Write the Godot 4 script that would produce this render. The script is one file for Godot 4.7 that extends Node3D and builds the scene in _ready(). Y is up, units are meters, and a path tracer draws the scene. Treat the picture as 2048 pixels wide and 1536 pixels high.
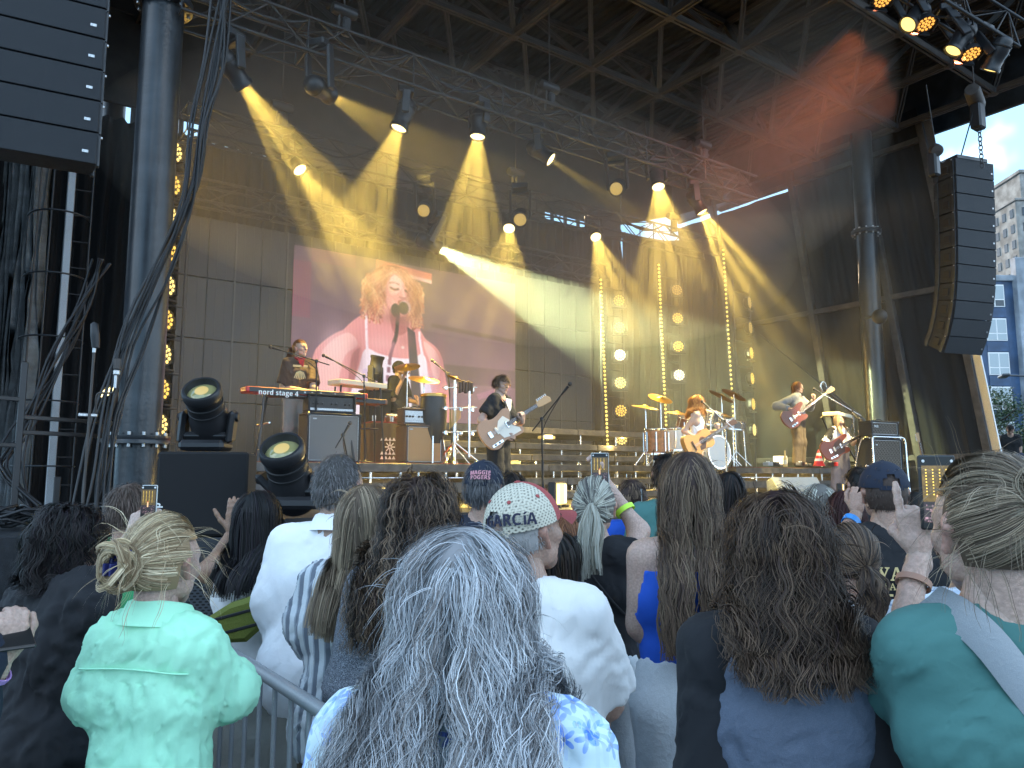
extends Node3D
# An open-air concert stage seen from the crowd. World: x runs along the stage front, -z into the stage, y up, metres.

class MB:
	var v := PackedVector3Array()
	var n := PackedVector3Array()
	var c := PackedColorArray()
	var ix := PackedInt32Array()
	var col := Color(1, 1, 1)
	var tinted := false
	func face(p: Array, normal: Vector3) -> void:
		var k := v.size()
		for q in p:
			v.append(q); n.append(normal); c.append(col)
		var turned: bool = (p[1] - p[0]).cross(p[2] - p[0]).dot(normal) > 0.0
		for i in range(1, p.size() - 1):
			if turned:
				ix.append_array([k, k + i + 1, k + i])
			else:
				ix.append_array([k, k + i, k + i + 1])
	func flat(p: Array, out: Vector3) -> void:
		var m: Vector3 = (p[1] - p[0]).cross(p[2] - p[0])
		if m.length() < 1e-12 and p.size() > 3:
			m = (p[2] - p[0]).cross(p[3] - p[0])
		m = m.normalized()
		face(p, m if m.dot(out) >= 0.0 else -m)
	func smooth(p: Array, m: Array) -> void:
		var k := v.size()
		var s := Vector3.ZERO
		for i in p.size():
			v.append(p[i]); n.append(m[i]); c.append(col); s += m[i]
		var g: Vector3 = (p[1] - p[0]).cross(p[2] - p[0])
		if p.size() > 3:
			g += (p[2] - p[0]).cross(p[3] - p[0])
		for i in range(1, p.size() - 1):
			if g.dot(s) > 0.0:
				ix.append_array([k, k + i + 1, k + i])
			else:
				ix.append_array([k, k + i, k + i + 1])
	func box(t: Transform3D, s: Vector3) -> void:
		var h := s / 2.0
		for a in 3:
			for g in [-1.0, 1.0]:
				var u := Vector3.ZERO; var e := Vector3.ZERO; var w := Vector3.ZERO
				u[a] = g
				e[(a + 1) % 3] = 1.0; w[(a + 2) % 3] = 1.0
				var pts := []
				for q in [[-1, -1], [1, -1], [1, 1], [-1, 1]]:
					pts.append(t * (h * (u + e * q[0] + w * q[1])))
				face(pts, (t.basis * u).normalized())
	func cbox(t: Transform3D, s: Vector3, b: float) -> void:  # box with chamfered edges
		var h := s / 2.0
		for a in 3:
			var a1 := (a + 1) % 3; var a2 := (a + 2) % 3
			for g in [-1.0, 1.0]:
				var pts := []
				for q in [[-1, -1], [1, -1], [1, 1], [-1, 1]]:
					var p := Vector3.ZERO
					p[a] = h[a] * g; p[a1] = (h[a1] - b) * q[0]; p[a2] = (h[a2] - b) * q[1]
					pts.append(t * p)
				var m := Vector3.ZERO; m[a] = g
				face(pts, (t.basis * m).normalized())
			for g in [-1.0, 1.0]:
				for f in [-1.0, 1.0]:
					var pts := []
					for q in [[0, -1], [0, 1], [1, 1], [1, -1]]:
						var p := Vector3.ZERO
						p[a] = (h[a] - b) * q[1]
						p[a1] = (h[a1] - (0.0 if q[0] == 0 else b)) * g
						p[a2] = (h[a2] - (b if q[0] == 0 else 0.0)) * f
						pts.append(t * p)
					var m := Vector3.ZERO; m[a1] = g; m[a2] = f
					face(pts, (t.basis * m).normalized())
		for x in [-1.0, 1.0]:
			for y in [-1.0, 1.0]:
				for z in [-1.0, 1.0]:
					face([t * Vector3(h.x * x, (h.y - b) * y, (h.z - b) * z), t * Vector3((h.x - b) * x, h.y * y, (h.z - b) * z), t * Vector3((h.x - b) * x, (h.y - b) * y, h.z * z)], (t.basis * Vector3(x, y, z)).normalized())
	func tube(p: Array, r, sides := 8, caps := true) -> void:
		var rings := []
		var up := Vector3.UP
		var norms := []
		for i in p.size():
			var d: Vector3 = ((p[mini(i + 1, p.size() - 1)] - p[maxi(i - 1, 0)]) as Vector3).normalized()
			if i == 0:
				up = Vector3.UP if absf(d.y) < 0.9 else Vector3.RIGHT
			var e := d.cross(up).normalized()
			up = e.cross(d).normalized()
			var ring := []; var nr := []
			var rad: float = r[i] if r is Array else r
			for k in sides:
				var w := TAU * k / sides
				var m: Vector3 = e * cos(w) + up * sin(w)
				ring.append(p[i] + m * rad); nr.append(m)
			rings.append(ring); norms.append(nr)
		for i in p.size() - 1:
			for k in sides:
				var j := (k + 1) % sides
				smooth([rings[i][k], rings[i][j], rings[i + 1][j], rings[i + 1][k]], [norms[i][k], norms[i][j], norms[i + 1][j], norms[i + 1][k]])
		if caps:
			flat(rings[0], p[0] - p[1]); flat(rings[-1], p[-1] - p[-2])
	func lathe(t: Transform3D, prof: Array, segs := 16, sharp := false) -> void:  # prof: Vector2(radius, y)
		for i in prof.size() - 1:
			var a: Vector2 = prof[i]; var b: Vector2 = prof[i + 1]
			var dn := Vector2(b.y - a.y, a.x - b.x).normalized()
			var na := dn; var nb := dn
			if not sharp:
				if i > 0:
					var z: Vector2 = prof[i - 1]
					var d0 := Vector2(a.y - z.y, z.x - a.x).normalized()
					if d0.dot(dn) > 0.6: na = (d0 + dn).normalized()
				if i < prof.size() - 2:
					var z: Vector2 = prof[i + 2]
					var d2 := Vector2(z.y - b.y, b.x - z.x).normalized()
					if d2.dot(dn) > 0.6: nb = (d2 + dn).normalized()
			for k in segs:
				var w0 := TAU * k / segs; var w1 := TAU * (k + 1) / segs
				var e0 := Vector3(cos(w0), 0, sin(w0)); var e1 := Vector3(cos(w1), 0, sin(w1))
				var P := [t * (e0 * a.x + Vector3(0, a.y, 0)), t * (e1 * a.x + Vector3(0, a.y, 0)), t * (e1 * b.x + Vector3(0, b.y, 0)), t * (e0 * b.x + Vector3(0, b.y, 0))]
				var N := [t.basis * (e0 * na.x + Vector3(0, na.y, 0)), t.basis * (e1 * na.x + Vector3(0, na.y, 0)), t.basis * (e1 * nb.x + Vector3(0, nb.y, 0)), t.basis * (e0 * nb.x + Vector3(0, nb.y, 0))]
				if a.x < 1e-5: P.remove_at(0); N.remove_at(0)
				elif b.x < 1e-5: P.remove_at(3); N.remove_at(3)
				smooth(P, N)
	func prism(t: Transform3D, outline: Array, depth: float, bevel := 0.0) -> void:  # outline: Vector2 loop in the xy plane, thickness along z, centred
		var poly := PackedVector2Array(outline)
		var inner := poly
		if bevel > 0.0:
			var off := Geometry2D.offset_polygon(poly, -bevel)
			if off.size() == 1 and off[0].size() == poly.size(): inner = off[0]
		var tri := Geometry2D.triangulate_polygon(inner)
		for g in [-1.0, 1.0]:
			for i in range(0, tri.size(), 3):
				var pts := []
				for j in 3:
					pts.append(t * Vector3(inner[tri[i + j]].x, inner[tri[i + j]].y, g * depth / 2))
				face(pts, t.basis * Vector3(0, 0, g))
		var ccw := not Geometry2D.is_polygon_clockwise(poly)
		for i in poly.size():
			var a := poly[i]; var b := poly[(i + 1) % poly.size()]
			var m := Vector2(b.y - a.y, a.x - b.x).normalized() * (1.0 if ccw else -1.0)
			var hd := depth / 2 - bevel
			face([t * Vector3(a.x, a.y, -hd), t * Vector3(b.x, b.y, -hd), t * Vector3(b.x, b.y, hd), t * Vector3(a.x, a.y, hd)], (t.basis * Vector3(m.x, m.y, 0)).normalized())
			if bevel > 0.0 and inner.size() == poly.size():
				# the inset loop may start elsewhere: take the nearest points
				var ia := near(inner, a); var ib := near(inner, b)
				for g in [-1.0, 1.0]:
					face([t * Vector3(a.x, a.y, g * hd), t * Vector3(b.x, b.y, g * hd), t * Vector3(ib.x, ib.y, g * depth / 2), t * Vector3(ia.x, ia.y, g * depth / 2)], (t.basis * Vector3(m.x, m.y, g)).normalized())
	func near(pts: PackedVector2Array, a: Vector2) -> Vector2:
		var best := pts[0]
		for q in pts:
			if q.distance_squared_to(a) < best.distance_squared_to(a): best = q
		return best
	func add(m: ArrayMesh, t: Transform3D, tint := Color(1, 1, 1)) -> void:
		var s := m.surface_get_arrays(0)
		var k := v.size()
		var sv: PackedVector3Array = s[Mesh.ARRAY_VERTEX]
		var sn: PackedVector3Array = s[Mesh.ARRAY_NORMAL]
		var nb := t.basis.inverse().transposed()
		var sc = s[Mesh.ARRAY_COLOR]
		for i in sv.size():
			v.append(t * sv[i]); n.append((nb * sn[i]).normalized())
			c.append(tint * sc[i] if sc != null else tint)
		var si: PackedInt32Array = s[Mesh.ARRAY_INDEX] if s[Mesh.ARRAY_INDEX] != null else PackedInt32Array(range(sv.size()))
		var flip := t.basis.determinant() < 0
		for i in range(0, si.size(), 3):
			if flip: ix.append_array([k + si[i], k + si[i + 2], k + si[i + 1]])
			else: ix.append_array([k + si[i], k + si[i + 1], k + si[i + 2]])
	func done() -> ArrayMesh:
		var a := []; a.resize(Mesh.ARRAY_MAX)
		a[Mesh.ARRAY_VERTEX] = v; a[Mesh.ARRAY_NORMAL] = n; a[Mesh.ARRAY_INDEX] = ix
		if tinted: a[Mesh.ARRAY_COLOR] = c
		var m := ArrayMesh.new()
		m.add_surface_from_arrays(Mesh.PRIMITIVE_TRIANGLES, a)
		return m

var M := {}
var taken := {}
var rng := RandomNumberGenerator.new()
var unit_rod: ArrayMesh
var cache := {}
var ID := Transform3D.IDENTITY

func rr(a: float, b: float) -> float: return rng.randf_range(a, b)
func at(p: Vector3) -> Transform3D: return Transform3D(Basis.IDENTITY, p)
func turned(p: Vector3, y := 0.0, x := 0.0, z := 0.0) -> Transform3D: return Transform3D(Basis.from_euler(Vector3(x, y, z)), p)
func along(a: Vector3, b: Vector3, up := Vector3.UP) -> Transform3D:  # origin at a, y axis towards b, z close to up
	var y := (b - a).normalized()
	if absf(y.dot(up)) > 0.98: up = Vector3.BACK if absf(y.z) < 0.9 else Vector3.RIGHT
	var x := y.cross(up).normalized()
	return Transform3D(Basis(x, y, x.cross(y)), a)

func numbered(called: String) -> String:
	if not taken.has(called):
		taken[called] = 0
		return called
	taken[called] += 1
	return "%s_%03d" % [called, taken[called]]

func thing(called: String, label: String, category: String, t := Transform3D.IDENTITY, group := "") -> Node3D:
	var o := Node3D.new()
	o.name = numbered(called)
	o.transform = t
	add_child(o)
	return tag(o, label, category, group)

func tag(o, label: String, category: String, group := ""):
	o.set_meta("label", label); o.set_meta("category", category)
	if group: o.set_meta("group", group)
	return o

func part(parent: Node3D, called: String, mesh, mat: Material, t := Transform3D.IDENTITY) -> MeshInstance3D:
	var o := MeshInstance3D.new()
	o.mesh = mesh.done() if mesh is MB else mesh
	o.material_override = mat
	o.transform = t
	o.name = called if parent != self else numbered(called)
	parent.add_child(o, true)
	return o

func structure(called: String, mesh, mat: Material, t := Transform3D.IDENTITY) -> MeshInstance3D:
	var o := part(self, called, mesh, mat, t)
	o.set_meta("kind", "structure")
	return o

func cb(s: Vector3, bev := 0.004) -> ArrayMesh:
	var key := [s.snappedf(0.0005), bev]
	if not cache.has(key):
		var m := MB.new(); m.cbox(ID, s, minf(bev, s[s.min_axis_index()] * 0.45)); cache[key] = m.done()
	return cache[key]

func block(parent: Node3D, called: String, c: Vector3, s: Vector3, mat: Material, bev := 0.004, b := Basis.IDENTITY) -> MeshInstance3D:
	return part(parent, called, cb(s, bev), mat, Transform3D(b, c))

func rod(parent: Node3D, called: String, a: Vector3, b: Vector3, r: float, mat: Material) -> MeshInstance3D:
	if unit_rod == null:
		var m := MB.new(); m.tube([Vector3.ZERO, Vector3.UP], 1.0, 8); unit_rod = m.done()
	var t := along(a, b)
	t.basis = Basis(t.basis.x * r, t.basis.y * a.distance_to(b), t.basis.z * r)
	return part(parent, called, unit_rod, mat, t)

func pipe(parent: Node3D, called: String, p: Array, r, mat: Material, sides := 8) -> MeshInstance3D:
	var m := MB.new(); m.tube(p, r, sides); return part(parent, called, m, mat)

func lathed(parent: Node3D, called: String, prof: Array, mat: Material, t := Transform3D.IDENTITY, segs := 20) -> MeshInstance3D:
	var m := MB.new(); m.lathe(ID, prof, segs); return part(parent, called, m, mat, t)

func sag(a: Vector3, b: Vector3, drop: float, n := 10) -> Array:
	var p := []
	for i in n + 1:
		var f := float(i) / n
		p.append(a.lerp(b, f) + Vector3(0, -drop * 4.0 * f * (1 - f), 0))
	return p

func curve(pts: Array, n := 6) -> Array:  # smooth line through points
	var out := []
	for i in pts.size() - 1:
		var p0: Vector3 = pts[maxi(i - 1, 0)]; var p1: Vector3 = pts[i]; var p2: Vector3 = pts[i + 1]; var p3: Vector3 = pts[mini(i + 2, pts.size() - 1)]
		for k in n:
			out.append(p1.cubic_interpolate(p2, p0, p3, float(k) / n))
	out.append(pts[-1])
	return out

func noise_tex(freq: float, lo: float, hi: float, octaves := 4, normal := false, size := 512, seed_ := 1, stretch := false) -> NoiseTexture2D:
	var f := FastNoiseLite.new()
	f.seed = seed_; f.frequency = freq; f.fractal_octaves = octaves
	f.noise_type = FastNoiseLite.TYPE_SIMPLEX_SMOOTH
	var t := NoiseTexture2D.new()
	t.width = size; t.height = size; t.seamless = true; t.noise = f
	if normal:
		t.as_normal_map = true; t.bump_strength = lo
	else:
		var g := Gradient.new()
		g.set_color(0, Color(lo, lo, lo)); g.set_color(1, Color(hi, hi, hi))
		t.color_ramp = g
	return t

func mat(called: String, lin: Color, rough := 0.7, metal := 0.0, tex = null, scale := 1.0, bump = null, bump_by := 0.5) -> StandardMaterial3D:
	var m := StandardMaterial3D.new()
	m.resource_name = called
	m.albedo_color = lin.linear_to_srgb()
	m.roughness = rough; m.metallic = metal
	if tex:
		m.albedo_texture = tex
	if bump:
		m.normal_enabled = true; m.normal_texture = bump; m.normal_scale = bump_by
	if tex or bump:
		m.uv1_triplanar = true; m.uv1_scale = Vector3.ONE * scale
	M[called] = m
	return m

func glow(called: String, lin: Color, power: float, base := Color(0.12, 0.10, 0.06)) -> StandardMaterial3D:
	var m := mat(called, base, 0.4)
	m.emission_enabled = true
	m.emission = lin.linear_to_srgb(); m.emission_energy_multiplier = power
	return m

func words(parent: Node3D, called: String, text: String, high: float, mat_: Material, t: Transform3D, font := "Droid Sans", bold := false, deep := 0.002, bend := 0.0) -> MeshInstance3D:
	var tm := TextMesh.new()
	var f := SystemFont.new()
	f.font_names = PackedStringArray([font])
	f.font_weight = 700 if bold else 400
	tm.font = f; tm.text = text; tm.font_size = 32; tm.pixel_size = high / 32.0; tm.depth = deep
	tm.horizontal_alignment = HORIZONTAL_ALIGNMENT_CENTER
	var s := tm.get_mesh_arrays()
	var vs: PackedVector3Array = s[Mesh.ARRAY_VERTEX]
	var ns: PackedVector3Array = s[Mesh.ARRAY_NORMAL]
	if bend > 0.0:  # wrapped on a cylinder of that radius
		for i in vs.size():
			var w := vs[i].x / bend
			vs[i] = Vector3(sin(w) * (bend + vs[i].z), vs[i].y, cos(w) * (bend + vs[i].z) - bend)
			ns[i] = ns[i].rotated(Vector3.UP, w)
	var a := []; a.resize(Mesh.ARRAY_MAX)
	a[Mesh.ARRAY_VERTEX] = vs; a[Mesh.ARRAY_NORMAL] = ns; a[Mesh.ARRAY_INDEX] = s[Mesh.ARRAY_INDEX]
	var am := ArrayMesh.new()
	am.add_surface_from_arrays(Mesh.PRIMITIVE_TRIANGLES, a)
	return part(parent, called, am, mat_, t)

func _ready() -> void:
	# camera, sky, sun, exposure
	var cam := Camera3D.new()
	cam.name = "camera"
	cam.position = Vector3(0, 1.75, 0)
	cam.rotation = Vector3(deg_to_rad(6.86), deg_to_rad(-35.5), 0)
	cam.fov = 53.07; cam.near = 0.05; cam.far = 900.0
	add_child(cam)
	var sky_mat := ProceduralSkyMaterial.new()
	sky_mat.sky_top_color = Color(0.14, 0.265, 0.43).linear_to_srgb()
	sky_mat.sky_horizon_color = Color(0.22, 0.42, 0.60).linear_to_srgb()
	sky_mat.sky_curve = 0.24
	sky_mat.ground_bottom_color = Color(0.10, 0.11, 0.12).linear_to_srgb()
	sky_mat.ground_horizon_color = Color(0.40, 0.46, 0.50).linear_to_srgb()
	sky_mat.sky_cover = clouds()
	sky_mat.sky_cover_modulate = Color(1.0, 0.97, 0.94)
	var env := Environment.new()
	env.background_mode = Environment.BG_SKY
	env.sky = Sky.new(); env.sky.sky_material = sky_mat
	env.background_energy_multiplier = 2.1
	env.tonemap_mode = Environment.TONE_MAPPER_LINEAR
	env.tonemap_exposure = 2.0
	env.volumetric_fog_enabled = true; env.volumetric_fog_density = 0.0
	env.sdfgi_enabled = true; env.ssao_enabled = true; env.ssil_enabled = true
	var around := WorldEnvironment.new()
	around.name = "world"; around.environment = env
	add_child(around)
	var sun := DirectionalLight3D.new()  # late sun low behind the stage house, which shades the crowd
	sun.name = "sun"
	sun.rotation_degrees = Vector3(-17, 158, 0)
	sun.light_energy = 0.7; sun.light_color = Color(1.0, 0.87, 0.70); sun.light_angular_distance = 0.6
	sun.shadow_enabled = true
	add_child(sun)

	rng.seed = 7
	materials()
	ground_and_city()
	stage_house()
	stage_deck()
	led_wall()
	trusses()
	stage_lights()
	wing_speakers()
	backline()
	performers()
	crowd()
	haze()

func clouds() -> ImageTexture:  # cloud patches over blue sky, thickened to whiten the light they give
	var w := 1024; var h := 512
	var im := Image.create(w, h, false, Image.FORMAT_RGBA8)
	var f := FastNoiseLite.new(); f.seed = 4; f.frequency = 0.9; f.fractal_octaves = 5
	f.domain_warp_enabled = true; f.domain_warp_amplitude = 0.5; f.domain_warp_frequency = 1.2
	for y in h / 2:
		var el := PI / 2 - PI * (y + 0.5) / h
		for x in w:
			var az := TAU * (x + 0.5) / w
			var d := Vector3(sin(az) * cos(el), sin(el) * 2.2, cos(az) * cos(el))
			var k := clampf((f.get_noise_3d(d.x * 2.0, d.y * 2.0, d.z * 2.0) + 0.03) * 2.0, 0.0, 1.0)
			im.set_pixel(x, y, Color(1, 1, 1, k * 0.75))
	return ImageTexture.create_from_image(im)

func haze() -> void:
	# thin even haze, thicker where the machines feed it under the trusses and round the lamp racks, and one reddish drift
	mist("stage_haze", "thin theatrical haze hanging under the stage roof", RenderingServer.FOG_VOLUME_SHAPE_BOX, Vector3(16.4, 6.9, 8.2), at(Vector3(10.0, 4.85, -10.9)), 0.009)
	mist("beam_haze", "thicker haze drifting under the lighting trusses", RenderingServer.FOG_VOLUME_SHAPE_ELLIPSOID, Vector3(15.0, 4.6, 6.4), at(Vector3(8.6, 6.6, -11.6)), 0.030)
	mist("side_haze", "warm haze drifting round the lamp racks", RenderingServer.FOG_VOLUME_SHAPE_ELLIPSOID, Vector3(8.0, 6.5, 5.4), at(Vector3(13.2, 4.6, -11.8)), 0.017)
	mist("smoke_drift", "reddish drift of smoke under the roof above the side wall", RenderingServer.FOG_VOLUME_SHAPE_ELLIPSOID, Vector3(3.4, 6.0, 3.4), Transform3D(Basis(Vector3.BACK, -0.35), Vector3(11.923, 8.330, -7.844)), 0.035)

func mist(called: String, label: String, shape: int, size: Vector3, t: Transform3D, density: float) -> void:
	var air := FogVolume.new()
	air.name = called
	air.shape = shape; air.size = size; air.transform = t
	var fm := FogMaterial.new()
	fm.albedo = Color(0.96, 0.95, 0.93); fm.density = density
	air.material = fm
	air.set_meta("label", label); air.set_meta("category", "haze"); air.set_meta("kind", "stuff")
	add_child(air)

func materials() -> void:
	var grain := noise_tex(0.05, 0.72, 1.0, 4, false, 512, 3)
	var blotch := noise_tex(0.012, 0.62, 1.0, 5, false, 512, 5)
	var fine := noise_tex(0.25, 0.8, 1.0, 2, false, 256, 9)
	var bumps := noise_tex(0.08, 6.0, 0.0, 4, true, 512, 11)
	var fbump := noise_tex(0.3, 5.0, 0.0, 2, true, 256, 12)
	M.grain = grain; M.blotch = blotch; M.fine = fine; M.bumps = bumps; M.fbump = fbump
	mat("asphalt", Color(0.09, 0.092, 0.095), 0.9, 0, blotch, 0.4, fbump, 0.6)
	mat("deck", Color(0.028, 0.028, 0.03), 0.55, 0, blotch, 0.7)
	mat("step_board", Color(0.105, 0.095, 0.09), 0.6, 0, blotch, 0.8)
	mat("black_steel", Color(0.045, 0.052, 0.060), 0.32, 0.0, blotch, 0.35, bumps, 0.06)
	mat("frame_steel", Color(0.095, 0.082, 0.074), 0.6, 0.0, blotch, 0.5)
	mat("roof_sheet", Color(0.035, 0.034, 0.034), 0.7, 0.0, blotch, 0.3)
	mat("truss_black", Color(0.03, 0.03, 0.032), 0.38, 0.3)
	mat("aluminium", Color(0.62, 0.63, 0.64), 0.35, 0.85, grain, 2.0)
	mat("chrome", Color(0.78, 0.78, 0.78), 0.16, 1.0)
	mat("curtain", Color(0.010, 0.010, 0.011), 0.95)
	mat("grey_drape", Color(0.24, 0.265, 0.28), 0.85, 0, blotch, 0.6, bumps, 0.4)
	mat("black_plastic", Color(0.017, 0.017, 0.019), 0.42)
	mat("speaker_paint", Color(0.022, 0.027, 0.034), 0.6, 0, blotch, 1.2, fbump, 0.35)
	mat("mesh_grille", Color(0.03, 0.034, 0.04), 0.55, 0.2, fine, 6.0, fbump, 0.8)
	mat("tolex", Color(0.025, 0.025, 0.028), 0.75, 0, grain, 6.0, fbump, 0.8)
	mat("brown_tolex", Color(0.12, 0.075, 0.06), 0.75, 0, grain, 6.0, fbump, 0.7)
	mat("silver_cloth", Color(0.20, 0.20, 0.20), 0.8, 0, fine, 8.0, fbump, 0.6)
	mat("tan_cloth", Color(0.52, 0.30, 0.14), 0.8, 0, fine, 8.0, fbump, 0.6)
	mat("knob_black", Color(0.01, 0.01, 0.01), 0.35)
	mat("white_paint", Color(0.75, 0.75, 0.73), 0.5)
	mat("red_paint", Color(0.50, 0.02, 0.025), 0.4)
	mat("cream", Color(0.62, 0.55, 0.40), 0.5)
	mat("rubber", Color(0.012, 0.012, 0.013), 0.55)
	mat("cable", Color(0.016, 0.017, 0.02), 0.5, 0, grain, 3.0)
	mat("panel_black", Color(0.018, 0.016, 0.015), 0.4, 0.0, grain, 2.0)
	mat("panel_edge", Color(0.10, 0.092, 0.086), 0.4, 0.5, grain, 2.0)
	mat("red_carpet", Color(0.22, 0.02, 0.025), 0.95, 0, grain, 4.0, fbump, 0.8)
	mat("gold_cymbal", Color(0.72, 0.42, 0.13), 0.3, 1.0, grain, 2.5)
	mat("drum_shell", Color(0.42, 0.17, 0.06), 0.35, 0, blotch, 2.0)
	mat("drum_head", Color(0.62, 0.60, 0.56), 0.6)
	mat("wood_honey", Color(0.56, 0.30, 0.09), 0.35, 0, grain, 7.0)
	mat("wood_blond", Color(0.55, 0.30, 0.17), 0.35, 0, grain, 7.0)
	mat("wood_sunburst", Color(0.22, 0.05, 0.02), 0.3, 0, grain, 7.0)
	mat("wood_red", Color(0.20, 0.06, 0.03), 0.32, 0, grain, 7.0)
	mat("wood_dark", Color(0.07, 0.03, 0.018), 0.45, 0, grain, 7.0)
	mat("maple", Color(0.62, 0.38, 0.18), 0.4, 0, grain, 7.0)
	mat("ivory", Color(0.74, 0.66, 0.55), 0.4)
	mat("tyre_black", Color(0.012, 0.012, 0.012), 0.8)
	var lens := mat("lens_glass", Color(0.16, 0.15, 0.09), 0.06)
	lens.clearcoat_enabled = true; lens.clearcoat = 1.0; lens.clearcoat_roughness = 0.03
	glow("lamp_amber", Color(1.0, 0.58, 0.09), 0.8)
	glow("lamp_warm", Color(1.0, 0.70, 0.20), 1.0)
	glow("lamp_lens", Color(1.0, 0.80, 0.36), 2.4)
	glow("lamp_orange", Color(1.0, 0.42, 0.07), 0.8)
	glow("lamp_white", Color(1.0, 0.88, 0.55), 1.5)
	glow("dim_glow", Color(1.0, 0.66, 0.16), 0.28)
	glow("lamp_dot", Color(1.0, 0.70, 0.14), 1.0)
	glow("painted_glint", Color(1.0, 0.78, 0.25), 0.32)
	var bl := mat("big_lens", Color(0.30, 0.28, 0.12), 0.1)
	bl.clearcoat_enabled = true; bl.clearcoat = 1.0; bl.clearcoat_roughness = 0.05
	var holes := Image.create(64, 64, false, Image.FORMAT_RGB8)
	holes.fill(Color(1, 1, 1))
	for y in 64:
		for x in 64:
			var c := Vector2(fmod(x + (16.0 if y % 32 >= 16 else 0.0), 32.0) - 16.0, fmod(y, 16.0) - 8.0)
			if Vector2(c.x * 0.5, c.y).length() < 5.0: holes.set_pixel(x, y, Color(0.1, 0.1, 0.1))
	mat("perforated", Color(0.045, 0.05, 0.058), 0.5, 0.3, ImageTexture.create_from_image(holes), 12.0)
	var net := Image.create(32, 32, false, Image.FORMAT_RGB8)
	net.fill(Color(1, 1, 1))
	for y in 32:
		for x in 32:
			if (x + y) % 16 > 8 and (x - y + 64) % 16 > 8: net.set_pixel(x, y, Color(0.45, 0.45, 0.45))
	M.perf_light = ImageTexture.create_from_image(net)
	var sk := mat("skin", Color(1, 1, 1), 0.52, 0, M.grain, 4.0, fbump, 0.18)
	sk.vertex_color_use_as_albedo = true
	sk.subsurf_scatter_enabled = true; sk.subsurf_scatter_strength = 0.12
	var hr := mat("hair", Color(1, 1, 1), 0.5)
	hr.metallic_specular = 0.3
	hr.vertex_color_use_as_albedo = true
	cloth_materials()

func ground_and_city() -> void:
	var g := MB.new()
	g.face([Vector3(-400, 0, -400), Vector3(400, 0, -400), Vector3(400, 0, 400), Vector3(-400, 0, 400)], Vector3.UP)
	structure("ground", g, M.asphalt)
	city()

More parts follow.
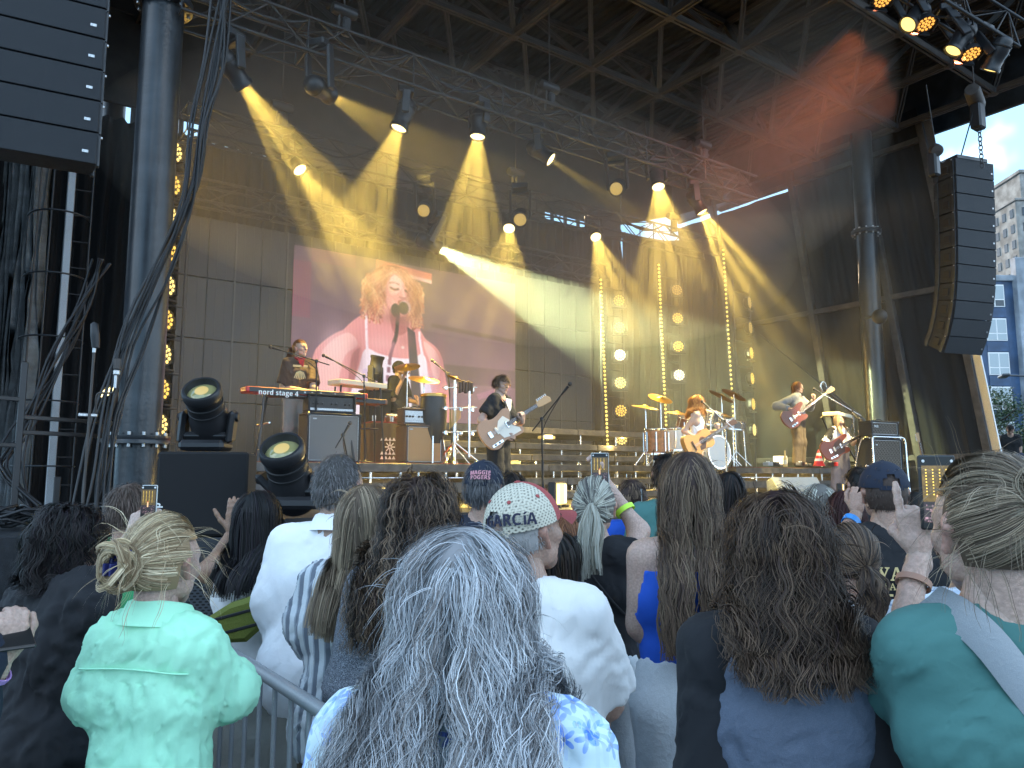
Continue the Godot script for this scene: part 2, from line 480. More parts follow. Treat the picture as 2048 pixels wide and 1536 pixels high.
func stage_house() -> void:
	# roof: a double-layer space frame of square pyramids under a ribbed steel deck
	var yb := 10.4; var yt := 11.9; var dx := 2.03; var dz := 2.23
	var roof := thing("stage_roof", "steel space-frame roof with ribbed deck over the stage", "roof")
	var unit := MB.new(); unit.cbox(at(Vector3(0, 0.5, 0)), Vector3(1, 1, 1), 0.02)
	# an angle-iron pair: two plates with a slot between them, as the members show
	var im := MB.new()
	im.box(at(Vector3(-0.32, 0.5, 0)), Vector3(0.36, 1, 1)); im.box(at(Vector3(0.32, 0.5, 0)), Vector3(0.36, 1, 1)); im.box(at(Vector3(0, 0.5, 0.3)), Vector3(0.28, 0.98, 0.3))
	var member := im.done()
	var bar := func(called: String, a: Vector3, b: Vector3, w: float) -> void:
		var t := along(a, b)
		t.basis = Basis(t.basis.x * w, t.basis.y * a.distance_to(b), t.basis.z * w)
		part(roof, called, member, M.frame_steel, t)
	var nodes := MB.new(); nodes.lathe(ID, [Vector2(0, -0.1), Vector2(0.1, -0.08), Vector2(0.13, 0), Vector2(0.1, 0.08), Vector2(0, 0.1)], 8)
	var nm := nodes.done()
	var bx := func(i: int) -> float: return 0.17 + dx * i
	var bz := func(j: int) -> float: return -4.87 - dz * j
	for i in range(0, 10):
		for j in range(0, 6):
			var p := Vector3(bx.call(i), yb, bz.call(j))
			part(roof, "node", nm, M.frame_steel, at(p))
			if i < 9: bar.call("bottom_chord", p, p + Vector3(dx, 0, 0), 0.13)
			if j < 5: bar.call("bottom_chord", p, p + Vector3(0, 0, -dz), 0.13)
			if i < 9 and j < 5:
				var top := Vector3(p.x + dx / 2, yt, p.z - dz / 2)
				for q in [[0, 0], [1, 0], [0, 1], [1, 1]]:
					bar.call("web_brace", Vector3(p.x + dx * q[0], yb, p.z - dz * q[1]), top, 0.10)
				if i < 8: bar.call("top_chord", top, top + Vector3(dx, 0, 0), 0.11)
				if j < 4: bar.call("top_chord", top, top + Vector3(0, 0, -dz), 0.11)
	# ribbed deck panels, one per bay
	for i in range(0, 10):
		for j in range(0, 6):
			var key := "rib_panel"
			if not cache.has(key):
				var m := MB.new()
				var n := 10
				for k in n:
					var x0 := -dx / 2 + dx * k / n; var w := dx / n
					var z0 := -dz / 2; var z1 := dz / 2
					var prof := [Vector2(x0, 0.0), Vector2(x0 + w * 0.45, 0.0), Vector2(x0 + w * 0.55, 0.06), Vector2(x0 + w * 0.9, 0.06), Vector2(x0 + w, 0.0)]
					for s in 4:
						m.flat([Vector3(prof[s].x, prof[s].y, z0), Vector3(prof[s + 1].x, prof[s + 1].y, z0), Vector3(prof[s + 1].x, prof[s + 1].y, z1), Vector3(prof[s].x, prof[s].y, z1)], Vector3.DOWN)
				cache[key] = m.done()
			part(roof, "deck_panel", cache[key], M.roof_sheet, at(Vector3(bx.call(i), yt + 0.12, bz.call(j))))
	# solid outer covering and edge fascia above the ribs
	block(roof, "roof_cover", Vector3(9.3, yt + 0.32, -10.4), Vector3(21.2, 0.12, 14.4), M.roof_sheet, 0.02)
	block(roof, "edge_fascia", Vector3(19.5, 11.2, -10.4), Vector3(0.12, 1.7, 14.2), M.black_steel, 0.02)
	block(roof, "edge_fascia", Vector3(-0.9, 11.2, -10.4), Vector3(0.12, 1.7, 14.2), M.black_steel, 0.02)
	# columns: flanged steel pipe on a stub
	var col := func(x: float, z: float, top: float, stub: float, label: String, r: float) -> void:
		var o := thing("stage_column", label, "column", at(Vector3(x, 0, z)), "pipe columns carrying the stage roof")
		lathed(o, "shaft", [Vector2(r, stub), Vector2(r, top), Vector2(0, top)], M.black_steel, ID, 40)
		lathed(o, "stub", [Vector2(r * 1.0, 0), Vector2(r * 1.0, stub - 0.01)], M.black_steel, ID, 40)
		for y in [stub, top * 0.75]:
			var f := lathed(o, "flange", [Vector2(r, y - 0.05), Vector2(r * 1.42, y - 0.05), Vector2(r * 1.42, y - 0.006), Vector2(r * 1.40, y), Vector2(r * 1.42, y + 0.006), Vector2(r * 1.42, y + 0.05), Vector2(r, y + 0.05)], M.black_steel, ID, 40)
			for k in 12:
				var w := TAU * k / 12
				var bm: ArrayMesh
				if not cache.has("bolt"):
					var m := MB.new(); m.lathe(ID, [Vector2(0, 0.09), Vector2(0.022, 0.09), Vector2(0.022, 0.05), Vector2(0.014, 0.05), Vector2(0.014, -0.05), Vector2(0.022, -0.05), Vector2(0.022, -0.09), Vector2(0, -0.09)], 6, true)
					cache["bolt"] = m.done()
				bm = cache["bolt"]
				part(f, "bolt", bm, M.aluminium, at(Vector3(cos(w) * r * 1.22, y, sin(w) * r * 1.22)))
	col.call(1.75, -10.3, 10.5, 2.19, "thick dark pipe column with bolted flange beside the keyboard riser", 0.25)
	col.call(18.25, -10.15, 10.5, 1.6, "dark pipe column with a round black dome lamp, behind the diamond-grille amplifier", 0.25)
	col.call(2.05, -16.9, 10.5, 1.55, "dark pipe column in the gloom behind the ladder", 0.22)
	# back wall: black cloth with a clerestory slit and an opening at its end
	var back := thing("back_wall", "black masking cloth closing the rear of the stage with narrow daylight slits", "curtain")
	drape(back, "cloth_drop", Vector3(-0.6, 0, -15.4), Vector3(14.8, 0, -15.4), 8.38, 0.10, 60)
	drape(back, "cloth_drop", Vector3(14.8, 0, -15.4), Vector3(19.4, 0, -15.4), 8.62, 0.10, 20)
	block(back, "girder", Vector3(5.1, 9.58, -15.42), Vector3(19.3, 1.8, 0.1), M.roof_sheet, 0.01)
	block(back, "girder", Vector3(7.8, 8.54, -15.44), Vector3(8.5, 0.32, 0.1), M.roof_sheet, 0.01)
	block(back, "girder", Vector3(0.4, 8.54, -15.44), Vector3(2.2, 0.32, 0.1), M.roof_sheet, 0.01)
	block(back, "girder", Vector3(9.3, 11.3, -15.42), Vector3(20.0, 1.6, 0.1), M.roof_sheet, 0.01)
	block(back, "girder", Vector3(14.2, 8.54, -15.44), Vector3(1.2, 0.32, 0.1), M.roof_sheet, 0.01)
	block(back, "girder", Vector3(12.8, 8.44, -15.45), Vector3(1.7, 0.1, 0.1), M.roof_sheet, 0.01)
	for x in [2.2, 3.05, 12.3, 12.75, 13.2]:
		block(back, "slit_post", Vector3(x, 8.54, -15.42), Vector3(0.09, 0.34, 0.06), M.black_steel, 0.005)
	# the far end of the opening: a sloping eave that leaves a wedge of sky
	var eave := MB.new()
	eave.prism(at(Vector3(0, 0, -15.42)), [Vector2(14.8, 8.85), Vector2(17.0, 9.55), Vector2(19.4, 10.5), Vector2(14.8, 10.5)], 0.1)
	part(back, "eave_panel", eave, M.roof_sheet)
	var low := MB.new()
	low.prism(at(Vector3(0, 0, -15.48)), [Vector2(14.75, 8.5), Vector2(19.5, 8.5), Vector2(19.5, 9.3), Vector2(16.6, 8.72), Vector2(14.75, 8.62)], 0.08)
	part(back, "sill_panel", low, M.roof_sheet)
	# right-hand side wall: black cloth laced to raked steel posts and rails
	var side := thing("side_wall", "black cloth side wall on raked steel posts and rails, beyond the amplifier", "curtain")
	var wx := 18.7
	var rake := func(y: float, z0: float) -> Vector3: return Vector3(wx, y, z0 + (10.6 - y) * 0.125)
	for s in [[-8.95, -10.45], [-10.45, -12.6], [-12.6, -17.0]]:
		for q in [[0.0, 2.2], [2.2, 6.2], [6.2, 9.9 if s[0] < -12.0 else 10.9]]:
			var m := MB.new()
			var n := 14
			for k in n:
				for h in 6:
					var pts := []
					var ns := []
					for e in [[0, 0], [1, 0], [1, 1], [0, 1]]:
						var fz: float = (k + e[0]) / float(n); var fy: float = (h + e[1]) / 6.0
						var y: float = lerpf(q[0], q[1], fy)
						var a: Vector3 = rake.call(y, lerpf(s[0], s[1], fz))
						var ph: float = fz * 19.0 + s[0] * 3.0 + q[0]
						var amp := 0.05 * (1.0 - 0.7 * fy) + 0.015
						a.x += 0.12 + amp * (sin(ph) + 0.6 * sin(ph * 2.3 + 1.0 + fy * 1.5))
						pts.append(a)
						ns.append(Vector3(-1, 0, amp * (cos(ph) * 19.0 + 0.6 * 2.3 * 19.0 * cos(ph * 2.3 + 1.0 + fy * 1.5)) / (s[0] - s[1]) * -1.0).normalized())
					m.smooth(pts, ns)
			part(side, "cloth_panel", m, M.curtain)
	for z0 in [-8.9, -10.45, -12.6, -15.4]:
		var a: Vector3 = rake.call(0.0, z0); var b: Vector3 = rake.call(10.55, z0)
		var t := along(a, b, Vector3.RIGHT)
		part(side, "post", cb(Vector3(0.17, a.distance_to(b), 0.17), 0.012), M.frame_steel, Transform3D(t.basis, (a + b) / 2))
	for y in [2.2, 6.2, 10.0]:
		block(side, "rail", Vector3(wx, y, -12.05 + (10.6 - y) * 0.125), Vector3(0.12, 0.14, 6.2), M.frame_steel, 0.012)
	var edge_a: Vector3 = rake.call(0.0, -8.73); var edge_b: Vector3 = rake.call(10.55, -8.73)
	part(side, "edge_flashing", cb(Vector3(0.20, edge_a.distance_to(edge_b), 0.05), 0.01), M.aluminium, Transform3D(along(edge_a, edge_b, Vector3.RIGHT).basis, (edge_a + edge_b) / 2))
	# left-hand wing: grey drape, dark masking, a caged ladder post and scaffold
	var wing := thing("wing_drape", "tall grey drape hanging in folds behind the left speaker array", "curtain")
	drape(wing, "cloth", Vector3(-0.575, 2.195, -16.428), Vector3(0.857, 2.181, -14.914), 7.5, 0.16, 26, M.grey_drape, 0.0)
	var mask := thing("wing_masking", "black masking cloth behind the ladder in the left wing", "curtain")
	drape(mask, "cloth", Vector3(1.567, 2.229, -16.132), Vector3(2.777, 2.281, -17.117), 8.5, 0.10, 24, M.curtain, 1.9)
	drape(mask, "cloth", Vector3(-0.9, 0, -15.3), Vector3(-0.9, 0, -10.8), 10.6, 0.1, 20, M.curtain, 3.0)
	var lad := thing("caged_ladder", "pale steel ladder post with cage hoops in the left wing", "ladder")
	var l0 := Vector3(1.114, 1.401, -13.485)
	block(lad, "post", Vector3(l0.x, 3.4, l0.z), Vector3(0.11, 6.8, 0.10), M.barrier_steel, 0.01)
	for k in 15:
		var y := 1.2 + 0.42 * k
		rod(lad, "rung", Vector3(l0.x + 0.05, y, l0.z), Vector3(l0.x + 0.30, y, l0.z + 0.02), 0.013, M.truss_black)
	for k in 6:
		var ring := []
		for q in 15:
			var w := PI * q / 14.0
			ring.append(Vector3(l0.x - 0.12 + 0.42 * cos(w), 1.9 + 0.95 * k, l0.z + 0.55 * sin(w)))
		pipe(lad, "hoop", ring, 0.014, M.black_steel, 6)
	for x in [-0.45, -0.28, 0.25]:
		rod(lad, "stringer", Vector3(l0.x + x, 0.3, l0.z + 0.25), Vector3(l0.x + x + 0.03, 6.9, l0.z + 0.25), 0.014, M.frame_steel if x < -0.4 else M.truss_black)
	var scaf := thing("scaffold_frame", "dark steel scaffold frame with rails beside the cable pile", "scaffold")
	var s0 := Vector3(0.518, 1.434, -10.317)
	for q in [[0.0, 0.0, 3.05], [0.45, -0.5, 1.75], [-0.9, 0.3, 3.0], [1.15, -0.6, 4.0]]:
		block(scaf, "upright", Vector3(s0.x + q[0], q[2] / 2, s0.z + q[1]), Vector3(0.07, q[2], 0.07), M.truss_black, 0.008)
	for y in [0.9, 2.1, 2.62]:
		block(scaf, "rail", Vector3(s0.x - 0.45, y, s0.z + 0.15), Vector3(0.95, 0.05, 0.05), M.truss_black, 0.006, Basis(Vector3.UP, 0.32))
	for y in [2.25, 2.42]:
		block(scaf, "rail", Vector3(s0.x + 0.6, y, s0.z - 0.32), Vector3(1.35, 0.05, 0.05), M.truss_black, 0.006, Basis(Vector3.UP, 0.5))
	# pale shed wall seen through the scaffold
	var shed := thing("site_cabin", "pale grey site cabin seen through the scaffold in the left wing", "cabin", turned(Vector3(1.035, 0.908, -17.944), 0.5))
	shed.position.y = 0
	block(shed, "wall", Vector3(0, 1.15, 0), Vector3(2.4, 2.3, 0.2), M.white_paint, 0.02)
	block(shed, "roof_edge", Vector3(0, 2.36, 0.05), Vector3(2.5, 0.12, 0.35), M.frame_steel, 0.02)
	for k in 7:
		block(shed, "louvre", Vector3(-0.1, 2.5 + 0.07 * k, 0.12), Vector3(0.9, 0.035, 0.06), M.aluminium, 0.006)
	block(shed, "door_panel", Vector3(-0.2, 0.8, 0.11), Vector3(0.5, 1.6, 0.03), M.grey_drape, 0.006)

func drape(parent: Node3D, called: String, a: Vector3, b: Vector3, high: float, amp: float, folds: int, m_ = null, low := 0.0) -> void:
	var d := b - a; d.y = 0
	var side := d.normalized().cross(Vector3.UP)
	var n := folds * 5; var rows := 8
	var f := FastNoiseLite.new(); f.seed = folds; f.frequency = 0.35
	var mm := MB.new()
	var off := func(u: float, y: float) -> float: return amp * (sin(u * folds * TAU + 2.0 * f.get_noise_2d(u * 30.0, y)) + 0.5 * f.get_noise_2d(u * 60.0, y * 1.5))
	for i in n:
		for j in rows:
			var pts := []; var ns := []
			for e in [[0, 0], [1, 0], [1, 1], [0, 1]]:
				var u: float = (i + e[0]) / float(n); var y: float = lerpf(low, high, (j + e[1]) / float(rows))
				pts.append(Vector3(a.x + d.x * u, y, a.z + d.z * u) + side * off.call(u, y))
				var s: float = (off.call(u + 0.001, y) - off.call(u - 0.001, y)) / (0.002 * d.length())
				ns.append((side - d.normalized() * s).normalized())
			mm.smooth(pts, ns)
	part(parent, called, mm, m_ if m_ else M.curtain)

func city() -> void:
	mat("tower_stone", Color(0.46, 0.44, 0.40), 0.85, 0, M.blotch, 0.05)
	mat("blue_clad", Color(0.055, 0.12, 0.24), 0.55, 0, M.blotch, 0.08)
	mat("pale_clad", Color(0.40, 0.45, 0.50), 0.6, 0, M.blotch, 0.08)
	mat("window_dark", Color(0.05, 0.06, 0.07), 0.12)
	mat("window_light", Color(0.36, 0.42, 0.44), 0.25)
	mat("leaf", Color(0.045, 0.085, 0.035), 0.6)
	M.leaf.vertex_color_use_as_albedo = true
	M.leaf.backlight_enabled = true; M.leaf.backlight = Color(0.25, 0.35, 0.12)
	mat("bark", Color(0.07, 0.055, 0.045), 0.9, 0, M.grain, 2.0)
	# stone tower, far
	var tb := Vector3(197.364, -1.210, -69.980)
	var tower := thing("stone_tower", "tall pale stone tower with roof masts, farther off", "building", turned(Vector3(tb.x, 0, tb.z), deg_to_rad(-38)))
	block(tower, "wall", Vector3(0, 31, 0), Vector3(18, 62, 18), M.tower_stone, 0.2)
	block(tower, "upper_wall", Vector3(0.6, 65.4, 0), Vector3(14.5, 7, 15), M.tower_stone, 0.2)
	block(tower, "cornice", Vector3(0.6, 69.2, 0), Vector3(15.2, 0.8, 15.6), M.tower_stone, 0.1)
	block(tower, "cornice", Vector3(0, 62.2, 0), Vector3(18.6, 0.6, 18.6), M.tower_stone, 0.1)
	for x in [-4.0, -1.5, 3.0]:
		rod(tower, "mast", Vector3(x, 69, 0), Vector3(x, 74.0 - absf(x), 0), 0.12, M.frame_steel)
	for f in 17:
		for w in 6:
			block(tower, "window", Vector3(-7.2 + 2.9 * w, 3.5 + 3.5 * f, 9.02), Vector3(1.2, 1.9, 0.2), M.window_dark, 0.02)
			if f > 4: block(tower, "window", Vector3(-9.02, 3.5 + 3.5 * f, -7.2 + 2.9 * w), Vector3(0.2, 1.9, 1.2), M.window_dark, 0.02)
	# blue block, nearer
	var bb := Vector3(69.518, 0.671, -27.278)
	var blue := thing("blue_building", "blue clad block with pale window bays and a pale pier", "building", turned(Vector3(bb.x, 0, bb.z), deg_to_rad(-33)))
	block(blue, "wall", Vector3(4, 9.0, -6), Vector3(16.0, 18.0, 12), M.blue_clad, 0.05)
	block(blue, "parapet", Vector3(4, 18.15, -6), Vector3(16.3, 0.5, 12.3), M.pale_clad, 0.05)
	block(blue, "pier", Vector3(1.55, 9.9, 0.25), Vector3(1.25, 19.8, 0.7), M.pale_clad, 0.05)
	for f in 6:
		for w in 5:
			var x := [-3.2, -0.75, 3.6, 6.3, 9.0][w] as float
			var y := 2.4 + 2.85 * f
			var fr := block(blue, "window_frame", Vector3(x, y, 0.02), Vector3(1.75, 1.9, 0.12), M.white_paint, 0.02)
			for q in [-1, 1]:
				block(fr, "pane", Vector3(0.42 * q, 0.28, 0.05), Vector3(0.74, 1.1, 0.05), M.window_light, 0.01)
				block(fr, "pane", Vector3(0.42 * q, -0.62, 0.05), Vector3(0.74, 0.5, 0.05), M.window_dark if (f + w) % 3 == 0 else M.window_light, 0.01)
			block(blue, "spandrel", Vector3(x, y - 1.42, 0.03), Vector3(1.8, 0.85, 0.08), M.pale_clad if w % 2 == 0 else M.blue_clad, 0.02)
	# street lamp arm
	var lb := Vector3(34.988, 1.228, -12.236)
	var lamp := thing("street_lamp", "grey street lamp on a curved arm in front of the blue building", "street lamp")
	var tip := Vector3(32.901, 5.643, -13.072)
	pipe(lamp, "pole", [Vector3(lb.x, 0, lb.z), Vector3(lb.x, tip.y - 0.3, lb.z)], [0.1, 0.06], M.black_steel, 10)
	pipe(lamp, "arm", curve([Vector3(lb.x, tip.y - 0.35, lb.z), Vector3(lb.x, tip.y, lb.z).lerp(tip, 0.35), tip + Vector3(0.1, 0.03, 0)], 5), 0.035, M.black_steel, 8)
	block(lamp, "lantern", tip, Vector3(0.75, 0.12, 0.3), M.black_steel, 0.04, Basis(Vector3.UP, 0.6))
	tree(Vector3(37.318, 1.597, -15.468), 5.9, 1.55, "leafy green street tree in front of the blue building", 21)
	tree(Vector3(35.388, 1.610, -13.132), 4.2, 1.3, "second lower leafy tree, right of the street tree by the speaker rack", 22)

func tree(base: Vector3, high: float, rad: float, label: String, seed_: int) -> void:
	base.y = 0
	var r := RandomNumberGenerator.new(); r.seed = seed_
	var o := thing("street_tree", label, "tree", at(base), "street trees past the stage")
	var tr := MB.new()
	tr.tube([Vector3.ZERO, Vector3(0.04, high * 0.4, 0), Vector3(0, high * 0.75, 0.05)], [0.13, 0.10, 0.05], 9)
	var tips := []
	for k in 16:
		var a := Vector3(0.03, high * r.randf_range(0.32, 0.72), 0)
		var w := TAU * k / 16.0 * 2.4
		var b := a + Vector3(cos(w), r.randf_range(0.5, 1.2), sin(w)).normalized() * rad * r.randf_range(0.6, 1.05)
		tr.tube([a, a.lerp(b, 0.5) + Vector3(0, -0.06, 0), b], [0.045, 0.03, 0.012], 6)
		tips.append(b); tips.append(a.lerp(b, 0.6))
	part(o, "trunk", tr, M.bark)
	var lv := MB.new(); lv.tinted = true
	for c in 46:
		var ctr: Vector3 = tips[c % tips.size()] + Vector3(r.randf_range(-0.4, 0.4), r.randf_range(-0.25, 0.45), r.randf_range(-0.4, 0.4))
		for k in 95:
			var p := ctr + Vector3(r.randfn(), r.randfn() * 0.7, r.randfn()) * 0.27
			var b := Basis.from_euler(Vector3(r.randf_range(-0.9, 0.9), r.randf() * TAU, r.randf_range(-0.7, 0.7)))
			var s := r.randf_range(0.05, 0.095)
			lv.col = Color(1, 1, 1) * r.randf_range(0.6, 1.5)
			lv.flat([p + b * Vector3(0, 0, -s), p + b * Vector3(s * 0.5, 0.01, 0), p + b * Vector3(0, 0, s), p + b * Vector3(-s * 0.5, 0.01, 0)], Vector3.UP)
	part(o, "crown", lv, M.leaf)

func stage_deck() -> void:
	var d := thing("stage_deck", "black stage floor raised above the crowd", "stage")
	d.set_meta("kind", "structure")
	for i in 12:
		block(d, "deck_panel", Vector3(3.1 + 1.45 * i, 1.31, -9.0), Vector3(1.444, 0.14, 4.4), M.deck, 0.006)
		block(d, "deck_panel", Vector3(3.1 + 1.45 * i, 1.31, -13.3), Vector3(1.444, 0.14, 4.19), M.deck, 0.006)
	for i in 12:
		block(d, "front_panel", Vector3(3.1 + 1.45 * i, 0.62, -6.86), Vector3(1.43, 1.22, 0.03), M.tolex, 0.004)
	# steps: boards with lit gaps between them, on short posts
	var st := thing("stage_steps", "tiers of grey step boards with amber light in the gaps, behind the guitarist", "steps")
	var tiers := [[-9.6, 1.52], [-10.1, 1.73], [-10.6, 1.96], [-11.1, 2.15], [-11.6, 2.38], [-12.2, 2.72]]
	for k in tiers.size():
		var z: float = tiers[k][0]; var y: float = tiers[k][1]
		for s in 3:
			block(st, "board", Vector3(7.35 + 2.03 * s, y - 0.06, z - 0.26), Vector3(2.02, 0.12, 0.50), M.step_board, 0.012)
		if k == tiers.size() - 1:
			for s in 3: block(st, "board", Vector3(7.35 + 2.03 * s, y - 0.06, z - 1.15), Vector3(2.02, 0.12, 1.26), M.step_board, 0.012)
		for s in 7:
			rod(st, "post", Vector3(6.5 + 1.0 * s, 1.38, z - 0.06), Vector3(6.5 + 1.0 * s, y - 0.12, z - 0.06), 0.018, M.chrome)
	# risers left and right
	riser("keyboard riser", Vector3(2.75, 1.38, -9.55), Vector3(6.28, 1.93, -13.6), "grey platform edged with red carpet under the keyboards")
	riser("drum riser", Vector3(12.45, 1.38, -9.85), Vector3(18.1, 1.93, -13.6), "long grey platform under the drum kit and the bass player")
	# lamps tucked under the steps: a small tube with its light
	for q in [[3.6, 1.6, -9.9], [5.4, 1.6, -9.9], [7.4, 1.66, -10.5], [8.9, 1.7, -10.6], [10.6, 1.7, -10.7], [8.2, 2.0, -11.4], [10.4, 2.05, -11.5], [13.4, 1.6, -10.2], [15.2, 1.6, -10.2], [16.9, 1.6, -10.2]]:
		var p := Vector3(q[0], q[1], q[2])
		var o := thing("step_lamp", "small amber tube lamp in the gap under the stage boards", "lamp", at(p), "lamps under the stage boards")
		var m := MB.new(); m.tube([Vector3(-0.11, 0, 0), Vector3(0.11, 0, 0)], 0.022, 8)
		part(o, "tube", m, M.lamp_warm)
		block(o, "bracket", Vector3(0, -0.04, 0), Vector3(0.05, 0.05, 0.03), M.black_plastic, 0.003)
		omni(o, Vector3(0, 0.0, 0.0), Color(1, 0.66, 0.16), 0.55, 0.03)
	# floor lamps along the front edge, their faces to the stage
	for q in [[1122, 1000, 9.0, "square floor lamp glowing yellow at the stage edge beside the trucker cap"], [1690, 986, 13.2, "floor lamp glowing at the feet of the guitarist in jeans"], [757, 1003, 8.9, "floor lamp glowing behind the striped shirt and curly hair"], [575, 1012, 8.2, "floor lamp glowing under the large spotlight at the stage edge"]]:
		pass
	floor_lamp(Vector3(5.939, 1.504, -7.306), "square floor lamp glowing yellow at the stage edge beside the trucker cap", 0.36)
	floor_lamp(Vector3(12.366, 1.469, -7.552), "floor lamp glowing at the feet of the guitarist in jeans", 0.30)
	floor_lamp(Vector3(3.967, 1.480, -8.222), "floor lamp glowing behind the striped shirt and curly hair", 0.30)
	# lit boxes standing on the tiers
	for q in [[Vector3(10.744, 2.359, -11.700), 0.24, "flat lamp box glowing at the foot of the dotted light tube"], [Vector3(9.320, 2.539, -11.900), 0.20, "small flat lamp glowing on the step beside the mic stand"], [Vector3(4.026, 2.252, -11.200), 0.42, "wide lamp box glowing behind the keyboard stand"]]:
		var o := thing("lamp_box", q[2], "lamp", at(q[0]), "flat lamp boxes on the tiers")
		block(o, "case", Vector3(0, -0.03, 0), Vector3(q[1] * 1.7, 0.06, 0.14), M.dim_glow, 0.01)
		block(o, "lens", Vector3(0, -0.02, 0.06), Vector3(q[1], 0.075, 0.05), M.lamp_white, 0.012)
		omni(o, Vector3(0, 0.02, 0.16), Color(1, 0.72, 0.25), 0.5, 0.05)

func omni(parent: Node3D, p: Vector3, lin: Color, e: float, size := 0.04) -> void:
	var l := OmniLight3D.new()
	l.name = "lamp_light"
	l.position = p; l.light_color = lin.linear_to_srgb(); l.light_energy = e * 0.45; l.light_size = size
	l.omni_range = 20.0; l.omni_attenuation = 2.0; l.shadow_enabled = true
	parent.add_child(l, true)

func riser(_k: String, a: Vector3, b: Vector3, label: String) -> void:
	var o := thing("stage_riser", label, "platform")
	var n := int(ceil((b.x - a.x) / 1.5)); var w := (b.x - a.x) / n
	for i in n:
		block(o, "top_panel", Vector3(a.x + w * (i + 0.5), b.y - 0.06, (a.z + b.z) / 2), Vector3(w - 0.006, 0.12, absf(b.z - a.z)), M.step_board, 0.008)
		block(o, "fascia_board", Vector3(a.x + w * (i + 0.5), b.y - 0.34, a.z + 0.0), Vector3(w - 0.006, 0.15, 0.03), M.step_board, 0.006)
		block(o, "carpet", Vector3(a.x + w * (i + 0.5), b.y + 0.006, (a.z + b.z) / 2 - 0.03), Vector3(w, 0.008, absf(b.z - a.z) - 0.1), M.red_carpet, 0.002)
		for s in [0.12, 0.5, 0.88]:
			rod(o, "leg", Vector3(a.x + w * (i + s), a.y, a.z - 0.07), Vector3(a.x + w * (i + s), b.y - 0.12, a.z - 0.07), 0.022, M.chrome)
			rod(o, "leg", Vector3(a.x + w * (i + s), a.y, b.z + 0.1), Vector3(a.x + w * (i + s), b.y - 0.12, b.z + 0.1), 0.022, M.chrome)
		rod(o, "brace", Vector3(a.x + w * (i + 0.12), b.y - 0.2, a.z - 0.07), Vector3(a.x + w * (i + 0.88), b.y - 0.2, a.z - 0.07), 0.014, M.chrome)
	block(o, "back_cloth", Vector3((a.x + b.x) / 2, (a.y + b.y) / 2 - 0.06, a.z - 1.1), Vector3(b.x - a.x - 0.05, b.y - a.y - 0.13, 0.02), M.step_board, 0.004)

func floor_lamp(p: Vector3, label: String, s: float) -> void:
	p.y = 1.38
	var o := thing("floor_lamp", label, "lamp", turned(p, 0.55), "floor lamps along the stage edge")
	block(o, "case", Vector3(0, s * 0.45, -0.05), Vector3(s * 1.06, s * 0.8, 0.10), M.black_plastic, 0.012)
	block(o, "lens", Vector3(0, s * 0.45, 0.006), Vector3(s * 0.96, s * 0.70, 0.012), M.lamp_warm, 0.004)
	for k in [-1, 1]:
		block(o, "bulb", Vector3(s * 0.36 * k, s * 0.45, 0.012), Vector3(s * 0.2, s * 0.62, 0.012), M.lamp_white, 0.005)
		block(o, "foot", Vector3(s * 0.4 * k, 0.015, -0.05), Vector3(0.04, 0.03, 0.2), M.black_plastic, 0.004)
	omni(o, Vector3(0, s * 0.5, 0.25), Color(1, 0.75, 0.3), 1.0, 0.1)

func led_wall() -> void:
	var o := thing("video_wall", "wide dark video wall of tall panels behind the keyboards", "video wall")
	var x0 := 2.97; var y0 := 1.96; var pw := 0.4915; var ph := 1.14
	for i in 20:
		for j in 4:
			block(o, "panel", Vector3(x0 + pw * (i + 0.5), y0 + ph * (j + 0.5), -14.55), Vector3(pw - 0.012, ph - 0.01, 0.07), M.panel_black, 0.006)
	for i in 21:
		block(o, "frame_strip", Vector3(x0 + pw * i, y0 + ph * 2, -14.508), Vector3(0.035 if i % 2 == 0 else 0.012, ph * 4, 0.012), M.panel_edge, 0.003)
		if i < 20:
			for k in [0.33, 0.67]:
				block(o, "frame_strip", Vector3(x0 + pw * (i + k), y0 + ph * 2, -14.512), Vector3(0.006, ph * 4, 0.004), M.panel_edge, 0.001)
	block(o, "base_beam", Vector3(x0 + pw * 10, y0 - 0.10, -14.5), Vector3(pw * 20, 0.18, 0.2), M.step_board, 0.01)
	for x in [3.4, 5.4, 7.4, 9.4, 11.4]:
		block(o, "leg", Vector3(x, 1.62, -14.55), Vector3(0.08, 0.48, 0.08), M.black_steel, 0.006)
	# the picture it shows
	var m := ArrayMesh.new()
	var a := []; a.resize(Mesh.ARRAY_MAX)
	var l := 5.06; var r := 10.43; var b := 2.92; var t := 6.29
	a[Mesh.ARRAY_VERTEX] = PackedVector3Array([Vector3(l, t, -14.49), Vector3(r, t, -14.49), Vector3(r, b, -14.49), Vector3(l, b, -14.49)])
	a[Mesh.ARRAY_NORMAL] = PackedVector3Array([Vector3.BACK, Vector3.BACK, Vector3.BACK, Vector3.BACK])
	a[Mesh.ARRAY_TEX_UV] = PackedVector2Array([Vector2(0, 0), Vector2(1, 0), Vector2(1, 1), Vector2(0, 1)])
	a[Mesh.ARRAY_INDEX] = PackedInt32Array([0, 1, 2, 0, 2, 3])
	m.add_surface_from_arrays(Mesh.PRIMITIVE_TRIANGLES, a)
	var sm := mat("screen_picture", Color(0.03, 0.03, 0.03), 0.5)
	sm.emission_enabled = true; sm.emission = Color.BLACK
	sm.emission_texture = ImageTexture.create_from_image(screen_image())
	sm.emission_energy_multiplier = 0.55
	part(o, "screen_display", m, sm)

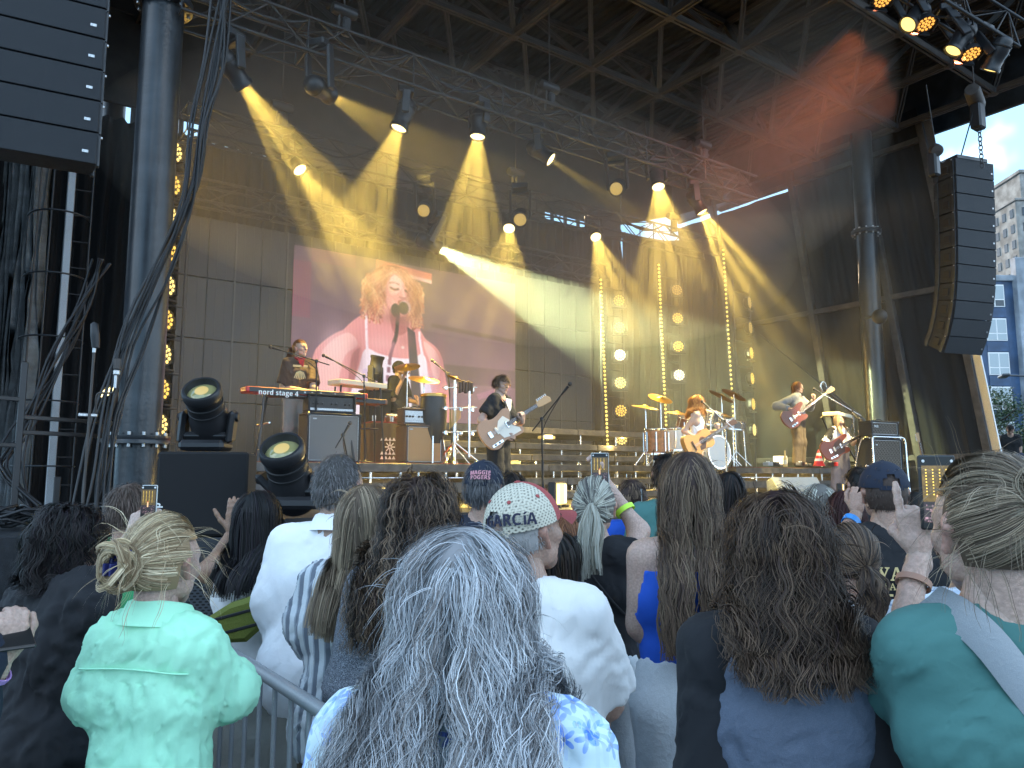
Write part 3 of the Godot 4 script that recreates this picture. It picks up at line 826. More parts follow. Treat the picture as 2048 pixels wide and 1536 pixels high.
var pic: Image
var figure := false
func placed(p: Vector2) -> Vector2:  # the figure's own heights to picture heights
	if not figure: return p
	var a := [-0.2, 0.115, 0.30, 0.43, 0.515, 0.58, 0.785, 1.05, 1.3]; var b := [-0.25, 0.02, 0.16, 0.25, 0.345, 0.47, 0.61, 1.06, 1.4]
	for i in 8:
		if p.y <= a[i + 1]: return Vector2(p.x, lerpf(b[i], b[i + 1], (p.y - a[i]) / (a[i + 1] - a[i])))
	return p
func fill_poly(given: Array, col: Color, soft := 0) -> void:  # scanline fill in 0..1 picture coordinates
	var pts := given.map(placed)
	var w := pic.get_width(); var h := pic.get_height()
	var lo := 1.0; var hi := 0.0
	for p in pts: lo = minf(lo, p.y); hi = maxf(hi, p.y)
	for y in range(maxi(0, int(lo * h)), mini(h, int(hi * h) + 1)):
		var fy := (y + 0.5) / h
		var xs := []
		for i in pts.size():
			var a: Vector2 = pts[i]; var b: Vector2 = pts[(i + 1) % pts.size()]
			if (a.y > fy) != (b.y > fy): xs.append(a.x + (fy - a.y) / (b.y - a.y) * (b.x - a.x))
		xs.sort()
		for k in range(0, xs.size() - 1, 2):
			var i0 := int(xs[k] * w); var i1 := int(xs[k + 1] * w)
			if soft == 0:
				pic.fill_rect(Rect2i(i0, y, i1 - i0, 1), col)
			else:
				for x in range(maxi(0, i0), mini(w, i1)):
					pic.set_pixel(x, y, pic.get_pixel(x, y).lerp(col, col.a))
func round_poly(pts: Array, n := 6) -> Array:
	var out := []
	for i in pts.size():
		var p0: Vector2 = pts[(i - 1 + pts.size()) % pts.size()]; var p1: Vector2 = pts[i]; var p2: Vector2 = pts[(i + 1) % pts.size()]; var p3: Vector2 = pts[(i + 2) % pts.size()]
		for k in n: out.append(p1.cubic_interpolate(p2, p0, p3, float(k) / n))
	return out
func oval(c: Vector2, r: Vector2, turn := 0.0, n := 24) -> Array:
	var out := []
	for k in n: out.append(c + (Vector2(cos(TAU * k / n) * r.x, sin(TAU * k / n) * r.y * 1.59)).rotated(turn))
	return out
func stroke(p: Array, w0: float, w1: float, col: Color) -> void:
	var n := p.size() * 5
	for i in n:
		var f := float(i) / (n - 1)
		var k: float = f * (p.size() - 1); var j := mini(int(k), p.size() - 2)
		var q: Vector2 = p[j].cubic_interpolate(p[j + 1], p[maxi(j - 1, 0)], p[mini(j + 2, p.size() - 1)], k - j)
		var r := lerpf(w0, w1, f) * pic.get_width()
		q = placed(q)
		pic.fill_rect(Rect2i(int(q.x * pic.get_width() - r / 2), int(q.y * pic.get_height() - r / 2), maxi(1, int(r)), maxi(2, int(r * 1.6))), col)

func screen_image() -> Image:  # a singer with shoulder-length auburn hair at a microphone, on a mauve ground
	var W := 1024; var H := 640
	pic = Image.create(W, H, false, Image.FORMAT_RGBA8)
	var f := FastNoiseLite.new(); f.seed = 3; f.frequency = 0.01
	for y in H:
		for x in W:
			var u := float(x) / W; var v := float(y) / H
			var k := 0.36 + 0.09 * v + 0.03 * smoothstep(0.5, 0.8, u) + 0.02 * f.get_noise_2d(x, y)
			pic.set_pixel(x, y, Color(k * 1.10, k * 0.80, k * 0.94))
	for q in [[0.0, 0.09, 0.07, 0.42, Color(0.62, 0.20, 0.31)], [0.07, 0.0, 0.24, 0.085, Color(0.60, 0.26, 0.40)]]:
		for x in range(int(q[0] * W), int(q[2] * W), 9):
			for y in range(int(q[1] * H), int(q[3] * H), 9):
				pic.fill_rect(Rect2i(x, y, 5, 5), q[4])
	fill_poly([Vector2(0.33, 0.0), Vector2(0.58, 0.03), Vector2(0.58, 0.10), Vector2(0.33, 0.06)], Color(0.90, 0.50, 0.42))
	fill_poly([Vector2(0.40, 0.05), Vector2(0.58, 0.075), Vector2(0.58, 0.10), Vector2(0.40, 0.07)], Color(1.0, 0.78, 0.72))
	fill_poly([Vector2(0.58, 0.36), Vector2(1.0, 0.40), Vector2(1.0, 0.43), Vector2(0.58, 0.385)], Color(0.36, 0.24, 0.27))
	fill_poly([Vector2(0.62, 0.62), Vector2(1.0, 0.62), Vector2(1.0, 0.74), Vector2(0.62, 0.74)], Color(0.35, 0.25, 0.29))
	fill_poly([Vector2(0.80, 0.80), Vector2(0.97, 0.72), Vector2(0.98, 0.75), Vector2(0.81, 0.84)], Color(0.66, 0.44, 0.56))
	figure = true
	var skin := Color(0.93, 0.60, 0.60); var lit := Color(1.0, 0.76, 0.74); var dim := Color(0.74, 0.42, 0.42)
	var r := RandomNumberGenerator.new(); r.seed = 5
	# shoulders, arms and chest
	fill_poly(round_poly([Vector2(0.33, 0.50), Vector2(0.20, 0.58), Vector2(0.115, 0.72), Vector2(0.06, 0.90), Vector2(0.03, 1.05), Vector2(0.30, 1.05), Vector2(0.66, 1.05), Vector2(0.64, 0.80), Vector2(0.61, 0.66), Vector2(0.55, 0.575), Vector2(0.47, 0.50)]), skin)
	fill_poly(round_poly([Vector2(0.22, 0.60), Vector2(0.15, 0.70), Vector2(0.10, 0.86), Vector2(0.07, 1.02), Vector2(0.16, 1.02), Vector2(0.20, 0.82), Vector2(0.26, 0.70)]), lit)
	fill_poly(round_poly([Vector2(0.27, 0.72), Vector2(0.235, 0.80), Vector2(0.225, 0.92), Vector2(0.245, 0.90), Vector2(0.265, 0.80)]), dim)
	fill_poly(round_poly([Vector2(0.545, 0.60), Vector2(0.60, 0.68), Vector2(0.625, 0.80), Vector2(0.60, 0.86), Vector2(0.565, 0.74)]), lit)
	# white camisole
	var white := Color(1.0, 0.93, 0.97)
	fill_poly(round_poly([Vector2(0.275, 0.80), Vector2(0.30, 0.725), Vector2(0.35, 0.76), Vector2(0.43, 0.785), Vector2(0.50, 0.77), Vector2(0.54, 0.72), Vector2(0.565, 0.82), Vector2(0.58, 1.05), Vector2(0.24, 1.05)]), white)
	stroke([Vector2(0.292, 0.53), Vector2(0.296, 0.62), Vector2(0.30, 0.74)], 0.010, 0.010, white)
	stroke([Vector2(0.525, 0.56), Vector2(0.532, 0.64), Vector2(0.54, 0.73)], 0.010, 0.010, white)
	fill_poly(round_poly([Vector2(0.28, 0.86), Vector2(0.31, 0.84), Vector2(0.36, 0.90), Vector2(0.38, 1.05), Vector2(0.30, 1.05)]), Color(0.90, 0.80, 0.92))
	# hair at the back, neck, face
	var hair := [Color(0.76, 0.40, 0.30), Color(0.90, 0.56, 0.42), Color(1.0, 0.76, 0.62), Color(0.58, 0.27, 0.20)]
	fill_poly(round_poly([Vector2(0.40, 0.115), Vector2(0.335, 0.16), Vector2(0.285, 0.28), Vector2(0.27, 0.40), Vector2(0.295, 0.50), Vector2(0.36, 0.53), Vector2(0.50, 0.555), Vector2(0.525, 0.46), Vector2(0.52, 0.34), Vector2(0.49, 0.21), Vector2(0.45, 0.135)]), hair[3])
	fill_poly(round_poly([Vector2(0.365, 0.42), Vector2(0.36, 0.53), Vector2(0.33, 0.58), Vector2(0.41, 0.66), Vector2(0.49, 0.60), Vector2(0.48, 0.50), Vector2(0.47, 0.42)]), skin)
	fill_poly(round_poly([Vector2(0.385, 0.46), Vector2(0.42, 0.52), Vector2(0.475, 0.49), Vector2(0.47, 0.56), Vector2(0.41, 0.57)]), dim)
	fill_poly(round_poly([Vector2(0.385, 0.19), Vector2(0.365, 0.27), Vector2(0.365, 0.38), Vector2(0.385, 0.465), Vector2(0.425, 0.515), Vector2(0.46, 0.50), Vector2(0.485, 0.43), Vector2(0.495, 0.33), Vector2(0.485, 0.23), Vector2(0.45, 0.17)]), skin)
	fill_poly(round_poly([Vector2(0.40, 0.20), Vector2(0.385, 0.28), Vector2(0.39, 0.37), Vector2(0.42, 0.36), Vector2(0.445, 0.28), Vector2(0.44, 0.20)]), lit)
	fill_poly(round_poly([Vector2(0.375, 0.38), Vector2(0.40, 0.40), Vector2(0.42, 0.45), Vector2(0.40, 0.47), Vector2(0.38, 0.44)]), Color(0.98, 0.68, 0.66))
	stroke([Vector2(0.393, 0.305), Vector2(0.41, 0.318), Vector2(0.428, 0.310)], 0.005, 0.006, Color(0.40, 0.17, 0.16))
	stroke([Vector2(0.458, 0.312), Vector2(0.472, 0.322), Vector2(0.487, 0.314)], 0.005, 0.006, Color(0.40, 0.17, 0.16))
	stroke([Vector2(0.388, 0.268), Vector2(0.408, 0.258), Vector2(0.430, 0.268)], 0.004, 0.005, Color(0.62, 0.32, 0.26))
	stroke([Vector2(0.458, 0.270), Vector2(0.475, 0.262), Vector2(0.490, 0.272)], 0.004, 0.005, Color(0.62, 0.32, 0.26))
	stroke([Vector2(0.443, 0.29), Vector2(0.450, 0.34), Vector2(0.456, 0.370)], 0.006, 0.010, lit)
	stroke([Vector2(0.434, 0.382), Vector2(0.448, 0.390), Vector2(0.462, 0.384)], 0.005, 0.005, dim)
	fill_poly(oval(Vector2(0.447, 0.432), Vector2(0.020, 0.015)), Color(0.62, 0.22, 0.24))
	for i in 520:  # locks of wavy hair either side of the face
		var side := -1.0 if i % 2 == 0 else 1.0
		var top := Vector2(0.415 + side * r.randf_range(0.0, 0.055), 0.13 + r.randf_range(0, 0.06))
		var wide := r.randf_range(0.055, 0.135) if side < 0 else r.randf_range(0.066, 0.115)
		var low := r.randf_range(0.36, 0.545)
		var p := [top]
		for k in range(1, 6):
			var g := k / 5.0
			p.append(Vector2(0.415 + side * wide * sin(minf(1.0, g * 1.7) * PI / 2) + (0.004 + 0.014 * g) * sin(g * 13.0 + i * 0.37), lerpf(top.y, low, pow(g, 1.15))))
		stroke(p, 0.003, 0.0055, (hair[r.randi() % 3] as Color) * r.randf_range(0.8, 1.08))
	# microphone, stand, guitar strap, pendant
	fill_poly(oval(Vector2(0.458, 0.452), Vector2(0.027, 0.026)), Color(0.80, 0.66, 0.68))
	fill_poly(oval(Vector2(0.452, 0.462), Vector2(0.022, 0.023)), Color(0.10, 0.07, 0.09))
	fill_poly(oval(Vector2(0.417, 0.480), Vector2(0.020, 0.024)), Color(0.12, 0.08, 0.10))
	stroke([Vector2(0.428, 0.50), Vector2(0.424, 0.56), Vector2(0.41, 0.66)], 0.016, 0.012, Color(0.13, 0.09, 0.11))
	stroke([Vector2(0.412, 0.65), Vector2(0.395, 0.80), Vector2(0.375, 1.0)], 0.010, 0.018, Color(0.56, 0.34, 0.40))
	fill_poly([Vector2(0.470, 0.545), Vector2(0.505, 0.56), Vector2(0.555, 1.05), Vector2(0.505, 1.05)], Color(0.27, 0.20, 0.24))
	fill_poly(oval(Vector2(0.452, 0.68), Vector2(0.008, 0.008)), Color(1, 0.9, 0.85))
	pic.resize(208, 130, Image.INTERPOLATE_LANCZOS)
	# the camera picture's own modelling, softly brushed
	figure = true
	for q in [[0.355, 0.30, 0.035, 0.16, Color(0.55, 0.25, 0.2), 0.35], [0.50, 0.34, 0.03, 0.16, Color(0.5, 0.22, 0.18), 0.4], [0.425, 0.52, 0.06, 0.035, Color(0.55, 0.28, 0.28), 0.7], [0.41, 0.24, 0.03, 0.05, Color(1, 0.85, 0.82), 0.6], [0.40, 0.37, 0.022, 0.03, Color(1, 0.62, 0.6), 0.5], [0.475, 0.37, 0.016, 0.04, Color(0.7, 0.36, 0.36), 0.5],
		[0.16, 0.72, 0.05, 0.12, Color(1, 0.86, 0.84), 0.5], [0.255, 0.80, 0.03, 0.12, Color(0.55, 0.28, 0.3), 0.5], [0.62, 0.78, 0.025, 0.14, Color(0.62, 0.34, 0.38), 0.5], [0.36, 0.66, 0.07, 0.05, Color(1, 0.78, 0.76), 0.4], [0.46, 0.60, 0.04, 0.05, Color(0.7, 0.4, 0.4), 0.4], [0.34, 0.90, 0.05, 0.1, Color(0.82, 0.72, 0.88), 0.5], [0.57, 0.90, 0.03, 0.12, Color(0.85, 0.75, 0.9), 0.5],
		[0.33, 0.22, 0.03, 0.07, Color(1, 0.80, 0.6), 0.55], [0.30, 0.42, 0.02, 0.07, Color(0.35, 0.14, 0.1), 0.5], [0.47, 0.19, 0.03, 0.04, Color(1, 0.78, 0.58), 0.5], [0.515, 0.46, 0.02, 0.06, Color(0.4, 0.16, 0.12), 0.5], [0.90, 0.85, 0.12, 0.14, Color(0.66, 0.46, 0.56), 0.5]]:
		var c := placed(Vector2(q[0], q[1]))
		for y in range(maxi(0, int((c.y - 2.2 * q[3]) * 130)), mini(130, int((c.y + 2.2 * q[3]) * 130))):
			for x in range(maxi(0, int((c.x - 2.2 * q[2]) * 208)), mini(208, int((c.x + 2.2 * q[2]) * 208))):
				var k := exp(-(pow((x / 208.0 - c.x) / q[2], 2.0) + pow((y / 130.0 - c.y) / q[3], 2.0))) * float(q[5])
				pic.set_pixel(x, y, pic.get_pixel(x, y).lerp(q[4], k))
	pic.resize(512, 320, Image.INTERPOLATE_CUBIC)
	for x in range(0, 512, 3):  # the gaps between columns of diodes
		for y in 320:
			pic.set_pixel(x, y, pic.get_pixel(x, y) * 0.82)
	return pic

func box_truss(label: String, a: Vector3, b: Vector3, s: float, bay: float, group := "lighting trusses over the stage", called := "lighting_truss") -> Node3D:
	var o := thing(called, label, "truss", along(a, b), group)
	var L := a.distance_to(b)
	var n := int(round(L / bay)); var h := s / 2
	var cs := [Vector3(-h, 0, -h), Vector3(h, 0, -h), Vector3(h, 0, h), Vector3(-h, 0, h)]
	for c in cs: rod(o, "chord", c, c + Vector3(0, L, 0), 0.026, M.truss_black)
	for i in n:
		var y0 := L * i / n; var y1 := L * (i + 1) / n
		for f in 4:
			var p: Vector3 = cs[f]; var q: Vector3 = cs[(f + 1) % 4]
			var flip := (i + f) % 2 == 0
			rod(o, "lacing", (p if flip else q) + Vector3(0, y0, 0), (q if flip else p) + Vector3(0, y1, 0), 0.012, M.truss_black)
		if i % 3 == 0:
			for f in 4: rod(o, "batten", (cs[f] as Vector3) + Vector3(0, y0, 0), (cs[(f + 1) % 4] as Vector3) + Vector3(0, y0, 0), 0.012, M.truss_black)
	return o

func trusses() -> void:
	box_truss("long black lighting truss hung under the roof across the front of the stage", Vector3(1.9, 7.95, -10.2), Vector3(13.6, 7.95, -10.2), 0.5, 0.55)
	box_truss("rear black lighting truss above the video wall", Vector3(2.6, 7.55, -12.9), Vector3(15.6, 7.65, -12.9), 0.45, 0.6)
	box_truss("lower truss carrying the top of the video wall", Vector3(2.7, 6.85, -14.2), Vector3(13.0, 6.85, -14.2), 0.4, 0.6)
	box_truss("front truss of lamps near the edge of the roof, above the right speaker array", Vector3(10.732, 10.062, -5.963), Vector3(12.953, 8.451, -4.616), 0.42, 0.42)
	for p in [Vector3(4.2, 8.2, -10.2), Vector3(8.1, 8.2, -10.2), Vector3(12.2, 8.2, -10.2), Vector3(4.2, 7.8, -12.9), Vector3(9.3, 7.8, -12.9), Vector3(14.2, 7.8, -12.9)]:
		hoist(p + Vector3(0, 0.45, 0), 10.3, 0.7, "chain hoist holding up the %s lighting truss under the roof" % ("front" if p.z > -11.0 else "rear"), "truss hoists")
	# cable looms slung along the trusses
	for q in [[Vector3(2.2, 8.25, -10.0), Vector3(12.9, 8.25, -10.0), 7], [Vector3(2.8, 7.85, -12.7), Vector3(15.2, 7.9, -12.7), 8]]:
		var o := thing("cable_loom", "black cable loom slung in loops along the %s lighting truss" % ("front" if q[2] == 7 else "rear"), "cable", ID, "truss cables")
		var n: int = q[2]
		for i in n:
			var a: Vector3 = q[0].lerp(q[1], float(i) / n); var b: Vector3 = q[0].lerp(q[1], float(i + 1) / n)
			pipe(o, "loop", sag(a, b, rr(0.12, 0.4), 8), 0.022, M.cable, 6)
	# hanging cable bundle by the left column
	var b := thing("cable_bundle", "bundle of dark cables hanging past the left column to the floor", "cable")
	for k in 11:
		var j := rr(-12, 12)
		var pts: Array = [[Vector3(2.013, 7.207, -8.397), Vector3(1.984, 6.319, -8.549), Vector3(1.894, 5.608, -8.595), Vector3(1.796, 4.749, -8.668), Vector3(1.607, 3.963, -8.795), Vector3(1.383, 3.142, -8.953), Vector3(1.209, 2.385, -8.941), Vector3(1.121, 1.715, -8.855), Vector3(1.039, 1.323, -8.724)], [Vector3(2.082, 7.271, -8.462), Vector3(2.072, 6.428, -8.594), Vector3(1.995, 5.708, -8.632), Vector3(1.886, 4.949, -8.698), Vector3(1.678, 4.207, -8.833), Vector3(1.373, 3.407, -8.921), Vector3(1.240, 2.540, -8.896), Vector3(1.180, 1.765, -8.806), Vector3(1.120, 1.323, -8.667)]][k % 2]
		var q := []
		for i in pts.size(): q.append(pts[i] + Vector3(rr(-0.05, 0.05) + j * 0.004 * (1.0 + 0.3 * i), 0, rr(-0.05, 0.05)))
		pipe(b, "cable", curve(q, 4), 0.014, M.cable, 6)
	var b2 := thing("cable_swag", "loose dark cables running from the drape down to the scaffold", "cable")
	for k in 8:
		var q := [Vector3(1.318, 4.545, -11.018), Vector3(1.098, 3.920, -11.020), Vector3(0.851, 3.164, -10.813), Vector3(0.538, 2.290, -10.671), Vector3(0.474, 1.824, -10.538), Vector3(0.664, 1.434, -10.213)]
		for i in q.size(): q[i] = q[i] + Vector3(rr(-0.12, 0.12), rr(-0.04, 0.04), rr(-0.1, 0.1))
		pipe(b2, "cable", curve(q, 4), 0.016, M.cable, 6)
	# coiled cable pile on the ground
	var pile := thing("cable_pile", "heap of coiled black cable on the ground by the left column", "cable")
	for k in 26:
		var c := Vector3(0.944, 1.343, -9.532); c = Vector3(c.x + rr(-0.8, 0.9), 1.25 + rr(0, 0.16), c.z + rr(-0.4, 0.4))
		var q := []
		var rad := rr(0.2, 0.42); var ph := rr(0, TAU)
		for i in 15: q.append(c + Vector3(cos(ph + i * 0.45) * rad, 0.05 * sin(i * 1.3 + k), sin(ph + i * 0.45) * rad * 0.7))
		pipe(pile, "coil", q, 0.018, M.cable, 6)
	block(pile, "platform", Vector3(0.961, 1.104, -9.555) * Vector3(1, 0, 1) + Vector3(0, 0.6, 0), Vector3(2.4, 1.2, 1.4), M.speaker_paint, 0.02, Basis(Vector3.UP, 0.3))

func hoist(p: Vector3, top: float, size: float, label: String, group: String) -> void:
	var o := thing("chain_hoist", label, "hoist", at(p), group)
	lathed(o, "motor", [Vector2(0, -0.28), Vector2(0.11, -0.27), Vector2(0.13, -0.2), Vector2(0.13, 0.2), Vector2(0.11, 0.27), Vector2(0, 0.28)], M.black_plastic, Transform3D(Basis(Vector3.FORWARD, PI / 2).scaled(Vector3.ONE * size), Vector3.ZERO), 14)
	block(o, "chain_bag", Vector3(0.05, -0.34, 0) * size, Vector3(0.2, 0.42, 0.16) * size, M.cable, 0.03)
	rod(o, "chain", Vector3(0, 0.1, 0), Vector3(0, top - p.y, 0), 0.012, M.frame_steel)
	rod(o, "hook", Vector3(-0.1, 0, 0) * size, Vector3(-0.1, -0.45, 0), 0.02, M.frame_steel)

func spot(parent: Node3D, p: Vector3, dir: Vector3, lin: Color, e: float, angle: float, soft := 0.35) -> void:
	var l := SpotLight3D.new()
	l.name = "beam_light"
	l.transform = Transform3D(Basis.looking_at(dir, Vector3.UP if absf(dir.normalized().y) < 0.97 else Vector3.RIGHT), p)
	l.light_color = lin.linear_to_srgb(); l.light_energy = e
	l.spot_angle = angle; l.spot_range = 30.0; l.spot_angle_attenuation = soft; l.spot_attenuation = 2.0
	l.light_size = 0.02; l.shadow_enabled = true
	parent.add_child(l, true)

# a moving-head lamp hung from its base at `hang` (or standing, up = 1), pointing along `aim`
func moving_head(label: String, lens_at: Vector3, aim: Vector3, hang: Vector3, s: float, lit: bool, group: String, lens_mat: Material = null) -> Node3D:
	aim = aim.normalized()
	var o := thing("moving_head_lamp", label, "stage lamp", at(hang), group)
	var up := signf(hang.y - lens_at.y)
	var head := along(Vector3.ZERO, aim)          # y along the beam
	var pivot := lens_at - aim * 0.30 * s - hang  # middle of the head
	var hx := head.basis
	# yoke axis is level and square to the beam
	var ax := aim.cross(Vector3.UP).normalized()
	if ax.length() < 0.5: ax = Vector3.RIGHT
	block(o, "base", Vector3(0, 0.05 * up, 0) * s, Vector3(0.36, 0.14, 0.30) * s, M.black_plastic, 0.02, Basis(ax, Vector3.UP, ax.cross(Vector3.UP)))
	var top := Vector3(pivot.x, 0, pivot.z) + Vector3(0, -0.05 * up * s, 0)
	var yb := Basis(ax, Vector3.UP, ax.cross(Vector3.UP))
	block(o, "yoke_bar", Vector3(0, -0.05 * up * s, 0).lerp(top, 0.5), Vector3(0.46, 0.07, 0.14) * s, M.black_plastic, 0.015, yb)
	for g in [-1.0, 1.0]:
		var a: Vector3 = Vector3(0, -0.05 * up * s, 0) + ax * 0.22 * s * g
		var b: Vector3 = pivot + ax * 0.22 * s * g
		var t := along(a, b, ax)
		part(o, "yoke_arm", cb(Vector3(0.15 * s, a.distance_to(b) + 0.1 * s, 0.06 * s), 0.012), M.black_plastic, Transform3D(Basis(t.basis.x, t.basis.y, t.basis.z), (a + b) / 2))
	var hd := lathed(o, "head", [Vector2(0, -0.30), Vector2(0.12, -0.29), Vector2(0.165, -0.22), Vector2(0.17, -0.02), Vector2(0.15, 0.06), Vector2(0.15, 0.22), Vector2(0.17, 0.24), Vector2(0.17, 0.30), Vector2(0.145, 0.30), Vector2(0.14, 0.275)], M.black_plastic, Transform3D(hx.scaled(Vector3.ONE * s), pivot), 22)
	lathed(hd, "cooling_ring", [Vector2(0.17, -0.16), Vector2(0.178, -0.15), Vector2(0.178, -0.12), Vector2(0.17, -0.11)], M.rubber, ID, 22)
	var lm: Material = lens_mat if lens_mat else (M.lamp_lens if lit else M.lens_glass)
	lathed(hd, "lens", [Vector2(0, -0.06), Vector2(0.139, 0.272), Vector2(0.10, 0.29), Vector2(0.05, 0.297), Vector2(0, 0.30)], lm, ID, 22)
	return o

func fan(o: Node3D, lens_at: Vector3, aim: Vector3, wide: float, ribs: int, e: float, lin: Color, rib := 2.7) -> void:
	aim = aim.normalized()
	var hang: Vector3 = o.position
	var side := aim.cross(Vector3.UP).normalized()
	var up := side.cross(aim)
	var src := lens_at - aim * 0.25 - hang
	for k in ribs:
		var w := TAU * k / ribs + 0.4
		var r: float = tan(deg_to_rad(wide)) * [1.0, 0.55, 0.85, 0.35][k % 4]
		spot(o, src, aim + (side * cos(w) + up * sin(w)) * r, lin, e, rib + 0.5, 0.85)
	spot(o, src, aim, lin, e * 0.25, wide + 3.0, 0.7)

func stage_lights() -> void:
	var yel := Color(1.0, 0.69, 0.13)
	var gf := "moving-head lamps hung from the front lighting truss"
	var gr := "moving-head lamps hung from the rear lighting truss"
	# [lens, where the beam goes, spread, ribs, energy, truss y/z, label]
	var list := [
		[Vector3(2.795, 7.030, -10.200), Vector3(4.097, 5.930, -10.688), 12.0, 7, 60.0, 7.7, gf, "lit moving-head lamp at the left end of the front truss, beam across the roof"],
		[Vector3(4.014, 7.276, -10.200), Vector3(5.593, 7.482, -11.247), 7.0, 4, 24.0, 7.7, gf, "moving-head lamp on the front truss with a thin beam, second from the left column"],
		[Vector3(5.130, 7.061, -10.200), Vector3(4.764, 5.891, -10.341), 14.0, 7, 52.0, 7.7, gf, "moving-head lamp on the front truss fanning down above the video wall"],
		[Vector3(6.576, 7.309, -10.200), Vector3(6.407, 5.777, -10.176), 15.0, 8, 60.0, 7.7, gf, "moving-head lamp on the front truss fanning straight down above the guitarist"],
		[Vector3(8.134, 7.307, -10.200), Vector3(8.593, 6.776, -9.706), 4.0, 3, 10.0, 7.7, gf, "dim moving-head lamp on the front truss aimed at the daylight slits"],
		[Vector3(10.823, 7.407, -10.200), Vector3(10.356, 5.302, -9.409), 17.0, 8, 75.0, 7.7, gf, "moving-head lamp on the front truss fanning over the singer"],
		[Vector3(4.570, 7.166, -12.900), Vector3(5.093, 5.951, -12.077), 11.0, 6, 46.0, 7.4, gr, "moving-head lamp on the rear truss near the left end, beam falling right"],
		[Vector3(9.123, 6.962, -12.900), Vector3(8.412, 5.556, -11.995), 13.0, 6, 50.0, 7.4, gr, "small moving-head lamp on the rear truss fanning down beside the video wall"],
		[Vector3(11.584, 7.231, -12.900), Vector3(10.865, 5.396, -11.506), 11.0, 6, 60.0, 7.4, gr, "moving-head lamp on the rear truss fanning over the lamp towers"],
		[Vector3(12.104, 7.159, -10.200), Vector3(12.703, 5.607, -9.669), 15.0, 8, 60.0, 7.7, gf, "moving-head lamp at the right end of the front truss by the wedge of sky"]]
	for q in list:
		var lens: Vector3 = q[0]; var aim: Vector3 = q[1] - q[0]
		var hang := Vector3(lens.x, lens.y + 0.56, lens.z) - Vector3(aim.normalized().x, 0, aim.normalized().z) * 0.3
		var o := moving_head(q[7], lens, aim, hang, 0.85, true, q[6])
		fan(o, lens, aim, q[2], q[3], q[4] * 3.2, yel)
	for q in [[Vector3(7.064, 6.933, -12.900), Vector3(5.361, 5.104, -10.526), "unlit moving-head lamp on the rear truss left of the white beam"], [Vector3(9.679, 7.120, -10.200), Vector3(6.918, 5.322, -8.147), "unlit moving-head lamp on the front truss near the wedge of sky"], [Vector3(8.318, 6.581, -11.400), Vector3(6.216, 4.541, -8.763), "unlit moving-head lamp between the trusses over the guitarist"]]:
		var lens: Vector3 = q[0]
		moving_head(q[2], lens, q[1] - lens, Vector3(lens.x, lens.y + 0.6, lens.z), 0.85, false, "unlit moving-head lamps over the stage", M.dim_glow)  # faint lens glow is set in the material, these lamps throw no beam
	# the one broad pale beam
	var l0 := Vector3(7.435, 6.239, -12.900)
	var a0 := Vector3(11.446, 4.834, -12.412) - l0
	var w := moving_head("moving-head lamp throwing one broad pale beam towards the lamp towers", l0, a0, Vector3(l0.x, l0.y + 0.62, l0.z), 0.85, true, gr, M.lamp_white)
	spot(w, l0 - w.position - a0.normalized() * 0.25, a0, Color(0.90, 1.0, 0.50), 300.0, 12.5, 0.25)
	# floor lamp behind the column shining up into the wing
	var l1 := Vector3(1.627, 2.957, -12.270)
	var a1 := Vector3(0.750, 3.964, -11.509) - l1
	var f1 := moving_head("lit spotlight behind the left column shining up into the wing", l1, a1, l1 + Vector3(0.1, -0.65, 0), 0.8, true, "spotlights standing on the floor")
	spot(f1, l1 - f1.position - a1.normalized() * 0.23, a1, yel, 160.0, 6.0, 0.5)
	# two large profile lamps at the front corner, their faces to the sky
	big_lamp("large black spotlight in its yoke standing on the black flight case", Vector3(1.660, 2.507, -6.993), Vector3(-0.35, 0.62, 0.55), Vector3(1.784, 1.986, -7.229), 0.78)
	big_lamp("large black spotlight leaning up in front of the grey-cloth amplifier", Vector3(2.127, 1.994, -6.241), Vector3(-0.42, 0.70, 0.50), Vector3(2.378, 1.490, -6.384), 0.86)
	towers()
	front_lamps()

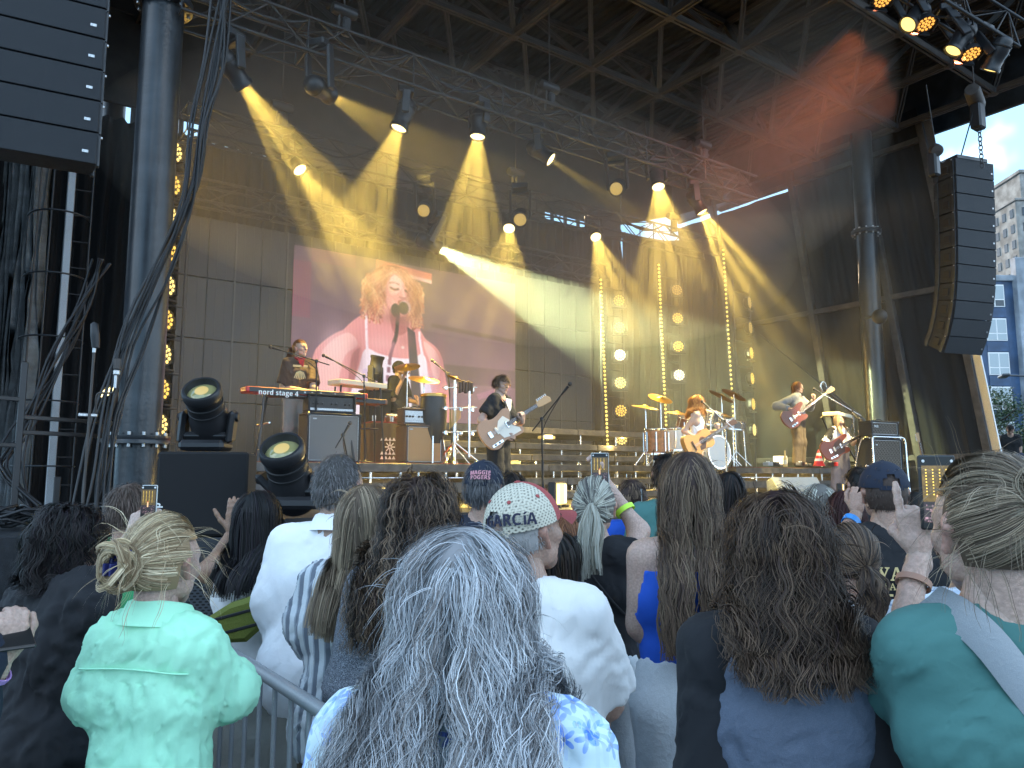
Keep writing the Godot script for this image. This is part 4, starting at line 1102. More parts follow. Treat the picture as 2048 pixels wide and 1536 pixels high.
func big_lamp(label: String, lens: Vector3, aim: Vector3, foot: Vector3, s: float) -> void:
	aim = aim.normalized()
	var o := thing("profile_spotlight", label, "stage lamp", at(foot), "large spotlights at the stage corner")
	var pivot := lens - aim * 0.42 * s - foot
	var ax := aim.cross(Vector3.UP).normalized()
	var fw := ax.cross(Vector3.UP)
	var yb := Basis(ax, Vector3.UP, fw)
	block(o, "base", Vector3(0, 0.05, 0) * s, Vector3(0.5, 0.12, 0.42) * s, M.black_plastic, 0.03, yb)
	block(o, "yoke_bar", Vector3(0, 0.16, 0) * s, Vector3(0.50, 0.09, 0.22) * s, M.black_plastic, 0.03, yb)
	for g in [-1.0, 1.0]:
		var a: Vector3 = ax * 0.27 * s * g + Vector3(0, 0.16, 0) * s
		var b: Vector3 = pivot + ax * 0.27 * s * g
		var t := along(a, b, ax)
		part(o, "yoke_arm", cb(Vector3(0.21 * s, a.distance_to(b) + 0.16 * s, 0.08 * s), 0.03), M.black_plastic, Transform3D(t.basis, (a + b) / 2))
		lathed(o, "tilt_lock", [Vector2(0, 0.03), Vector2(0.05, 0.028), Vector2(0.055, 0)], M.rubber, Transform3D(along(Vector3.ZERO, ax * g).basis.scaled(Vector3.ONE * s), b + ax * g * 0.04 * s), 16)
	var hd := lathed(o, "barrel", [Vector2(0, -0.40), Vector2(0.12, -0.39), Vector2(0.19, -0.33), Vector2(0.225, -0.2), Vector2(0.225, 0.0), Vector2(0.20, 0.08), Vector2(0.185, 0.28), Vector2(0.205, 0.30), Vector2(0.215, 0.33), Vector2(0.215, 0.41), Vector2(0.20, 0.43), Vector2(0.175, 0.43), Vector2(0.165, 0.36), Vector2(0.16, 0.35)], M.black_plastic, Transform3D(along(Vector3.ZERO, aim).basis.scaled(Vector3.ONE * s), pivot), 36)
	for y in [0.10, 0.20]: lathed(hd, "band", [Vector2(0.19, y), Vector2(0.203, y + 0.005), Vector2(0.203, y + 0.03), Vector2(0.19, y + 0.035)], M.rubber, ID, 36)
	lathed(hd, "lens", [Vector2(0.163, 0.355), Vector2(0.12, 0.385), Vector2(0.06, 0.40), Vector2(0, 0.404)], M.big_lens, ID, 36)
	lathed(hd, "lens_glint", [Vector2(0.075, 0.398), Vector2(0.05, 0.405), Vector2(0, 0.408)], M.painted_glint, ID, 24)  # glowing disc stands for the dull yellow reflection in the lens

func blinder(parent: Node3D, p: Vector3, face: Vector3, r: float, m_core: Material, called := "round_lamp") -> void:
	# a round head with a ring of cells: a cup and its bright cells, one sub-part per cell ring
	var key := "blinder_cells"
	if not cache.has(key):
		var m := MB.new()
		for q in [[0, 0.0, 1], [1, 0.36, 6], [2, 0.72, 12]]:
			for k in q[2]:
				var w: float = TAU * k / q[2] + 0.2 * q[0]
				m.lathe(at(Vector3(cos(w) * q[1], 0, sin(w) * q[1])), [Vector2(0.155, 0.0), Vector2(0.13, 0.06), Vector2(0.06, 0.10), Vector2(0, 0.11)], 8)
		cache[key] = m.done()
		var c := MB.new(); c.lathe(ID, [Vector2(0, -0.9), Vector2(0.6, -0.85), Vector2(0.95, -0.5), Vector2(1.0, 0.05), Vector2(0.93, 0.08), Vector2(0.9, -0.01), Vector2(0, -0.02)], 20)
		cache["blinder_cup"] = c.done()
		var y := MB.new()
		y.cbox(at(Vector3(-1.15, -0.1, 0)), Vector3(0.16, 0.5, 1.2), 0.04); y.cbox(at(Vector3(1.15, -0.1, 0)), Vector3(0.16, 0.5, 1.2), 0.04); y.cbox(at(Vector3(0, -0.1, -1.2)), Vector3(2.4, 0.5, 0.2), 0.04)
		cache["blinder_yoke"] = y.done()
	var t := along(Vector3.ZERO, face)
	var b := t.basis.scaled(Vector3.ONE * r)
	var cup := part(parent, called, cache["blinder_cup"], M.black_plastic, Transform3D(b, p))
	part(cup, "cells", cache[key], m_core)
	part(cup, "yoke", cache["blinder_yoke"], M.black_plastic)

func towers() -> void:
	# ladders of round lamps at the sides of the video wall
	var cols := [
		[Vector3(2.576, 7.397, -13.900), Vector3(2.751, 2.610, -13.900), 9, 0.21, ["lamp_warm", "lamp_amber"], "tall rack of round amber lamps beside the left column", Vector3(0.75, 0.0, 1.0)],
		[Vector3(11.929, 5.747, -12.600), Vector3(12.057, 2.585, -12.600), 6, 0.15, ["dim_glow", "lamp_amber", "lamp_white", "lamp_warm", "lamp_amber", "lamp_warm"], "rack of round amber lamps nearest the video wall", Vector3(-0.6, 0, 1.0)],
		[Vector3(13.931, 6.266, -12.600), Vector3(13.923, 4.175, -12.600), 4, 0.15, ["dim_glow", "lamp_amber", "lamp_amber", "lamp_white"], "rack of round amber lamps behind the singer", Vector3(-0.6, 0, 1.0)],
		[Vector3(16.672, 6.320, -12.600), Vector3(16.743, 2.950, -12.600), 6, 0.17, ["dim_glow", "dim_glow", "lamp_amber", "lamp_amber", "lamp_amber", "lamp_warm"], "rack of round amber lamps beside the bass player", Vector3(0.35, 0, 1.0)]]
	for q in cols:
		var a: Vector3 = q[0]; var b: Vector3 = q[1]
		b.x = (a.x + b.x) / 2; a.x = b.x
		var o := thing("lamp_tower", q[5], "lamp rack", at(Vector3(a.x, 0, a.z)), "upright racks of round lamps")
		var y1 := a.y + 0.6
		for g in [-1, 1]:
			rod(o, "upright", Vector3(0.34 * g, 1.4, -0.25), Vector3(0.34 * g, y1, -0.25), 0.025, M.truss_black)
		var n: int = q[2]
		for k in n + 1:
			var y: float = lerpf(a.y, b.y, (k - 0.5) / (n - 1.0)) 
			if y > 1.5: rod(o, "rung", Vector3(-0.34, y, -0.25), Vector3(0.34, y, -0.25), 0.018, M.truss_black)
		for k in n:
			var y: float = lerpf(a.y, b.y, k / (n - 1.0))
			var names: Array = q[4]
			blinder(o, Vector3(0, y, 0), (q[6] as Vector3).normalized(), q[3], M[names[k % names.size()]])
			if names.size() < 3 or names[k] != "dim_glow":
				spot(o, Vector3(0, y, 0) + (q[6] as Vector3).normalized() * 0.10, q[6], Color(1, 0.62, 0.14), 0.8 if q[2] < 9 else 0.9, 62.0, 0.6)
	# dotted light tubes
	for q in [[Vector3(10.889, 5.930, -12.000), Vector3(11.021, 2.427, -12.000), 42, "dotted amber light tube left of the lamp rack nearest the video wall"], [Vector3(12.145, 6.351, -11.500), Vector3(12.260, 2.847, -11.500), 42, "dotted amber light tube left of the singer"], [Vector3(14.335, 7.071, -11.500), Vector3(14.537, 2.300, -11.500), 46, "dotted amber light tube right of the singer"]]:
		var a: Vector3 = q[0]; var b: Vector3 = q[1]
		var o := thing("pixel_tube", q[3], "light tube", at(b), "upright dotted light tubes")
		block(o, "profile", Vector3((a.x - b.x) / 2, (a.y - b.y) / 2, -0.02), Vector3(0.035, a.y - b.y + 0.1, 0.03), M.black_plastic, 0.004, Basis(Vector3.BACK, atan2(b.x - a.x, a.y - b.y)))
		rod(o, "foot", Vector3(0, 1.93 - b.y, -0.03), Vector3(0, 0.05, -0.03), 0.015, M.black_plastic)
		if not cache.has("dot"):
			var m := MB.new(); m.lathe(ID, [Vector2(0.026, -0.012), Vector2(0.028, 0), Vector2(0.02, 0.018), Vector2(0, 0.024)], 8); cache["dot"] = m.done()
		for k in q[2]:
			part(o, "diode_lamp", cache["dot"], M.lamp_dot, Transform3D(Basis(Vector3.RIGHT, PI / 2), (a - b) * (k / float(q[2] - 1)) + Vector3(0, 0, 0.005)))
		for k in 3:
			omni(o, (a - b) * (0.15 + 0.35 * k) + Vector3(0, 0, 0.12), Color(1, 0.66, 0.15), 0.25, 0.1)

func front_lamps() -> void:
	# lamps on the truss near the roof edge
	for q in [[Vector3(11.788, 8.761, -5.402), "round cluster lamp glowing orange on the front truss, left of the grey spotlight"], [Vector3(12.399, 8.296, -5.035), "round cluster lamp glowing orange on the front truss, between two grey spotlights"], [Vector3(11.216, 9.133, -5.755), "round cluster lamp glowing orange at the top edge of the front truss"]]:
		var p: Vector3 = q[0]
		var o := thing("cluster_lamp", q[1], "stage lamp", at(p), "round cluster lamps on the front truss")
		blinder(o, Vector3.ZERO, Vector3(-0.15, -0.9, 0.3).normalized(), 0.15, M.lamp_orange)
		rod(o, "hanger", Vector3(0, 0.1, -0.02), Vector3(0.02, 0.55, -0.02), 0.03, M.black_plastic)
		spot(o, Vector3(-0.02, -0.08, 0.02), Vector3(11.933, 8.194, -7.857) - p, Color(1.0, 0.26, 0.10), 14.0, 24.0, 1.0)
	for q in [[Vector3(12.155, 8.335, -5.203), Vector3(9.300, 2.548, -8.094), "grey moving-head lamp on the front truss between the cluster lamps"], [Vector3(12.646, 8.033, -4.898), Vector3(13.142, 2.714, -8.423), "grey moving-head lamp at the end of the front truss by the roof edge"], [Vector3(11.554, 8.745, -5.571), Vector3(5.331, 2.436, -7.726), "grey moving-head lamp seen edge-on at the top of the front truss"]]:
		var l: Vector3 = q[0]
		var o := moving_head(q[2], l, q[1] - l, Vector3(l.x + 0.08, l.y + 0.72, l.z - 0.1), 0.85, false, "moving-head lamps on the front truss", M.lamp_warm)
		var d: Vector3 = (q[1] - l).normalized()
		spot(o, l - d * 0.25 - o.position, d, Color(1.0, 0.78, 0.36), 190.0, 7.0, 0.8)

func line_array(label: String, top: Vector3, yaw: float, n: int, size: Vector3, tilts: Array) -> void:
	var o := thing("speaker_array", label, "speaker array", turned(top, yaw), "hung line arrays either side of the stage")
	var m := MB.new()  # one cabinet: a wedge box, front at +z
	var h := size.y; var w := size.x / 2; var d := size.z
	var pts := [Vector3(-w, 0, 0), Vector3(w, 0, 0), Vector3(w * 0.93, -0.02, -d), Vector3(-w * 0.93, -0.02, -d), Vector3(-w, -h + 0.012, 0), Vector3(w, -h + 0.012, 0), Vector3(w * 0.93, -h + 0.03, -d), Vector3(-w * 0.93, -h + 0.03, -d)]
	for f in [[0, 1, 2, 3], [4, 5, 6, 7], [0, 1, 5, 4], [2, 3, 7, 6], [0, 3, 7, 4], [1, 2, 6, 5]]:
		var c := Vector3.ZERO
		for i in f: c += pts[i] / 4.0
		m.flat([pts[f[0]], pts[f[1]], pts[f[2]], pts[f[3]]], c - Vector3(0, -h / 2, -d / 2))
	var cab := m.done()
	var p := Vector3.ZERO; var ang := 0.0
	block(o, "fly_bar", Vector3(0, 0.06, -d / 2), Vector3(size.x * 0.8, 0.08, d * 0.9), M.black_steel, 0.01)
	for k in n:
		ang += deg_to_rad(tilts[mini(k, tilts.size() - 1)])
		var b := Basis(Vector3.RIGHT, ang)
		var c := part(o, "cabinet", cab, M.speaker_paint, Transform3D(b, p))
		block(c, "grille", Vector3(0, -h / 2, 0.008), Vector3(size.x * 0.985, h * 0.94, 0.014), M.mesh_grille, 0.004)
		block(c, "badge", Vector3(w * 0.86, -h * 0.62, 0.018), Vector3(size.x * 0.035, h * 0.09, 0.006), M.aluminium, 0.001)
		for g in [-1.0, 1.0]:
			block(c, "side_rail", Vector3(w * 1.0 * g, -h / 2, -0.06), Vector3(0.03, h * 0.98, 0.07), M.black_steel, 0.004)
			block(c, "rear_rail", Vector3(w * 0.94 * g, -h / 2, -d * 0.86), Vector3(0.03, h * 0.98, 0.07), M.black_steel, 0.004)
			block(c, "handle", Vector3(w * 0.97 * g, -h * 0.5, -d * 0.45), Vector3(0.03, h * 0.42, d * 0.26), M.rubber, 0.006)
			block(c, "hinge_pin", Vector3(w * 1.02 * g, -h * 0.06, -0.06), Vector3(0.03, 0.02, 0.02), M.aluminium, 0.003)
		p += b * Vector3(0, -h, 0)

func wing_speakers() -> void:
	line_array("big dark speaker array hung by the left wing, broad grilles to the crowd", Vector3(0.091, 6.307, -7.179), -0.12, 7, Vector3(1.35, 0.275, 0.5), [0.0, 0.6, 0.8, 1.0, 1.0, 1.2, 1.2, 1.4])
	line_array("curved dark speaker array hung against the sky on the right", Vector3(15.160, 7.657, -6.253), -0.30, 11, Vector3(0.95, 0.335, 0.52), [2.0, 0.2, 0.3, 0.4, 0.6, 1.0, 2.0, 3.0, 4.5, 6.0, 7.0])
	var h1 := Vector3(15.093, 8.836, -6.126)
	var o := thing("chain_hoist", "grey cylinder hoist with chain above the right speaker array", "hoist", at(h1), "speaker hoists")
	lathed(o, "motor", [Vector2(0, -0.3), Vector2(0.12, -0.29), Vector2(0.14, -0.22), Vector2(0.14, 0.22), Vector2(0.12, 0.29), Vector2(0, 0.3)], M.frame_steel, Transform3D(Basis(Vector3(0, 0.3, 1).normalized(), PI / 2 - 0.15), Vector3.ZERO), 18)
	block(o, "gear_case", Vector3(0.05, -0.36, 0), Vector3(0.24, 0.5, 0.2), M.black_plastic, 0.03)
	for k in 9:
		var ring := []
		for i in 13: ring.append(Vector3(cos(TAU * i / 12) * 0.028 * (1 if k % 2 else 0.3), sin(TAU * i / 12) * 0.055, sin(TAU * i / 12) * 0.0 + cos(TAU * i / 12) * 0.028 * (0.3 if k % 2 else 1)) + Vector3(0.08, -0.62 - 0.085 * k, 0))
		pipe(o, "chain_link", ring, 0.010, M.frame_steel, 5)
	rod(o, "lift_chain", Vector3(0, 0.1, 0), Vector3(0.0, 10.3 - h1.y, 0), 0.012, M.frame_steel)
	rod(o, "sling", Vector3(-0.05, -0.2, 0), Vector3(14.954, 7.750, -6.386) - h1, 0.012, M.cable)
	var h2 := Vector3(13.458, 7.399, -6.144)
	var o2 := thing("chain_hoist", "dark hoist on a wire at the left edge of the right speaker array", "hoist", at(h2), "speaker hoists")
	lathed(o2, "motor", [Vector2(0, -0.24), Vector2(0.09, -0.23), Vector2(0.105, -0.17), Vector2(0.105, 0.17), Vector2(0.09, 0.23), Vector2(0, 0.24)], M.frame_steel, Transform3D(Basis(Vector3(0.2, 0.2, 1).normalized(), PI / 2 + 0.5), Vector3.ZERO), 18)
	block(o2, "gear_case", Vector3(-0.12, -0.30, 0), Vector3(0.17, 0.42, 0.16), M.black_plastic, 0.03)
	rod(o2, "wire", Vector3(0, 0.05, 0), Vector3(13.237, 8.523, -6.135) - h2, 0.010, M.cable)
	pipe(o2, "tether", sag(Vector3(-0.05, -0.1, 0), Vector3(14.206, 7.471, -6.342) - h2, 0.08, 8), 0.012, M.cable, 6)
	# dome lamp on the right column
	var dm := thing("dome_lamp", "round black dome fitting fixed to the right column", "lamp", at(Vector3(16.888, 5.386, -9.191)))
	lathed(dm, "dome", [Vector2(0, -0.17), Vector2(0.09, -0.15), Vector2(0.15, -0.08), Vector2(0.17, 0.0), Vector2(0.15, 0.08), Vector2(0.09, 0.15), Vector2(0, 0.17)], M.rubber, ID, 22)
	block(dm, "bracket", Vector3(-0.05, 0.02, -0.2), Vector3(0.06, 0.06, 0.25), M.black_steel, 0.006)
	# black flight case at the stage corner and subs under it
	var fc := thing("flight_case", "black cloth-covered flight case with a white number label", "case", turned(Vector3(1.842, 1.651, -7.299), -0.40))
	fc.position.y = 0
	var top := Vector3(1.728, 1.963, -6.901)
	block(fc, "cover", Vector3(0, top.y - 0.36, 0), Vector3(0.74, 0.72, 0.7), M.curtain, 0.02)
	block(fc, "plinth", Vector3(0, (top.y - 0.73) / 2, 0), Vector3(0.9, top.y - 0.73, 0.8), M.speaker_paint, 0.02)
	block(fc, "number_plate", Vector3(-0.375, top.y - 0.53, 0.30), Vector3(0.012, 0.24, 0.10), M.tolex, 0.002)
	words(fc, "number_text", "d0475", 0.085, M.white_paint, Transform3D(Basis(Vector3.FORWARD, PI / 2), Vector3(-0.345, top.y - 0.55, 0.353)), "Droid Sans", true)
	for k in 2:
		var sp := Vector3(1.635, 1.237, -6.085)
		var o3 := thing("subwoofer", "black subwoofer with perforated grille, %s" % ["under the flight case", "right of the one under the flight case"][k], "speaker", turned(Vector3(sp.x + 0.95 * k - 0.1, 0, sp.z + 0.05 * k), -0.35), "subwoofers along the stage front")
		block(o3, "cabinet", Vector3(0, 0.55, -0.36), Vector3(0.92, 1.1, 0.7), M.speaker_paint, 0.02)
		block(o3, "grille", Vector3(0, 0.55, 0.0), Vector3(0.86, 1.0, 0.03), M.perforated, 0.006)
		for g in [-1, 1]:
			for y in [0.75, 0.86]:
				block(o3, "handle", Vector3(0.38 * g, y, 0.022), Vector3(0.09, 0.03, 0.02), M.rubber, 0.006)

func mic_stand(label: String, foot: Vector3, joint: Vector3, tip: Vector3, group := "microphone stands on the stage", silver := false) -> void:
	var o := thing("microphone_stand", label, "mic stand", at(foot), group)
	var j := joint - foot; var t := tip - foot
	var m_: Material = M.chrome if silver else M.black_plastic
	lathed(o, "base", [Vector2(0.13, 0), Vector2(0.13, 0.015), Vector2(0.03, 0.035), Vector2(0.016, 0.05)], M.black_plastic, ID, 20)
	rod(o, "pole", Vector3(0, 0.02, 0), j * Vector3(0.5, 0.55, 0.5), 0.014, m_)
	rod(o, "pole", j * Vector3(0.5, 0.53, 0.5), j, 0.010, m_)
	var back := j - (t - j).normalized() * 0.18
	rod(o, "boom", back, t - (t - j).normalized() * 0.12, 0.008, m_)
	block(o, "clutch", j, Vector3(0.04, 0.05, 0.04), M.black_plastic, 0.01)
	var d := (t - j).normalized()
	var mic := pipe(o, "microphone", [t - d * 0.15, t - d * 0.03], [0.011, 0.018], M.black_plastic, 10)
	lathed(mic, "grille", [Vector2(0, 0.026), Vector2(0.018, 0.02), Vector2(0.026, 0), Vector2(0.018, -0.02), Vector2(0, -0.026)], M.frame_steel, at(t), 12)
	pipe(o, "lead", curve([t - d * 0.15, j + Vector3(0, -0.12, 0.02), j * Vector3(0.5, 0.5, 0.5), Vector3(0.03, 0.06, 0.02)], 5), 0.005, M.cable, 5)

func amp(label: String, p: Vector3, yaw: float, s: Vector3, cab: Material, cloth: Material, kind: String, group := "") -> Node3D:
	var o := thing("speaker_cabinet" if kind == "cab" else "guitar_amplifier", label, "amplifier", turned(p, yaw), group)
	var w := s.x; var h := s.y; var d := s.z; var e := 0.028
	block(o, "top", Vector3(0, h - e / 2, -d / 2), Vector3(w, e, d), cab, 0.008)
	block(o, "bottom", Vector3(0, e / 2, -d / 2), Vector3(w, e, d), cab, 0.008)
	for g in [-1, 1]: block(o, "side", Vector3((w - e) / 2 * g, h / 2, -d / 2), Vector3(e, h - 2 * e - 0.002, d), cab, 0.008)
	block(o, "back", Vector3(0, h / 2, -d + 0.012), Vector3(w - 2 * e, h - 2 * e, 0.02), cab, 0.003)
	if kind == "cab":
		block(o, "grille_cloth", Vector3(0, h / 2, -0.035), Vector3(w - 2 * e - 0.004, h - 2 * e - 0.004, 0.02), cloth, 0.003)
		for g in [-1, 1]:
			block(o, "trim", Vector3(0, h / 2 + (h / 2 - e - 0.006) * g, -0.022), Vector3(w - 2 * e - 0.004, 0.008, 0.012), M.aluminium, 0.002)
			block(o, "trim", Vector3((w / 2 - e - 0.006) * g, h / 2, -0.022), Vector3(0.008, h - 2 * e - 0.024, 0.012), M.aluminium, 0.002)
			for y in [0.02, h - 0.02]: block(o, "corner", Vector3((w / 2 - 0.018) * g, y, -0.012), Vector3(0.042, 0.042, 0.03), M.black_steel, 0.006)
		block(o, "badge", Vector3(-w * 0.36, h * 0.88, -0.018), Vector3(0.05, 0.018, 0.008), M.aluminium, 0.002)
	else:
		block(o, "panel", Vector3(0, h * 0.56, -0.045), Vector3(w - 2 * e - 0.004, h * 0.6, 0.02), cloth, 0.003)
		block(o, "strip", Vector3(0, h * 0.2, -0.04), Vector3(w - 2 * e - 0.004, h * 0.13, 0.02), M.aluminium, 0.003)
		for k in 9:
			if k in [3, 6]: continue
			lathed(o, "knob", [Vector2(0.016, 0), Vector2(0.014, 0.02), Vector2(0, 0.022)], M.knob_black, Transform3D(Basis(Vector3.RIGHT, PI / 2), Vector3(-w * 0.38 + w * 0.095 * k, h * 0.5, -0.034)), 12)
	pipe(o, "handle", curve([Vector3(-0.1, h, -d / 2), Vector3(-0.06, h + 0.03, -d / 2), Vector3(0.06, h + 0.03, -d / 2), Vector3(0.1, h, -d / 2)], 4), 0.01, M.rubber, 6)
	return o

func cymbal(parent: Node3D, p: Vector3, r: float, tilt_x: float, tilt_z: float, foot_y: float) -> void:
	lathed(parent, "cymbal", [Vector2(r, -0.012), Vector2(r * 0.6, 0.006), Vector2(r * 0.22, 0.016), Vector2(r * 0.14, 0.034), Vector2(0, 0.04)], M.gold_cymbal, Transform3D(Basis.from_euler(Vector3(tilt_x, 0, tilt_z)), p), 28)
	rod(parent, "stand", Vector3(p.x, foot_y, p.z), p, 0.011, M.chrome)
	for k in 3:
		var w := TAU * k / 3 + p.x
		rod(parent, "stand_leg", Vector3(p.x, foot_y + 0.28, p.z), Vector3(p.x + cos(w) * 0.26, foot_y + 0.01, p.z + sin(w) * 0.26), 0.010, M.chrome)

func drum(parent: Node3D, called: String, t: Transform3D, r: float, h: float, shell: Material) -> void:
	var d := lathed(parent, called, [Vector2(r, -h / 2), Vector2(r, h / 2)], shell, t, 28)
	for g in [-1.0, 1.0]:
		lathed(d, "hoop", [Vector2(r * 1.03, (h / 2 - 0.02) * g), Vector2(r * 1.05, (h / 2 - 0.01) * g), Vector2(r * 1.05, (h / 2 + 0.012) * g), Vector2(r * 0.98, (h / 2 + 0.012) * g), Vector2(r * 0.97, h / 2 * g)], M.chrome, ID, 28)
		lathed(d, "drumhead", [Vector2(r * 0.975, h / 2 * g), Vector2(0, (h / 2 + 0.001) * g)], M.drum_head, ID, 28)
	for k in 8:
		var w := TAU * k / 8
		block(d, "lug", Vector3(cos(w) * (r + 0.012), 0, sin(w) * (r + 0.012)), Vector3(0.022, h * 0.8, 0.022), M.chrome, 0.006, Basis(Vector3.UP, -w))

func keyboard(label: String, c: Vector3, yaw: float, L: float, shell: Material, back: Material, group: String) -> Node3D:
	# players stand on its -z side; the panel to +z is its rear
	var o := thing("keyboard", label, "keyboard", turned(c, yaw), group)
	block(o, "case", Vector3(0, 0.02, 0), Vector3(L, 0.075, 0.30), shell, 0.012)
	block(o, "rear_panel", Vector3(0, 0.018, 0.152), Vector3(L - 0.08, 0.06, 0.006), back, 0.002)
	block(o, "key_bed", Vector3(0, 0.052, -0.075), Vector3(L - 0.1, 0.012, 0.14), M.white_paint, 0.003)
	for k in int(L / 0.034):
		if k % 7 in [2, 6]: continue
		block(o, "black_key", Vector3(-L / 2 + 0.07 + 0.034 * k, 0.063, -0.05), Vector3(0.012, 0.012, 0.09), M.knob_black, 0.002)
	return o

func backline() -> void:
	var f := 1.93; var fl := 1.38
	# keyboards on the left riser
	var kc := Vector3(3.720, 2.839, -9.990)
	var k := keyboard("red stage keyboard with white lettering on its rear panel, on a folding stand", kc, -0.02, 1.66, M.red_paint, M.black_plastic, "keyboards on the stage")
	words(k, "lettering", "nord stage 4", 0.088, M.white_paint, at(Vector3(-0.42, -0.012, 0.158)), "Droid Sans", true, 0.003)
	for x in [-0.12, -0.02, 0.10, 0.3]: block(k, "socket", Vector3(x + 0.05, 0.018, 0.157), Vector3(0.025, 0.02, 0.004), M.aluminium, 0.002)
	var ks := thing("keyboard_stand", "black folding stand under the red keyboard", "stand", at(Vector3(kc.x, f, kc.z)))
	for q in [[-0.6, 0.12], [-0.48, -0.12], [0.5, 0.12], [0.62, -0.12]]:
		rod(ks, "leg", Vector3(q[0] * 1.18, 0, q[1] * 2.6), Vector3(q[0], kc.y - f - 0.03, q[1]), 0.016, M.black_plastic)
	for x in [-0.56, 0.56]: rod(ks, "crossbar", Vector3(x, (kc.y - f) * 0.55, -0.25), Vector3(x, (kc.y - f) * 0.55, 0.25), 0.012, M.chrome)
	block(ks, "tray", Vector3(0, kc.y - f - 0.035, 0), Vector3(1.1, 0.03, 0.26), M.black_plastic, 0.006)
	var c2 := Vector3(4.551, 3.035, -10.173)
	keyboard("cream synthesiser on a second tier beside the red keyboard", c2, 0.25, 0.85, M.cream, M.cream, "keyboards on the stage")
	var c3 := Vector3(4.595, 2.785, -10.055)
	keyboard("small orange-sided synthesiser under the cream one", c3, 0.1, 0.6, M.drum_shell, M.black_plastic, "keyboards on the stage")
	var k2 := thing("keyboard_stand", "black column stand under the cream synthesiser", "stand", at(Vector3(c2.x, f, c2.z)))
	for q in [[-0.3, 0.1], [0.3, 0.1], [-0.3, -0.1], [0.3, -0.1]]: rod(k2, "leg", Vector3(q[0] * 1.2, 0, q[1] * 1.6), Vector3(q[0], c2.y - f - 0.02, q[1]), 0.015, M.black_plastic)
	rod(k2, "crossbar", Vector3(-0.33, 0.5, 0), Vector3(0.33, 0.5, 0), 0.012, M.black_plastic)
	# amplifiers
	var a1 := Vector3(4.030, 2.007, -9.720)
	amp("black speaker cabinet with grey cloth on the keyboard riser", Vector3(a1.x, f, -9.72), -0.06, Vector3(0.74, 0.66, 0.40), M.tolex, M.silver_cloth, "cab", "guitar amplifiers")
	amp("black amplifier head with a row of knobs on the grey-cloth cabinet", Vector3(a1.x - 0.02, f + 0.66, -9.76), -0.06, Vector3(0.66, 0.26, 0.26), M.tolex, M.panel_black, "head", "guitar amplifiers")
	var a2 := Vector3(5.415, 2.028, -9.740)
	amp("brown speaker cabinet with an orange lit cloth front, beside the conga", Vector3(a2.x, f, -9.74), -0.1, Vector3(0.58, 0.56, 0.42), M.brown_tolex, M.tan_cloth, "cab", "guitar amplifiers")
	amp("brown amplifier head with two rows of knobs on the orange-front cabinet", Vector3(a2.x - 0.06, f + 0.56, -9.80), -0.1, Vector3(0.50, 0.24, 0.26), M.brown_tolex, M.aluminium, "head", "guitar amplifiers")
	diamond_amp()
	mic_stand("short gooseneck microphone in front of the grey-cloth cabinet", Vector3(a1.x + 0.1, fl, -9.2), Vector3(3.701, 2.243, -8.670), Vector3(3.759, 2.386, -8.607))
	# percussion
	var pc := thing("percussion_rack", "chrome percussion rack with hanging blocks and a tripod foot beside the brown cabinet", "percussion", at(Vector3(0, f, 0) + Vector3(5.826, 2.278, -9.623) * Vector3(1, 0, 1)))
	for x in [0.0, 0.16]: rod(pc, "post", Vector3(x, 0.1, x), Vector3(x, 1.22 - x, x), 0.017, M.chrome)
	for y in [0.45, 0.8, 1.1]:
		rod(pc, "arm", Vector3(-0.2, y, 0), Vector3(0.36, y + 0.04, 0.05), 0.010, M.chrome)
		for x in [-0.16, 0.1, 0.3]: block(pc, "clamp", Vector3(x, y, 0.02), Vector3(0.05, 0.07, 0.05), M.chrome, 0.012)
	for j in 5: block(pc, "bell_block", Vector3(0.06 + 0.05 * j, 1.12 + 0.02 * (j % 2), 0.06), Vector3(0.038, 0.17, 0.05), M.wood_dark, 0.008)
	for j in 3:
		var w := TAU * j / 3 + 0.3
		rod(pc, "foot", Vector3(0, 0.32, 0), Vector3(cos(w) * 0.42, 0.0, sin(w) * 0.42), 0.014, M.chrome)
	for j in 9: rod(pc, "chime", Vector3(-0.1 + 0.022 * j, 0.78, 0.04), Vector3(-0.1 + 0.022 * j, 0.5 + 0.02 * j, 0.04), 0.006, M.gold_cymbal)
	var cg := thing("conga_drum", "dark conga drum with a gold rim behind the brown amplifier", "drum", at(Vector3(0, f, 0) + Vector3(5.617, 2.429, -9.873) * Vector3(1, 0, 1)))
	lathed(cg, "shell", [Vector2(0.14, 0.3), Vector2(0.19, 0.5), Vector2(0.205, 0.75), Vector2(0.18, 1.0)], M.black_plastic, ID, 28)
	lathed(cg, "rim", [Vector2(0.18, 0.98), Vector2(0.195, 0.985), Vector2(0.195, 1.02), Vector2(0.17, 1.03)], M.gold_cymbal, ID, 28)
	lathed(cg, "drumhead", [Vector2(0.175, 1.025), Vector2(0, 1.03)], M.drum_head, ID, 28)
	for j in 3: rod(cg, "leg", Vector3(cos(TAU * j / 3) * 0.16, 0.4, sin(TAU * j / 3) * 0.16), Vector3(cos(TAU * j / 3) * 0.24, 0, sin(TAU * j / 3) * 0.24), 0.014, M.chrome)
	var pk := thing("percussion_kit", "percussion set of cymbals and toms around the man in the black cap", "drum kit", at(Vector3(0, f, 0)))
	for q in [[Vector3(6.129, 3.625, -11.682), 0.22, 0.35, 0.3], [Vector3(6.085, 3.336, -11.014), 0.26, 0.35, 0.05], [Vector3(6.408, 3.319, -10.539), 0.15, 0.2, -0.4]]:
		cymbal(pk, q[0] - Vector3(0, f, 0), q[1], q[2], q[3], 0.0)
	drum(pk, "tom", turned(Vector3(5.859, 2.719, -11.019) - Vector3(0, f, 0), 0, 0.25), 0.16, 0.22, M.drum_shell)
